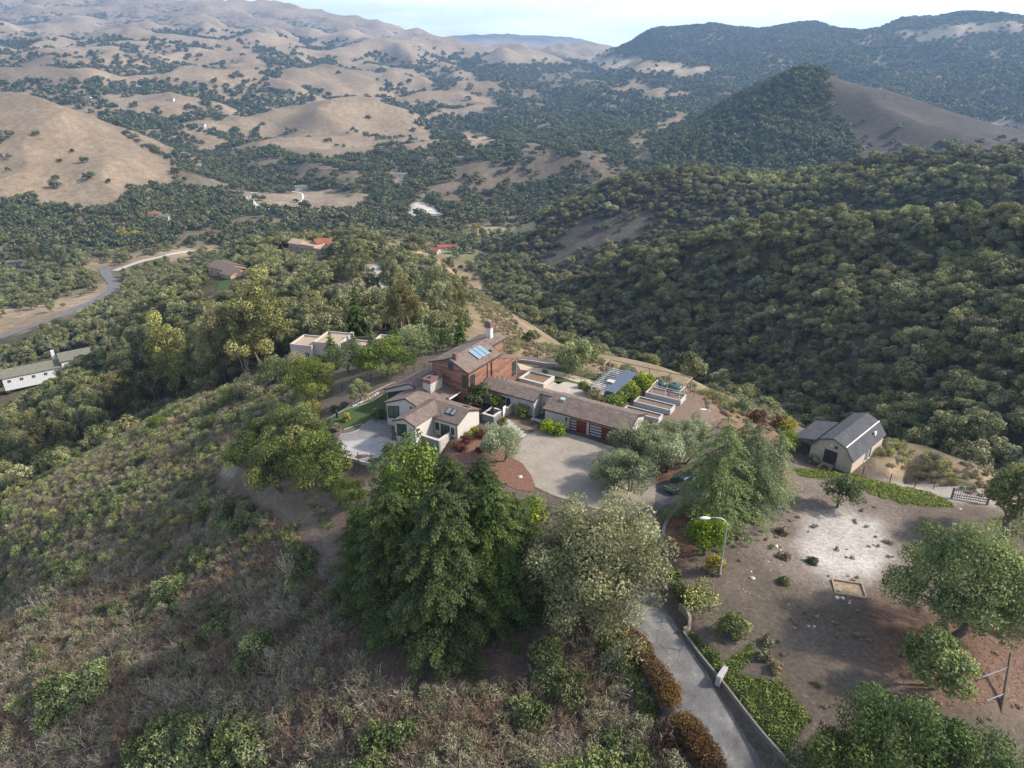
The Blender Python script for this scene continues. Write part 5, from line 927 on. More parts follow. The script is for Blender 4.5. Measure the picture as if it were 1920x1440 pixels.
for y in (-1.0, 1.2): MB().box(1.0, 1.1, y, y+.1, 0, 1.15).build('post', WOODG, t)
MB().obox((1.05, .1, 1.1), (0, 1, 0), (1, 0, 0), (0, 0, 1), 1.2, .05, .05).build('handrail', RUSTM, t); MB().obox((1.05, .1, .65), (0, 1, 0), (1, 0, 0), (0, 0, 1), 1.2, .03, .05).build('handrail', RUSTM, t)
# steel gate and its posts
p0 = np.array(gpt(1784, 934)); p1 = np.array(gpt(1850, 947)); gv = p1-p0; gl = float(np.hypot(gv[0], gv[1])); t = thing('farm_gate', 'wide grey steel bar gate across the pale track', 'gate', p0, math.atan2(gv[1], gv[0]))
GATEM = plain('gate_steel', (.12,.14,.16), .5, .2, 5, metal=.3)
for x in (0, gl): MB().box(x-.12, x+.12, -.12, .12, -.3, 1.75).build('post', GATEM, t)
for z in (.25, .65, 1.45): MB().box(.12, gl-.12, -.04, .04, z-.05, z+.05).build('rail', GATEM, t)
for k in range(14): x = .35+k*(gl-.7)/13; MB().box(x-.03, x+.03, -.03, .03, .3, 1.4).build('bar', GATEM, t)
post_line('post_row', 'row of rusty posts between the shed and the steel gate', [gpt(*z3) for z3 in [(1617,891),(1668,905),(1715,914),(1750,917)]], 1.55, RUSTM, .07)
t = thing('marker_stake', 'thin rusty stake standing in the stony clearing', 'stake', gpt(1412,992)); MB().bar((0,0,-.2), (.05,0,2.2), .05, 5).build('stake_rod', RUSTM, t)
# street lamp
lp_ = np.array(gpt(1349,1080)); t = thing('street_lamp', 'tall grey street lamp with curved arm beside the road', 'street lamp', lp_)
LAMPM = plain('lamp_grey', (.4,.42,.44), .4, .1, 3, metal=.4); MB().lathe([(.16, 0), (.16, .5), (.1, .55), (.09, 3.5), (.07, 7.3), (.07, 7.4)], n=10).build('pole', LAMPM, t, True)
arc = np.array([(.0, 0, 7.3), (-.25, 0, 7.75), (-.8, 0, 8.1), (-1.6, 0, 8.2), (-2.2, 0, 8.15)]); v, f = tubes([(arc, [.06,.055,.05,.045,.045])], 6); link('arm', mesh_np('arm', v, f, LAMPM, smooth=True), t)
hd = MB(); hd.lathe([(.05, -.62), (.2, -.5), (.3, -.15), (.3, .2), (.18, .5), (.08, .62)], n=12); me = hd.mesh('head', plain('lamp_white', (.62,.65,.68), .35, .08), True); me.transform(Matrix.Scale(.55, 4, (0, 1, 0)) @ Matrix.Identity(4)); h_ = link('head', me, t); h_.rotation_euler = (0, -PI/2, 0); h_.location = (-2.6, 0, 8.12); h_.scale = (.6, 1.2, 1)
t = thing('street_lamp', 'white lamp head on a post behind the olives, near the planters', 'street lamp', (*hw(25.2, 8.2), float(ground(*hw(25.2, 8.2))))); MB().bar((0,0,0), (0,0,5.2), .06, 8).build('pole', LAMPM, t); v, f = tubes([(np.array([(0,0,5.1),(-.3,0,5.45),(-.9,.2,5.5)]), [.05,.045,.04])], 6); link('arm', mesh_np('arm', v, f, LAMPM), t); h_ = link('head', me, t); h_.rotation_euler = (0, -PI/2, 0); h_.location = (-1.2, .2, 5.45); h_.scale = (.55, 1.1, .9)
# vehicles
def car(name, label, loc_, rz, paint, L_=5.2, Wd=1.95, H_=1.85, truck=False):
    t = thing(name, label, 'car', loc_, rz); hw_ = Wd/2; xf = L_/2
    body = [(-xf,.5),(-xf,1.0),(-xf+.1,1.08),(xf-1.4,1.12),(xf-.15,.98),(xf,.8),(xf,.45),(xf-.1,.35),(-xf+.1,.35)]
    b_ = MB(); b_.prism([(x, -hw_, z) for x, z in body], (0, Wd, 0)); b_.build('body', paint, t, bevel=.07)
    cab = [(-xf+.25,1.08),(-xf+.5,H_-.06),(-xf+.75,H_),(.55,H_),(.75,H_-.05),(1.35,1.1)] if not truck else [(-.9,1.08),(-.75,H_-.05),(-.6,H_),(.75,H_),(.95,H_-.05),(1.5,1.1)]
    c_ = MB(); c_.prism([(x, -hw_+.12, z) for x, z in cab], (0, Wd-.24, 0)); c_.build('cabin', paint, t, bevel=.08)
    wsx = cab[-1]; wst = cab[-2]; g = MB(); g.prism([(wst[0]+.04, -hw_+.22, wst[1]), (wst[0]+.04, hw_-.22, wst[1]), (wsx[0]-.02, hw_-.2, wsx[1]+.06), (wsx[0]-.02, -hw_+.2, wsx[1]+.06)], (.03, 0, .03)); g.build('windscreen', GLASS, t)
    r0, r1 = cab[1], cab[0]; g = MB(); g.prism([(r0[0]-.03, -hw_+.25, r0[1]-.05), (r0[0]-.03, hw_-.25, r0[1]-.05), (r1[0]-.0, hw_-.25, r1[1]+.12), (r1[0]-.0, -hw_+.25, r1[1]+.12)], (-.03, 0, .0)); g.build('rear_window', GLASS, t)
    for s in (-1, 1):
        g = MB(); y = s*(hw_-.115); g.prism([(cab[1][0]+.12, y, H_-.14), (cab[-2][0]-.1, y, H_-.14), (cab[-1][0]-.25, y, 1.2), (cab[0][0]+.15, y, 1.2)], (0, s*.015, 0)); g.build('side_window', GLASS, t); MB().box(xf-.25, xf+.01, s*hw_*.72-.2, s*hw_*.72+.2, .72, .88).build('headlight', FROST, t)
        MB().box(-xf-.012, -xf+.1, s*hw_*.84-.13, s*hw_*.84+.13, .72, 1.0).build('tail_light', plain('red_lens', (.35,.012,.01), .25, .05), t); MB().box(.95, 1.2, s*(hw_+.0)-.0*s-(.18 if s < 0 else 0), s*hw_+(.18 if s > 0 else 0), 1.12, 1.28).build('mirror', paint, t)
        for x in (-xf+.95, xf-.95):
            w_ = MB(); w_.lathe([(.2, -.12), (.37, -.12), (.39, -.08), (.39, .08), (.37, .12), (.2, .12)], n=18); wm = w_.mesh('tyre', plain('rubber', (.02,.02,.02), .9), True); wo = link('wheel', wm, t, (x, s*(hw_-.08), .39)); wo.rotation_euler = (PI/2, 0, 0); MB().lathe([(.2, -.125), (.05, -.13), (.05, .13), (.2, .125)], n=12).build('rim', METALG, wo)
    MB().box(xf-.06, xf+.015, -hw_*.5, hw_*.5, .6, .9).build('grille', METALG if truck else METALD, t); MB().box(xf-.1, xf+.06, -hw_*.97, hw_*.97, .36, .56).build('bumper', METALG, t); MB().box(-xf-.05, -xf+.1, -hw_*.95, hw_*.95, .38, .56).build('bumper', METALG, t)
    return t
def paintm(name, c):
    m, nt, b = nmat(name); b.inputs['Base Color'].default_value = rgba(c); b.inputs['Roughness'].default_value = .25; b.inputs['Metallic'].default_value = .2; b.inputs['Coat Weight'].default_value = .6; return m
tk = at_z(1278, 912, 0); car('pickup_truck', 'black pickup parked on the bend under the grey green cedar', (tk[0], tk[1], float(ground(tk[0], tk[1]))+.04), math.radians(222), paintm('black_paint', (.012,.016,.03)), 5.6, 2.0, 1.9, True)
ck = at_z(1100, 1030, -.5); car('parked_car', 'silver car with red tail lights half hidden by the dusty olive tree', (ck[0], ck[1]+2.0, float(ground(ck[0], ck[1]+2.))+.05), math.radians(100), paintm('silver_paint', (.5,.52,.55)), 4.7, 1.85, 1.5)
# sandbox, litter, fallen pole
sb = np.array(gpt(1591, 1106)); t = thing('sandbox', 'timber framed square of pale sand in the clearing', 'sandbox', sb, math.radians(-14)); mb = MB()
for x0, x1, y0, y1 in ((-1.7,1.7,-1.3,-1.12),(-1.7,1.7,1.12,1.3),(-1.7,-1.52,-1.12,1.12),(1.52,1.7,-1.12,1.12)): MB().box(x0, x1, y0, y1, -.25, .3).build('board', WOODG, t)
MB().box(-1.52, 1.52, -1.12, 1.12, -.25, .12).build('sand', plain('pale_sand', (.33,.25,.165), .95, .55, 2.2, bmp=.6, c2=(.15,.105,.068)), t)
rk = np.random.RandomState(21); ROCKM = plain('pale_rock', (.55,.52,.48), .9, .25, 3); rocks = []
for k in range(3):
    bm = bmesh.new(); bmesh.ops.create_icosphere(bm, subdivisions=1, radius=.5)
    for v in bm.verts: v.co = v.co*(.7+.5*rk.rand()); v.co.z *= .6
    me_ = bpy.data.meshes.new('rock'); bm.to_mesh(me_); bm.free(); me_.materials.append(ROCKM); rocks.append(me_)
for (px, py, s), lb in zip([(1569,1121,.7),(1580,1122,.6),(1593,1131,.4),(1411,1085,.75),(1408,1072,.35),(1527,1175,.35),(1516,1174,.3),(1455,1025,.7),(1463,1031,.4),(1790,985,.9),(1800,955,.6),(975,895,.9)], ['larger white rock at the front edge of the sandbox','white rock just right of the larger one by the sandbox','small white rock right of the sandbox corner','flat white block lying alone left in the clearing','tiny white stone above the flat white block','right one of two small stones in the middle of the clearing','left one of two small stones in the middle of the clearing','pale rock on the bank left of the white patch','small pale rock beside the one left of the white patch','pale rock at the foot of the tree beside the gate','pale rock at the left post of the steel gate','pale boulder at the tip of the mulch bed']):
    p = gpt(px, py); t = link('rock', rocks[rk.randint(3)], None, (p[0], p[1], p[2]+.05*s), rk.rand()*6, s); tag(t, lb, 'rock', 'pale rocks')
p = np.array(gpt(1878, 1335)); t = thing('fallen_pole', 'long weathered pole leaning at the right edge with grey arms', 'pole', p); MB().bar((0,0,-.1), (3.6,5.2,2.0), .16, 8, .12).build('pole', plain('pole_wood', (.13,.09,.065), .9, .4, 3), t); MB().bar((-.9,1.0,.3), (.8,1.4,.75), .06, 6).build('arm', METALG, t); MB().bar((.0,3.3,.9), (2.6,3.9,1.5), .06, 6).build('arm', METALG, t)
p = gpt(1459, 951); t = thing('blue_tarp', 'crumpled blue grey tarp on the stony bank', 'tarp', p); rs_ = np.random.RandomState(4); bm = bmesh.new(); bmesh.ops.create_grid(bm, x_segments=8, y_segments=6, size=1.)
for v in bm.verts: v.co = (v.co.x*.9, v.co.y*.5, .12+.16*rs_.rand()*(1-v.co.x**2*.8))
me_ = bpy.data.meshes.new('sheet'); bm.to_mesh(me_); bm.free(); me_.materials.append(plain('blue_grey_tarp', (.12,.19,.22), .5)); link('sheet', me_, t)
p = gpt(1275, 1186); t = thing('drain_grate', 'rusty square drain grate beside the road', 'drain', p, .5); MB().box(-.5, .5, -.35, .35, -.1, .06).build('frame', CONC, t)
for k in range(6): MB().box(-.42+k*.15, -.36+k*.15, -.3, .3, .06, .1).build('bar', RUSTM, t)
t = thing('garden_ornament', 'dark upright ornament standing at the lawn edge', 'ornament', (*at_z(*z1p(155,880), -1.55)[:2], -1.55)); MB().lathe([(.16, 0), (.2, .3), (.17, .75), (.24, 1.0), (.2, 1.25), (.08, 1.4)], n=10).build('body', METALD, t, True); MB().lathe([(.02, 1.35), (.15, 1.45), (.13, 1.62), (.02, 1.7)], n=10).build('head', METALD, t, True)
# white stones along the flower bed
for k, (a_, b_) in enumerate([(345,752),(362,745),(380,738),(402,728),(425,716),(447,704),(470,690),(492,678),(512,664),(528,652),(300,772),(322,764)]):
    p = at_z(*z1p(a_, b_), -1.45); t = link('bed_stone', rocks[k % 3], None, (p[0], p[1], -1.42), k*1.7, .42+.1*(k % 3)); tag(t, 'white stone in the row edging the flower bed above the lower lawn', 'stone', 'white stones edging the flower bed')
# ------------------------------------------------------------------ trees and shrubs round the house, one by one
def put(name, meshes, label, cat, px, py, s=1., rz=None, group=None, p=None, clearr=0.):
    q = np.array(gpt(px, py)) if p is None else np.array(p); t = add_tree(name, meshes, label, cat, (q[0], q[1], q[2]-.05), random.uniform(0, 6.28) if rz is None else rz, s, group)
    if clearr: KEEP_CLEAR.append((q[0], q[1], clearr))
    return t
def put1(name, me, label, cat, px, py, s=1., group=None, p=None, rz=None):
    q = np.array(gpt(px, py)) if p is None else np.array(p); o = link(name, me, None, (q[0], q[1], q[2]-.03), random.uniform(0, 6.28) if rz is None else rz, s); return tag(o, label, cat, group)
def lab(px, py, a, b): return a
# live oaks left of the house
LO = [broad_tree('live_oak', 300+i, 5.0, 8.0, 1.6, L_LIVE, BARK, K=64, per=230, size=.155, cr=.27, stems=2, limbs=10, low=-.3, fill=.5) for i in range(2)]
for i, (px, py, s, lb) in enumerate([(478,882,.82,'leftmost oak of the dark clump beside the gravel track'), (532,918,.95,'front middle oak of the dark clump beside the gravel track'), (596,905,.95,'right hand oak of the dark clump below the fenced court'), (560,845,.92,'rear oak of the dark clump behind the front three'), (505,850,.8,'small rear oak of the dark clump nearest the track'), (583,748,.9,'round dark oak left of the lower lawn, above the track'), (655,945,.5,'small dark oak at the foot of the tall conifers, left'), (628,930,.42,'grey green small oak left of the conifer clump')]):
    put('live_oak', LO[i % 2], lb, 'oak tree', px, py, s, group='live oaks left of the house', clearr=5*s)
GT = broad_tree('green_tree', 320, 4.6, 8.0, 1.5, L_GREEN, BARK, K=56, per=210, size=.155, cr=.27, limbs=8, fill=.5)
put('broadleaf_tree', GT, 'bright green round tree behind the lower lawn fence', 'tree', 727, 708, 1., clearr=5)
ST = broad_tree('small_tree', 321, 1.8, 4.0, .9, L_RTREE, BARK, K=34, per=90, size=.13, cr=.3, limbs=6)
put('garden_tree', ST, 'small grey green tree on the flower bed above the lawn', 'tree', 676, 752, 1.05)
put('garden_tree', broad_tree('mag', 322, 2.0, 4.6, .8, L_OAK, BARK, K=34, per=90, size=.2, cr=.34, limbs=6), 'dark glossy tree between the redwood tower and the fountain', 'tree', 0, 0, 1.05, p=(*hw(-11.4, -1.2), 0))
put('garden_tree', broad_tree('lime', 323, 1.1, 2.6, .5, L_LIME, BARK, K=20, per=60, size=.14, cr=.36, limbs=4), 'small lime green tree behind the fountain', 'tree', 0, 0, 1., p=(*hw(-9.0, .2), 0))
for i, (px, py, s, lb) in enumerate([(652,700,.75,'mid green tree right of the round dark oak'), (690,690,.6,'dark tree between the two larger trees by the fence'), (780,668,.8,'olive green tree behind the left eaves of the house'), (820,662,.7,'dark green tree against the tower left side'), (745,668,.7,'green tree just right of the bright green one, by the neighbour'), (520,720,.75,'grey green tree at the left of the fenced garden'), (555,700,.6,'pale grey green tree above the round oak'), (470,745,.62,'grey bushy tree on the scrub slope above the track'), (430,760,.55,'grey green bush tree on the upper scrub slope'), (395,800,.3,'low green bush alone on the left scrub slope'), (300,800,.35,'bright green low bush on the left slope below the eucalyptus'), (560,700,.5,'olive tree hiding the left corner of the adobe house'), (605,700,.5,'dark green tree in front of the adobe house middle')]):
    if s: put('mixed_tree', broad_tree('mixed_tree', 340+i, 5., 8., 1.2, [L_OAK, L_LIVE, L_RTREE, L_OAK, L_GREEN, L_RTREE, L_SAGE, L_SAGE, L_RTREE, L_LIVE, L_GREEN, L_RTREE, L_OAK][i], BARK, K=44, per=130, size=.2, cr=.3, limbs=6, fill=.5), lb, 'tree', px, py, s, group='trees round the upper garden', clearr=5*s)
put('broadleaf_tree', broad_tree('willowy', 360, 3.3, 5.6, .5, L_RTREE, BARK, K=46, per=130, size=.17, cr=.3, limbs=6, squash=.9), 'broad fresh green tree on the garden lawn behind the patio', 'tree', 0, 0, 1.05, p=(*hw(-5.0, 22.0), 0))
# eucalyptus on the left
EU = [broad_tree('eucalyptus', 400+i, 7.2, 25., 6., [L_EUC, L_EUCG, L_EUC][i], BARKE, K=84, per=190, size=.33, cr=.23, stems=[3, 2, 4][i], limbs=16, squash=1.05, fill=.35, low=-.55, tr=.02, lop=.3, aspect=.5) for i in range(3)]
for i, (px, py, s, k, lb) in enumerate([(330,750,1.,0,'tall eucalyptus with three bare tan trunks in the left grove'), (292,758,.9,1,'grey green eucalyptus left of the one with bare trunks'), (470,708,.95,2,'golden brown eucalyptus, widest of the left grove'), (425,722,.9,2,'golden eucalyptus in the middle of the left grove'), (500,698,1.0,0,'tallest yellow eucalyptus at the right end of the grove'), (385,735,.75,1,'darker eucalyptus between the bare trunks and the golden ones'), (226,800,.62,0,'yellow green eucalyptus with one orange trunk on the slope'), (190,824,.6,1,'pale eucalyptus with forked trunk above the scrub slope'), (132,850,.6,1,'grey eucalyptus second from the left edge'), (92,868,.6,0,'leaning eucalyptus near the left edge'), (30,885,.6,1,'eucalyptus at the left edge in front of the white house'), (258,780,.68,2,'brown eucalyptus behind the low bright bush')]):
    put('eucalyptus', EU[k], lb, 'eucalyptus', px, py, s, group='eucalyptus grove on the left slope', clearr=4)
# trees on the spur behind
for i, (px, py, s, k, lb) in enumerate([(663,552,.66,1,'tall eucalyptus beside the bend of the neighbours road'), (735,560,.66,1,'eucalyptus right of the pale stepped path'), (757,635,.62,0,'light green eucalyptus with pale trunk behind the adobe house'), (815,615,.64,1,'wide olive eucalyptus on the dry slope'), (855,605,.5,0,'olive eucalyptus at the right end of the spur trees'), (700,560,.4,1,'silvery tree beside the pale stepped path'), (115,500,.9,1,'grey eucalyptus in the valley at far left'), (70,500,.85,0,'eucalyptus beside the valley house at far left'), (150,505,.8,1,'right hand eucalyptus of the far left valley group')]):
    put('eucalyptus', EU[k], lb, 'eucalyptus', px, py, s, group='eucalyptus behind the house', clearr=6*s)
PN = [conifer('pine', 430+i, 12., 3.6, [L_CYPR, L_DEOD][i], BARK, whorls=24, per=6, dens=22, size=.3, droop=.2, spread=.3) for i in range(2)]
for px, py, s, k, lb in [(672,625,1.15,0,'dark green pine behind the adobe house'), (625,692,.75,0,'pointed dark green conifer in front of the adobe house'), (700,668,.62,1,'yellowish conifer in front of the adobe house'), (792,655,.8,1,'spreading cedar in front of the pale adobe walls'), (865,655,.65,0,'dark conifer behind the tower chimney'), (665,665,.5,1,'small pale conifer at the adobe house corner')]:
    put('conifer', PN[k], lb, 'conifer', px, py, s, group='conifers behind the house', clearr=3)
# redwood clump in the middle foreground
RW = [conifer('redwood', 450+i, 20., 7.0, L_CONIF, BARK, whorls=50, per=9, dens=52, size=.145, droop=.18, spread=.3, ragged=.45, shape=.42, aspect=.45) for i in range(3)]
for i, (px, py, s, k, lb) in enumerate([(838,1182,.95,0,'tallest redwood at the front of the dark conifer clump'), (748,1150,.84,1,'front left redwood of the conifer clump'), (922,1145,.86,2,'front right redwood of the conifer clump'), (698,1120,.68,2,'left edge redwood of the conifer clump'), (880,1120,.8,1,'brownish redwood in the middle of the conifer clump'), (960,1105,.66,0,'right edge redwood of the conifer clump beside the dusty tree'), (905,1030,.66,2,'rear right redwood with sparse brown top below the mulch bed'), (850,1010,.62,1,'rear middle redwood with sparse top below the court wall'), (790,1140,.75,0,'inner redwood behind the front left one')]):
    put('redwood', RW[k], lb, 'redwood', px, py, s, group='redwoods in the foreground clump')
CY = broad_tree('cypress', 470, 3.4, 15., .4, L_CYPR, BARK, K=70, per=120, size=.21, cr=.36, limbs=6, squash=1.1, fill=.5, low=-.55, lop=.1, wild=.6)
put('cypress', CY, 'vivid green cypress column standing out behind the redwoods', 'cypress', 788, 1032, 1.02, group='cypresses in the foreground clump'); put('cypress', CY, 'darker cypress just left of the vivid green one', 'cypress', 735, 1000, .72, group='cypresses in the foreground clump'); put('cypress', CY, 'low green cypress at the left foot of the redwoods', 'cypress', 690, 1070, .62, group='cypresses in the foreground clump')
for i, (px, py, s, lb) in enumerate([(995,985,1.,'bright lime shrub between the redwoods and the dusty tree'), (965,1045,.9,'bright green shrub at the right foot of the redwoods'), (1000,1030,.8,'lower bright green shrub beside the dusty tree')]): put1('tall_shrub', shrub('tall_shrub', 480+i, 2.2, 4.6, L_LIME if i == 0 else L_GREEN, K=24, per=90, size=.17), lb, 'shrub', px, py, s, 'bright shrubs by the dusty tree')
# the dusty olive coloured tree by the road
put('pepper_tree', broad_tree('pepper', 500, 7.2, 13.6, 2.6, L_PEPPER, BARK, K=120, per=260, size=.155, cr=.21, stems=3, limbs=20, squash=.85, fill=.35, low=-.6, lop=.15), 'large dusty olive tree hanging over the road', 'tree', 1118, 1160, 1.); put('pepper_tree', broad_tree('pepperb', 501, 4., 9., 1., L_PEPPER, BARK, K=60, per=190, size=.15, cr=.25, stems=2, limbs=10, fill=.4, low=-.5), 'smaller dusty tree at the left foot of the large one', 'tree', 1040, 1140, 1.)
# olives
OLV = [broad_tree('olive', 510+i, 2.7, 5.2, 1.2, L_OLIVE, BARK, K=46, per=150, size=.15, cr=.28, stems=2, limbs=8, aspect=.3, squash=1., along_up=.9, fill=.45) for i in range(2)]
for i, (px, py, s, lb) in enumerate([(940,866,1.08,'single round olive tree on the mulch bed by the driveway'), (1162,912,1.0,'front olive of the row at the lower end of the driveway'), (1146,903,.85,'leftmost olive of the row, reaching over the driveway'), (1180,868,1.12,'olive in front of the wide garage door'), (1248,882,1.,'olive second from the cedar'), (1282,872,.95,'olive next to the grey green cedar'), (1300,838,.9,'olive behind the cedar near the planters'), (1250,842,.9,'olive right of the garage end wall'), (1215,848,.9,'olive touching the garage corner'), (1185,925,1.1,'olive nearest the dusty tree at the court edge'), (1226,878,1.05,'olive above the kerb of the road bend'), (1135,915,.8,'small olive at the near edge of the court')]):
    put('olive_tree', OLV[i % 2], lb, 'olive tree', px, py, s, group='olive trees round the driveway')
# cedars
CD = [conifer('cedar', 530+i, 15., 7.0, L_DEOD, BARK, whorls=26, per=7, dens=34, size=.19, droop=.42, spread=.26, ragged=.45, shape=.6, aspect=.25, fan=.25) for i in range(2)]
for i, (px, py, s, lb) in enumerate([(1338,985,1.05,'largest grey green cedar drooping over the parked pickup'), (1402,950,.86,'middle cedar of the three beside the clearing'), (1446,930,.7,'rightmost cedar of the three, nearest the shed'), (1385,905,.7,'rear cedar behind the middle one')]): put('cedar', CD[i % 2], lb, 'cedar', px, py, s, group='cedars beside the road bend')
put('garden_tree', broad_tree('lamptree', 540, 2.2, 5.2, 1.4, L_GREEN, BARK, K=36, per=110, size=.15, cr=.32, limbs=6), 'bright green tree behind the street lamp', 'tree', 1322, 1040, 1.); put1('sapling', shrub('sapling', 541, 1.1, 3.2, L_YELLOW, K=24, per=60, size=.13, cr=.55), 'thin yellow sapling at the foot of the street lamp', 'sapling', 1338, 1072)
put('garden_tree', broad_tree('cleartree', 542, 2.3, 4.8, 1.1, L_OAK, BARK, K=34, per=90, size=.15, cr=.3, limbs=8, fill=.4), 'small olive brown tree alone at the top of the clearing', 'tree', 1570, 952, 1.)
RT = broad_tree('grey_gum', 545, 6.4, 12.5, 2.6, L_RTREE, BARK, K=110, per=240, size=.155, cr=.22, stems=3, limbs=18, fill=.4, low=-.45, lop=.1)
put('gum_tree', RT, 'large grey green tree in the right of the clearing', 'tree', 1782, 1188, .95); put('gum_tree', broad_tree('gum2', 546, 2.9, 6.4, 1., L_RTREE, BARK, K=46, per=110, size=.17, cr=.28, stems=2, limbs=8), 'smaller grey tree in front of the large one in the clearing', 'tree', 1748, 1290, .95)
put('gum_tree', broad_tree('gum3', 547, 3.6, 11., 3.4, L_RTREE, BARK, K=50, per=120, size=.19, cr=.28, limbs=10, lean=.2), 'slim leaning tree beside the steel gate at the right edge', 'tree', 1880, 1008, 1.); put('gum_tree', broad_tree('gum4', 548, 3.6, 7.5, 1.2, L_OAK, BARK, K=50, per=110, size=.18, cr=.28, limbs=8), 'dark tree at the right edge below the slim leaning one', 'tree', 1905, 1165, 1.)
p_ = at_z(1690, 1345, 8.5); put('pine_tree', broad_tree('pinebr', 550, 4.6, 9.5, 2., L_CYPR, BARK, K=90, per=190, size=.17, cr=.26, limbs=12, aspect=.3, squash=.8, along_up=.7, fill=.5), 'big bright green pine crown at the bottom right corner', 'pine', 0, 0, 1., p=(p_[0], p_[1], float(ground(p_[0], p_[1])))); p_ = at_z(1860, 1390, 8.0); put('pine_tree', broad_tree('pinebs', 551, 4.2, 8.6, 2., L_CYPR, BARK, K=80, per=170, size=.17, cr=.26, limbs=12, aspect=.3, along_up=.7), 'second green pine crown in the bottom right corner, by the edge', 'pine', 0, 0, 1., p=(p_[0], p_[1], float(ground(p_[0], p_[1])))); p_ = at_z(1590, 1400, 6.5); put('pine_tree', broad_tree('pinebt', 552, 3.4, 7.5, 1.4, L_CONIF, BARK, K=60, per=150, size=.16, cr=.28, limbs=10, aspect=.3, along_up=.5), 'darker pine left of the big bright green crown', 'pine', 0, 0, 1., p=(p_[0], p_[1], float(ground(p_[0], p_[1]))))
# dead pale tree on the slope
rs = np.random.RandomState(60); paths = [limb([0,0,-.3], [.3,0,3.4], .13, .08, rs, 6, .03)]
for k in range(34):
    a = rs.rand()*6.28; z0 = 1.6+1.9*rs.rand(); l_2 = 1.2+1.6*rs.rand(); d = np.array([math.cos(a)*.55, math.sin(a)*.55, 1.]); st = np.array([.09*z0, 0, z0]); e = st+d/np.linalg.norm(d)*l_2; paths.append(limb(st, e, .045, .018, rs, 5, .06))
v, f = tubes(paths, 4); tm = mesh_np('dead_trunk', v, f, BARKW, smooth=True); cm = shrub('dead_crown', 61, 1.9, 5.2, L_PEPPER, K=26, per=22, size=.1)
q = gpt(540, 1108); t = thing('pale_tree', 'small nearly bare tree with white trunk on the scrub slope', 'tree', q, 0, None, 1.15); link('trunk', tm, t); c_ = link('crown', cm, t, (0, 0, 1.0))
# shrubs in the beds
def sset(rows, name, cat, group, leaf, R, H, K, per, size, seed, base=(600, 600, 4.8), zz=None, **kw):
    ms = [shrub(name, seed+i, R, H, leaf, K=K, per=per, size=size, **kw) for i in range(2)]
    for i, (a_, b_, s, lb) in enumerate(rows):
        px, py = base[0]+a_/base[2], base[1]+b_/base[2]; put1(name, ms[i % 2], lb, cat, px, py, s, group)
sset([(1325,1105,1.1,'rust red shrub left front in the mulch bed by the wing wall'), (1275,1175,1.,'rust red shrub at the corner of the court wall'), (1440,1190,.85,'rust shrub standing alone in the mulch bed'), (1480,1055,1.3,'largest rust shrub below the fountain wall'), (1530,1085,.8,'small dark red shrub right of the largest rust one'), (1210,1150,.7,'red flowering shrub against the pale court wall')], 'rust_shrub', 'shrub', 'rust shrubs in the mulch bed', L_RED, 1.0, 1.3, 12, 60, .12, 600)
sset([(1395,1035,1.,'yellow green shrub along the cream wing wall'), (1340,1060,.8,'low yellow green shrub left of the larger one by the wing wall')], 'yellow_shrub', 'shrub', 'yellow shrubs by the wing wall', L_LIME, 1.1, 1.3, 12, 60, .12, 610)
sset([(1825,870,1.25,'dark shrub with red flowers against the link wing wall'), (1640,945,.8,'small green shrub below the fountain wall'), (640,850,1.15,'dark shrub under the balcony of the stepped bays'), (520,890,1.1,'dark creeper shrub against the first bay')], 'dark_shrub', 'shrub', 'dark shrubs against the house', L_LIVE, 1.1, 1.9, 14, 70, .13, 615)
sset([(560,830,1.2,'yellow green shrub left of the small garage door'), (640,845,1.1,'yellow green shrub touching the small garage door'), (480,660,.8,'grey shrub in the recess by the side entry')], 'entry_shrub', 'shrub', 'shrubs by the garage', L_LIME, 1.35, 1.9, 16, 80, .13, 620, (900, 620, 4.364))
for k, (a, b_) in enumerate([(7.4,11.0),(7.9,13.0),(8.2,15.2),(8.5,17.4),(8.8,19.6),(9.1,21.8)]):
    if k == 0: HG = [shrub('hedge_shrub', 640+i, 1.55, 2.6, L_LIME if i else L_GREEN, K=22, per=110, size=.15) for i in range(2)]
    put1('hedge_shrub', HG[k % 2 if k < 5 else 1], ['clipped shrub nearest the garage in the lime green hedge row','second shrub from the garage in the hedge row','third shrub from the garage in the hedge row','third shrub from the canyon end of the hedge row','second shrub from the canyon end of the hedge row','largest shrub at the canyon end of the hedge row'][k], 'shrub', 0, 0, 1.0+.05*k, 'hedge row beside the pergola', p=(*hw(a, b_), 0))
for a, b_, s, lf, lb in [(1.6,14.0,1.,L_GREEN,'green shrub behind the garage roof beside the patio'), (3.2,12.6,1.05,L_DRY,'pale cream shrub behind the garage roof'), (5.2,11.0,.8,L_LIME,'round lime shrub behind the garage ridge'), (-.5,16.2,.8,L_GREEN,'low green shrub at the patio corner'), (.8,20.8,.7,L_GREEN,'low shrub beside the pale statue'), (-9.5,17.8,.6,L_SAGE,'grey shrub by the raised stone bed')]:
    put1('patio_shrub', shrub('patio_shrub', int(a*10)+700, 1.3, 1.9, lf, K=16, per=80, size=.14), lb, 'shrub', 0, 0, s, 'shrubs round the back patio', p=(*hw(a, b_), 0))
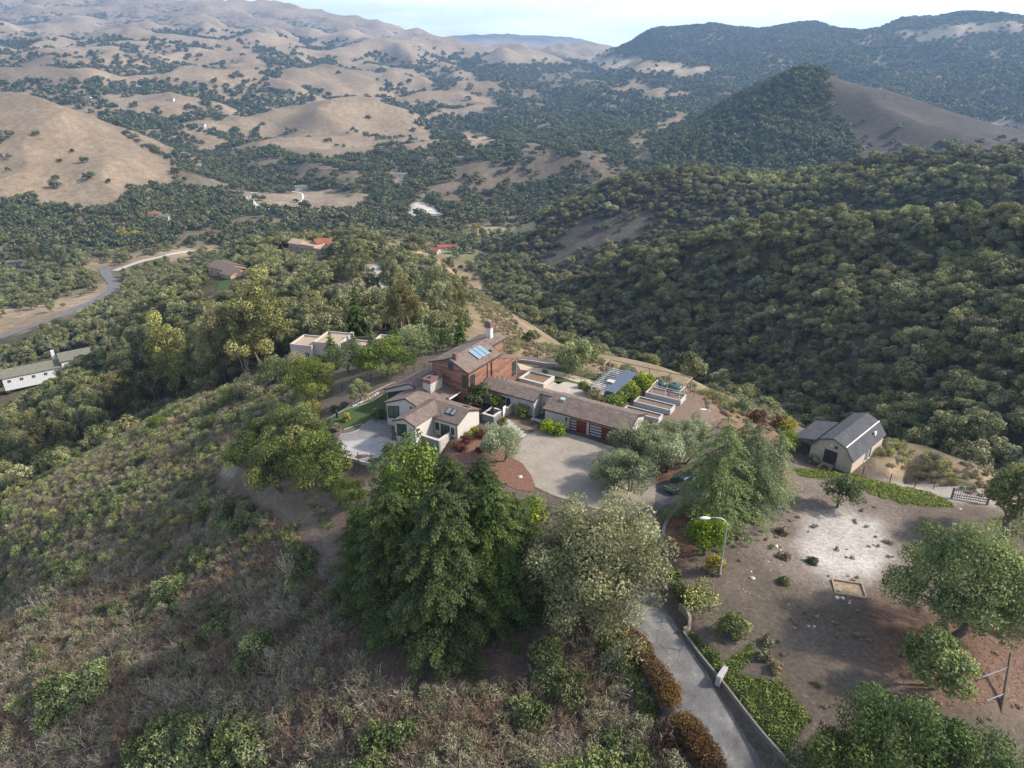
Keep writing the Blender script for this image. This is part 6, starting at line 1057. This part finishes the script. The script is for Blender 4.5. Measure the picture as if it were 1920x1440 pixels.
for i, (px, py, R, H, lf, lb) in enumerate([(588,782,2.3,3.4,L_YELLOW,'yellow green shrub between the oaks and the lawn'), (735,858,2.1,2.6,L_OAK,'clipped dark round hedge at the foot of the third bay'), (772,862,1.6,2.2,L_LIVE,'lower dark shrub right of the clipped round hedge'), (632,808,.9,1.6,L_SAGE,'blue grey shrub at the lawn edge'), (650,790,.7,1.9,L_YELLOW,'thin yellow shrub on the lower lawn'), (628,770,.9,.9,L_LIVE,'left low round shrub in the flower bed'), (646,763,.9,.9,L_SAGE,'right low round shrub in the flower bed'),
   (1478,812,2.2,2.6,L_YELLOW,'yellow autumn shrub above the shed lean to'), (1462,802,1.8,2.2,L_RUSTY,'orange shrub behind the cedars'), (1478,842,1.9,3.2,L_LIME,'lime shrub left of the shed'), (1420,790,1.7,2.2,L_RUSTY,'brown orange shrub at the canyon edge'), (1392,772,1.6,2.4,L_RTREE,'grey green shrub at the canyon edge near the lamp'), (1522,868,1.1,1.5,L_SAGE,'pale grey shrub in front of the shed'), (1545,880,.5,.7,L_LIVE,'small green shrub at the shed ramp'),
   (1313,1132,2.1,3.0,L_SAGEY,'wide yellow olive bush on the bank above the road'), (1368,1188,1.55,2.9,L_LIVE,'dark green ball shaped bush in the clearing'), (1390,1190,1.2,2.,L_SAGEY,'pale bush behind the dark ball shaped one'), (1272,1118,1.2,2.2,L_LIVE,'dark shrub tucked behind the roadside wall'), (1262,1082,.9,.9,L_GCOVER,'low ivy clump on the bank below the lamp'), (1493,1148,.0,.0,L_SAGE,''), (1432,1232,.8,.8,L_SAGE,'grey tuft in the lower clearing'), (1440,1206,.7,.7,L_SAGE,'small grey tuft above the other in the lower clearing'), (1455,1255,.7,.7,L_DRY,'straw coloured tuft in the lower clearing'), (1522,1055,.7,.7,L_LIVE,'green tuft at the edge of the white patch'), (1470,1092,.7,.6,L_LIVE,'green tuft left of the sandbox'), (1468,1000,.9,.9,L_DRY,'straw tuft at the left of the white patch'), (1470,1045,.8,.7,L_DRY,'low straw tuft below the white patch'), (1405,745,.0,0,L_DRY,'')]):
    if R: put1('garden_bush', shrub('garden_bush', 720+i, R, H, lf, K=20, per=80 if R > 1.2 else 40, size=.14), lb, 'bush', px, py, 1.)
# rusty hedge along the left of the road
HR = [shrub('roadside_shrub', 760+i, 1.35, .95, L_RUSTY if i < 2 else L_LIVE, K=20, per=150, size=.085) for i in range(3)]
line = spline([gpt(*q) for q in [(1128,1160),(1160,1195),(1195,1235),(1228,1280),(1255,1330),(1290,1385),(1330,1440)]], 3); names_ = ['topmost','second','third','fourth','fifth','sixth','seventh','eighth','ninth','tenth','eleventh','twelfth','thirteenth','fourteenth','fifteenth','sixteenth','seventeenth','eighteenth','nineteenth']
for k, q in enumerate(line):
    if k in (12, 13): continue
    for j, off in enumerate((-1.0, .7)):
        if j == 0 and k > 15: continue
        x_, y_ = q[0]+off-.3, q[1]+off*.35; put1('roadside_shrub', HR[2 if (j == 0 and k < 12) else (k % 2)], '%s %s from the top of the hedge left of the road' % (names_[k], ('outer dark green shrub' if (j == 0 and k < 12) else 'rusty shrub' if j else 'outer rusty shrub')), 'shrub', 0, 0, .85+.3*random.random(), 'rusty hedge along the road', p=(x_, y_, float(ground(x_, y_))))
# ------------------------------------------------------------------ ground cover: leaf mats
def leaf_mat_cover(name, polys, leaf, label, dens_=26, size=.13, h=.25, seed=1):
    rs = np.random.RandomState(seed); P = []
    for poly in polys:
        w = [gpt(*q) for q in poly]; xs = [q[0] for q in w]; ys = [q[1] for q in w]; n = int((max(xs)-min(xs))*(max(ys)-min(ys))*dens_); x = min(xs)+rs.rand(n)*(max(xs)-min(xs)); y = min(ys)+rs.rand(n)*(max(ys)-min(ys)); wb = .5*fbm(x/1.5, y/1.5, 2); k = in_poly(x+wb, y+wb, [q[:2] for q in w]); P.append(np.c_[x[k], y[k]])
    P = np.concatenate(P); m_ = .5+.9*fbm(P[:, 0]/1.1, P[:, 1]/1.1, 3); z = ground(P[:, 0], P[:, 1])+.04+h*np.clip(m_, 0, 1.3)*rs.rand(len(P)); c = np.c_[P, z]; V, Fq = leaf_quads(c, np.tile([0, 0, 1.], (len(c), 1))+rs.normal(size=(len(c), 3))*.55, size*(.6+.8*rs.rand(len(c))), .6, rs)
    o = link(name, mesh_np(name, V, Fq, leaf, np.clip(.25*rs.rand(len(c))+.7*np.clip(m_, 0, 1), 0, 1))); return tag(o, label, 'ground cover', kind='stuff')
leaf_mat_cover('ice_plant_bank', [[(1482,878),(1520,880),(1580,886),(1620,893),(1680,910),(1740,922),(1778,938),(1790,950),(1750,952),(1690,944),(1640,930),(1590,908),(1540,898),(1500,893)]], L_GCOVER, 'bright green ice plant strip below the shed', 70, .11, .3, 2)
leaf_mat_cover('ice_plant', [[(1288,1186),(1315,1200),(1345,1225),(1355,1245),(1400,1222),(1405,1205),(1415,1210),(1410,1240),(1385,1265),(1430,1275),(1470,1280),(1500,1320),(1520,1350),(1500,1375),(1480,1410),(1500,1450),(1470,1440),(1430,1375),(1380,1312),(1340,1262),(1305,1220)]], L_GCOVER, 'dark green ice plant mat between the road wall and the clearing', 75, .1, .35, 3)
leaf_mat_cover('creeping_cover', [[(1850,975),(1925,960),(1925,1015),(1880,1000)], [(575,945),(610,950),(628,985),(610,1000),(595,975)], [(1232,1040),(1262,1060),(1270,1085),(1250,1090)]], L_LIVE, 'creeping green patches on the slopes', 30, .14, .3, 4)
leaf_mat_cover('entry_cover', [[(985,770),(1010,785),(1035,800),(1020,808),(1000,800),(975,785)]], L_LIVE, 'low green planting along the stepping slabs', 36, .12, .35, 5)
leaf_mat_cover('garden_cover', [[(1040,665),(1020,655),(1060,650),(1075,662),(1060,672)]], L_GREEN, 'low green planting under the garden tree', 36, .13, .4, 6)
leaf_mat_cover('leaf_litter', [[(1236,1050),(1252,1110),(1275,1150),(1290,1195),(1280,1200),(1262,1160),(1240,1110),(1230,1060)], [(1285,1200),(1330,1258),(1400,1345),(1480,1440),(1462,1440),(1385,1350),(1315,1262),(1278,1210)], [(1290,960),(1420,935),(1480,915),(1400,985),(1330,1030),(1280,1050)], [(1640,1180),(1800,1170),(1920,1200),(1920,1320),(1800,1330),(1680,1300)]], L_RED, 'fallen brown leaves along the road edge and under the trees', 9, .07, .03, 9)
# ------------------------------------------------------------------ scrub on the open slopes
rs = np.random.RandomState(77)
SCR = [shrub('sage', 800+i, 1., 1., L_SAGE, K=13, per=70, size=.08, cr=.4, along_up=.5, aspect=.4) for i in range(3)]+[shrub('yellow_sage', 810+i, 1., 1.05, L_SAGEY, K=14, per=64, size=.075, cr=.38, along_up=.5, aspect=.4) for i in range(3)]+[shrub('dark_scrub', 820+i, 1., 1.15, L_RTREE if i else L_OAK, K=12, per=90, size=.085) for i in range(2)]
SCR += [twigs('grey_twigs', 830+i, 1., 1., L_TWIG, 24, 3, .026) for i in range(3)]+[twigs('brown_twigs', 840+i, 1., 1., L_TWIGB, 26, 3, .024) for i in range(2)]+[shrub('dry_tuft', 850, .7, .6, L_DRY, K=8, per=34, size=.16, aspect=.2, along_up=1.2)]
x, y = jitter(18, 235, .95, rs, 52); z = ground(x, y); px, py = project(x, y, z)
SLOPE = [(-900,1000),(-300,980),(0,884),(150,838),(260,795),(330,760),(430,715),(520,690),(600,705),(560,745),(500,775),(430,840),(395,905),(440,930),(490,965),(545,985),(580,1040),(600,1080),(640,1110),(650,1180),(700,1270),(760,1300),(980,1290),(1030,1210),(1080,1150),(1125,1175),(1180,1250),(1240,1330),(1320,1440),(1400,1600),(1000,2600),(-900,2600)]
wb = 10*fbm(x/8., y/8., 2); k = in_poly(px+wb, py+wb, SLOPE) & clear(x, y, -1.); k &= rs.rand(len(x)) < .88; k &= fbm(x/6.+9, y/6., 3) > -.52; x, y, z, px, py = (q[k] for q in (x, y, z, px, py))
u1 = fbm(x/9., y/9., 3); u2 = fbm(x/14.+40, y/14., 3); up = smooth(1150, 880, py+.25*(px-300)); r_ = rs.rand(len(x))
kind = np.where(u1 > .12, 8, np.where(u1 > .03, 0, np.where(u2 > .24, 6, 11))); kind = np.where((kind == 11) & (u1 < -.42), 6, kind)
kind = np.where((rs.rand(len(x)) < up*.72), np.where(r_ < .36, 3, np.where(r_ < .74, 0, np.where(r_ < .79, 6, np.where(r_ < .9, 11, 8)))), kind)
kind = np.where((rs.rand(len(x)) < .22), rs.choice([0, 0, 8, 8, 8, 11, 11], len(x)), kind)
off = rs.randint(0, 6, len(x)); kind = np.where(kind == 0, off % 3, np.where(kind == 3, 3+off % 3, np.where(kind == 6, 6+off % 2, np.where(kind == 8, 8+off % 3, np.where(kind == 11, 11+off % 2, kind)))))
sc = (.55+.75*rs.rand(len(x)))*(1+.35*(kind >= 6))*(1+.25*smooth(1000, 1300, py)); s3 = np.c_[sc, sc, sc*(.75+.5*rs.rand(len(x)))]
scatter('chaparral', np.c_[x, y, z-.05], kind, rs.rand(len(x))*6.28, s3, SCR, 'grey green and bare twig chaparral covering the left slope', 'scrub')
# dry grass and weeds on the rim, the canyon edge and the far dry slopes
x, y = jitter(90, 330, 1.25, rs, 40); z = ground(x, y); px, py = project(x, y, z); RIM = [[(890,645),(960,638),(1060,652),(1150,685),(1340,738),(1480,788),(1470,825),(1380,790),(1300,752),(1140,706),(1050,672),(960,665)], [(1640,815),(1740,850),(1925,900),(1925,970),(1830,930),(1730,900),(1650,870)], [(760,448),(830,462),(900,515),(955,585),(1005,655),(960,660),(920,640),(905,600),(880,560),(840,530),(800,500)]]
k = np.zeros(len(x), bool)
for poly in RIM: k |= in_poly(px, py, poly)
k &= (rs.rand(len(x)) < .75); a_, b_ = to_ab(x, y); k &= ~((a_ > -21) & (a_ < 19.5) & (b_ > -20) & (b_ < 25.5)); x, y, z = x[k], y[k], z[k]; n1 = fbm(x/7., y/7., 2); kk = np.where(n1 > .2, 3+rs.randint(0, 3, len(x)), np.where(n1 > .05, 0, 13))
scatter('dry_grass', np.c_[x, y, z-.05], kk, rs.rand(len(x))*6.28, .6+.6*rs.rand(len(x)), SCR, 'straw coloured grass and weeds along the canyon rim', 'dry grass')
x, y = jitter(40, 110, .8, rs, 45); z = ground(x, y); px, py = project(x, y, z); k = in_poly(px, py, [(1260,960),(1400,930),(1480,900),(1640,930),(1700,1000),(1640,1120),(1800,1180),(1925,1120),(1925,1440),(1560,1440),(1480,1270),(1330,1160),(1250,1060)]) & (fbm(x/5., y/5., 3)+.25*rs.normal(size=len(x)) > .56); x, y, z = x[k], y[k], z[k]
scatter('weeds', np.c_[x, y, z-.03], np.where(rs.rand(len(x)) < .75, 13, 0), rs.rand(len(x))*6.28, .25+.3*rs.rand(len(x)), SCR, 'small dry weeds scattered over the clearing', 'weeds')
# litter of stones and sticks on the clearing
x, y = jitter(40, 105, .55, rs, 45); z = ground(x, y); px, py = project(x, y, z); k = in_poly(px, py, [(1330,960),(1400,930),(1500,900),(1640,930),(1700,1000),(1700,1100),(1640,1160),(1500,1200),(1380,1120),(1300,1060)]) & (rs.rand(len(x)) < .05+.16*(fbm(x/4., y/4., 2) > .1)); x, y, z = x[k], y[k], z[k]
scatter('loose_stones', np.c_[x, y, z+.01], rs.randint(0, 3, len(x)), rs.rand(len(x))*6.28, .08+.16*rs.rand(len(x))**2.5, rocks, 'loose pale stones strewn over the clearing', 'stones')
# ------------------------------------------------------------------ neighbours, valley houses, roads
PINKS = plain('pink_stucco', (.42,.28,.2), .9, .15, 1.); ADOBE = plain('adobe_white', (.42,.37,.32), .9, .12, 1.); TANROOF = plain('tan_roof', (.36,.28,.2), .95, .2, 1.5); OLIVEROOF = shingle('olive_roof', (.19,.185,.14), (.15,.148,.11)); WHITEH = plain('white_house_paint', (.6,.6,.6), .8, .08, 1.); REDTILE = shingle('red_tile', (.3,.11,.07), (.23,.085,.055)); PATHP = plain('pale_path', (.42,.38,.33), .9, .25, .5); ASPHG = plain('valley_asphalt', (.15,.145,.14), .9, .25, .2)
def gable_house(name, label, px, py, rz, parts, roofm, wallm, dz=0., cat='house', clearr=14, p=None):
    q = np.array(gpt(px, py)) if p is None else np.array(p); t = thing(name, label, cat, (q[0], q[1], q[2]+dz), math.radians(rz)); KEEP_CLEAR.append((q[0], q[1], clearr))
    d = q[:2]/np.linalg.norm(q[:2]); KEEP_CLEAR.append((q[0]-d[0]*clearr*.9, q[1]-d[1]*clearr*.9, clearr*.75))
    if name == 'valley_house':
        for k in (14, 26, 38): KEEP_CLEAR.append((q[0]-d[0]*k, q[1]-d[1]*k, clearr*.7))
    for (x0, x1, y0, y1, h, ridge, nw) in parts:
        e = .5; w = MB(); w.box(x0, x1, y0, y1, -2.5, h)
        if ridge == 'flat':
            w.build('wall', wallm, t); mb = MB(); box_wall_ring(mb, x0-.05, x1+.05, y0-.05, y1+.05, h, h+.55, .35); mb.build('parapet', wallm, t); MB().box(x0+.3, x1-.3, y0+.3, y1-.3, h, h+.12).build('roof', roofm, t)
        else:
            ym = (y0+y1)/2; rz_ = h+(y1-y0)/2*.38
            for x in (x0, x1): w.prism([(x, y0, h), (x, y1, h), (x, ym, rz_)], ((.12 if x == x0 else -.12), 0, 0))
            w.build('wall', wallm, t); r = MB(); ze = h-e*.38; r.prism([(x0-e, y0-e, ze+.05), (x1+e, y0-e, ze+.05), (x1+e, ym, rz_+.05), (x0-e, ym, rz_+.05)], (0, 0, .22)); r.prism([(x0-e, ym, rz_+.05), (x1+e, ym, rz_+.05), (x1+e, y1+e, ze+.05), (x0-e, y1+e, ze+.05)], (0, 0, .22)); r.build('roof', roofm, t)
        for k in range(nw):
            xx = x0+(x1-x0)*(k+.5)/nw; window(t, (xx-.6, y0, .8), D_A, N_F, 1.3, 1.3, lights=2, frame=TRIMW)
        if nw: window(t, (x1, (y0+y1)/2-.6, .8), D_B, N_R, 1.3, 1.3, lights=2, frame=TRIMW)
    return t
adobe = gable_house('adobe_house', 'flat roofed pale adobe house with parapets behind the garden trees', 650, 662, -14, [(-14,-8,-3,4,3.4,'flat',2),(-8,-1,-2,6,4.2,'flat',0),(-1,6,-4,4,3.4,'flat',2),(6,13,1,8,3.8,'flat',0),(13,21,2,9,3.2,'flat',2),(21,28,0,5,2.8,'flat',0)], TANROOF, ADOBE, dz=-1.6, clearr=13); 
MB().box(-.2, .6, 3., 3.8, 3.4, 6.0).build('chimney', ADOBE, adobe); MB().box(12., 12.8, 6., 6.8, 3.8, 5.6).build('chimney', ADOBE, adobe)
q = at_r(705, 640, 178); KEEP_CLEAR += [(q[0]-12, q[1]-4, 12), (q[0], q[1], 13), (q[0]+16, q[1]-2, 12)]
wh = gable_house('long_white_house', 'long white house with olive grey roof at the left edge', 138, 694, 36, [(-26,-4,-5,5,3.2,'gable',5),(-4,16,-5.5,5.5,5.6,'gable',6),(16,24,-4,5,3.4,'gable',2)], OLIVEROOF, WHITEH, dz=1.5, clearr=28); wh.scale = (1.2,)*3; MB().box(-6.5, -5.2, 1., 2.4, 5., 9.).build('chimney', WHITEH, wh); d_ = np.array(wh.location[:2])/np.hypot(*wh.location[:2]); KEEP_CLEAR += [(wh.location[0]-d_[0]*k+j*.8, wh.location[1]-d_[1]*k+j*.55, 15) for k in (22, 36, 48) for j in (-24, -8, 8, 22)]
gable_house('shingle_house', 'brown pitched roof house among oaks on the spur', 437, 512, -35, [(-11,3,-5,5,3.5,'gable',3),(3,10,-8,3,3.2,'gable',2)], SHINGLE, PINKS, dz=-1., clearr=15)
gable_house('pink_house', 'pink stucco house with tan roofs at the spur top', 585, 470, -30, [(-13,-5,-4,4,3.6,'gable',2),(-5,6,-4,5,3.4,'flat',3),(6,16,-5,3,2.8,'flat',2)], TANROOF, PINKS, clearr=17)
for i, (px, py, rz, w, rm, wm, lb) in enumerate([(568,354,10,22,OLIVEROOF,WHITEH,'white house behind the fenced arena in the valley'), (312,410,-10,13,OLIVEROOF,WHITEH,'small white house in the valley oaks left of the dirt track'), (748,330,5,24,OLIVEROOF,WHITEH,'long low white house on the bluff above the pale cliff'), (1096,290,0,18,OLIVEROOF,WHITEH,'white house alone on the dry hill right of centre'), (865,299,5,15,SHINGLE,WHITEH,'white house in trees on the bench left of the dry hill'), (812,300,-8,18,SHINGLE,ADOBE,'pale house at the left end of the bench'), (838,468,15,18,REDTILE,ADOBE,'red tiled house on the valley floor beyond the spur'), (815,474,-20,10,REDTILE,ADOBE,'smaller red roofed house left of the larger red tiled one'), (988,286,8,14,SHINGLE,ADOBE,'brown roofed house among trees left of the white hill house'), (380,236,0,12,OLIVEROOF,WHITEH,'tiny white house on the wooded hill at left'), (165,185,0,16,OLIVEROOF,WHITEH,'tiny pale house on the far wooded slope at left'), (322,188,0,12,OLIVEROOF,WHITEH,'tiny pale house above the golden hill at left'), (290,405,20,12,REDTILE,ADOBE,'small red roofed house just left of the small white one'), (35,498,10,16,SHINGLE,ADOBE,'brown roofed house under the far left eucalyptus'), (605,464,30,8,REDTILE,PINKS,'small red roof peeping over the spur oaks'), (1150,200,0,18,OLIVEROOF,WHITEH,'tiny white building on the far wooded ridge')]):
    gable_house('valley_house', lb, px, py, rz, [(-w/2, w*.15, -4, 4, 3.4, 'gable', 3), (w*.15, w/2, -5.5, 3, 3., 'gable', 2)], rm, wm, clearr=w*.6)
def road(name, pts, w, mat, dz=.25, cl=0.):
    ln = spline([gpt(*q) for q in pts], 8)
    for q in ln:
        KEEP_CLEAR.append((q[0], q[1], w*.5+2.+cl)); d = np.array(q[:2])/np.hypot(q[0], q[1])
        for k in ((11, 21) if cl > 4.5 else ()): KEEP_CLEAR.append((q[0]-d[0]*k, q[1]-d[1]*k, w*.5+4))
    return ribbon(name, ln, w, mat, dz, 4)
road('valley_road', [(-60,650),(0,634),(60,612),(120,590),(175,565),(207,545),(213,532),(200,515),(192,500)], 8, ASPHG, .3, 5); road('valley_lane', [(215,508),(260,492),(310,480),(360,470)], 7, PATHP, .3, 5); road('neighbour_road', [(552,470),(565,480),(582,490),(600,498)], 5.5, ASPHG, .2, 4); road('neighbour_lane', [(640,532),(655,538),(668,548),(672,560)], 4.5, ASPHG, .2, 4); road('stepped_path', [(718,498),(705,510),(698,525),(700,540),(708,555),(712,572)], 4, PATHP, .2, 3)
road('arena_track', [(458,368),(470,380),(485,391),(520,392),(560,396)], 5, PATHP, .3); road('arena_rail', [(470,362),(520,358),(565,363),(562,384),(540,388),(490,388),(470,370)], 2.2, WHITEH, .4); road('dirt_track', [(330,425),(345,412),(362,408)], 5, PATHP, .3); road('canyon_track', [(880,500),(905,490),(912,478),(890,470)], 4, plain('tan_track', (.3,.24,.16), .9), .2)
# far left lawn patches
drape('valley_lawn', [tuple(gpt(*q)[:2]) for q in [(28,495),(60,492),(62,500),(30,502)]], TURF, .3, 5.); drape('neighbour_lawn', [tuple(gpt(*q)[:2]) for q in [(410,530),(440,520),(455,545),(430,560),(405,548)]], TURF, .2, 3.); q = gpt(432, 542); KEEP_CLEAR.append((q[0], q[1], 12))
for (px, py), lb in zip([(232,445),(255,447),(1020,480)], ['yellow autumn tree at the left of the valley road row', 'yellow autumn tree at the right of the valley road row', 'yellow tree in the valley beyond the red tiled house']):
    put('autumn_tree', broad_tree('autumn', int(px), 6., 8., 1., L_YELLOW, BARK, K=26, per=40, size=.5, cr=.36, limbs=4) if px != 1020 else broad_tree('autumnb', 3, 5., 8., 1., L_YELLOW, BARK, K=26, per=40, size=.5, cr=.36, limbs=4), lb, 'tree', px if px != 1020 else 893, py if px != 1020 else 432, 1., group='yellow autumn trees in the valley', clearr=6)
# ------------------------------------------------------------------ woods, set out last because they leave room for everything else
rs = np.random.RandomState(5)
def wood_points(r0, r1, step, clump_len, rs):
    x, y = jitter(r0, r1, step, rs); d = sample(dens, x, y); n = fbm(x/clump_len, y/clump_len, 3)
    p = np.clip(d+n*1.7*np.clip(np.minimum(d, 1-d)*3.2, 0, .55), 0, 1); k = (rs.rand(len(x)) < p) & clear(x, y); x, y = x[k], y[k]
    k = ~hidden(x, y, 7.); return x[k], y[k]
OAKS = [broad_tree('hillside_oak', 100+i, 3.2+1.8*rs.rand(), 5.6+3.2*rs.rand(), 1.5, L_FOREST, BARK, K=22+7*(i % 3), per=115, size=.27, cr=.34, stems=1+i % 3, limbs=8, sides=4, squash=.72, fill=.45) for i in range(7)]
OAKS += [broad_tree('hillside_shrub_oak', 130+i, 3.2, 4.2, .6, L_SAGE, BARK, K=18, per=100, size=.25, cr=.36, stems=2, limbs=7, sides=4, fill=.4) for i in range(2)]
OAKS += [broad_tree('yellow_oak', 140, 3.6, 5., .8, L_SAGEY, BARK, K=20, per=60, size=.34, cr=.36, stems=2, limbs=5, sides=4, fill=.45), broad_tree('silver_oak', 141, 3.6, 5.4, 1., L_OLIVE, BARK, K=20, per=60, size=.34, cr=.36, stems=2, limbs=5, sides=4, fill=.45)]
OAKS += [broad_tree('chaparral_oak', 145+i, 3., 3.8, .5, L_CHAP, BARK, K=18, per=70, size=.3, cr=.38, stems=2, limbs=4, sides=4, fill=.4) for i in range(2)]
x, y = wood_points(150, 760, 4.25, 40., rs); r = np.hypot(x, y)
z = ground(x, y); px, py = project(x, y, z+4)
kind = rs.randint(0, 7, len(x)); kind = np.where(rs.rand(len(x)) < .12+.25*smooth(.1, .4, fbm(x/70., y/70., 2)), 7+rs.randint(0, 2, len(x)), kind); yel = in_poly(px+12*fbm(x/20., y/20., 2), py, [(1290,330),(1500,322),(1700,300),(1925,312),(1925,345),(1600,352),(1400,345)]); kind = np.where((yel & (rs.rand(len(x)) < .7)) | (rs.rand(len(x)) < .025), 9, kind); kind = np.where(rs.rand(len(x)) < .02, 10, kind); back = (r > 425) & (px > 985); kind = np.where(back & (rs.rand(len(x)) < .62) & ~yel, 11+rs.randint(0, 2, len(x)), kind); sc = (.45+.6*rs.rand(len(x))**1.4)*(1+.25*fbm(x/30., y/30., 2)); rot = rs.rand(len(x))*6.28
inview = (px > -60) & (px < 1980) & (py < 1400)
onhill = inview & (px > 960)
order = np.argsort(r+1e5*(~onhill))[:260]; order2 = np.argsort(r+1e5*(~(inview & (px <= 960))))[:40]
single = np.zeros(len(x), bool); single[order] = True; single[order2] = True
for i in np.where(single)[0]:
    right = px[i] > 960
    add_tree('oak_tree', OAKS[kind[i]], 'grey green oak crown packed into the wood on the canyon slope at right' if right else 'dark olive oak crown in the wood on the slope behind the eucalyptus', 'oak tree',
             (x[i], y[i], z[i]-.1), rot[i], float(sc[i]), 'oaks packed on the canyon slope' if right else 'oaks in the wood beyond the eucalyptus')
k = ~single
MERGED = [merge_mesh('oak_%d' % i, *OAKS[i]) for i in range(len(OAKS))]
scatter('oak_wood', np.c_[x, y, z-.1][k], kind[k], rot[k], sc[k], MERGED, 'dense grey green oak wood covering the nearer hillsides', 'oak wood')
FAROAK = [broad_tree('far_oak', 160+i, 4.4, 7., 1.2, L_FAR, BARK, K=11, per=14, size=1.15, cr=.42, limbs=2, sides=3, fill=.4, wild=.5)[1] for i in range(5)]
x, y = wood_points(760, 1650, 7.6, 70., rs); z = ground(x, y)
scatter('valley_wood', np.c_[x, y, z-.2], rs.randint(0, 5, len(x)), rs.rand(len(x))*6.28, .7+.7*rs.rand(len(x)), FAROAK, 'dark oaks scattered and massed across the valley and its hills', 'oak wood')
TINY = [broad_tree('distant_oak', 180+i, 7.0, 9., 1., L_FAR, BARK, K=8, per=6, size=2.9, cr=.45, limbs=2, sides=3, fill=.4, wild=.4)[1] for i in range(3)]
x, y = wood_points(1650, 4000, 13.5, 110., rs); z = ground(x, y)
scatter('distant_wood', np.c_[x, y, z-.3], rs.randint(0, 3, len(x)), rs.rand(len(x))*6.28, .6+.65*rs.rand(len(x)), TINY, 'far dark woods on the distant hills', 'oak wood')
# ------------------------------------------------------------------ the air
bm = bmesh.new(); bmesh.ops.create_cube(bm, size=1.); me = bpy.data.meshes.new('haze'); bm.to_mesh(me); bm.free()
hz = tag(link('haze', me), 'thin bluish haze filling the air over the valley', 'haze', kind='stuff'); zt = float(GZ.max())+40; zb = float(GZ.min())-3
hz.location = (0, 5300, (zt+zb)/2); hz.scale = (24000, 11400, zt-zb)
m = bpy.data.materials.new('haze'); m.use_nodes = True; nt = m.node_tree
for n in list(nt.nodes): nt.nodes.remove(n)
vo = nt.nodes.new('ShaderNodeVolumePrincipled'); vo.inputs['Color'].default_value = (.4,.65,1.,1); vo.inputs['Density'].default_value = .000095; vo.inputs['Anisotropy'].default_value = .3
nt.links.new(vo.outputs[0], nt.nodes.new('ShaderNodeOutputMaterial').inputs['Volume']); me.materials.append(m)
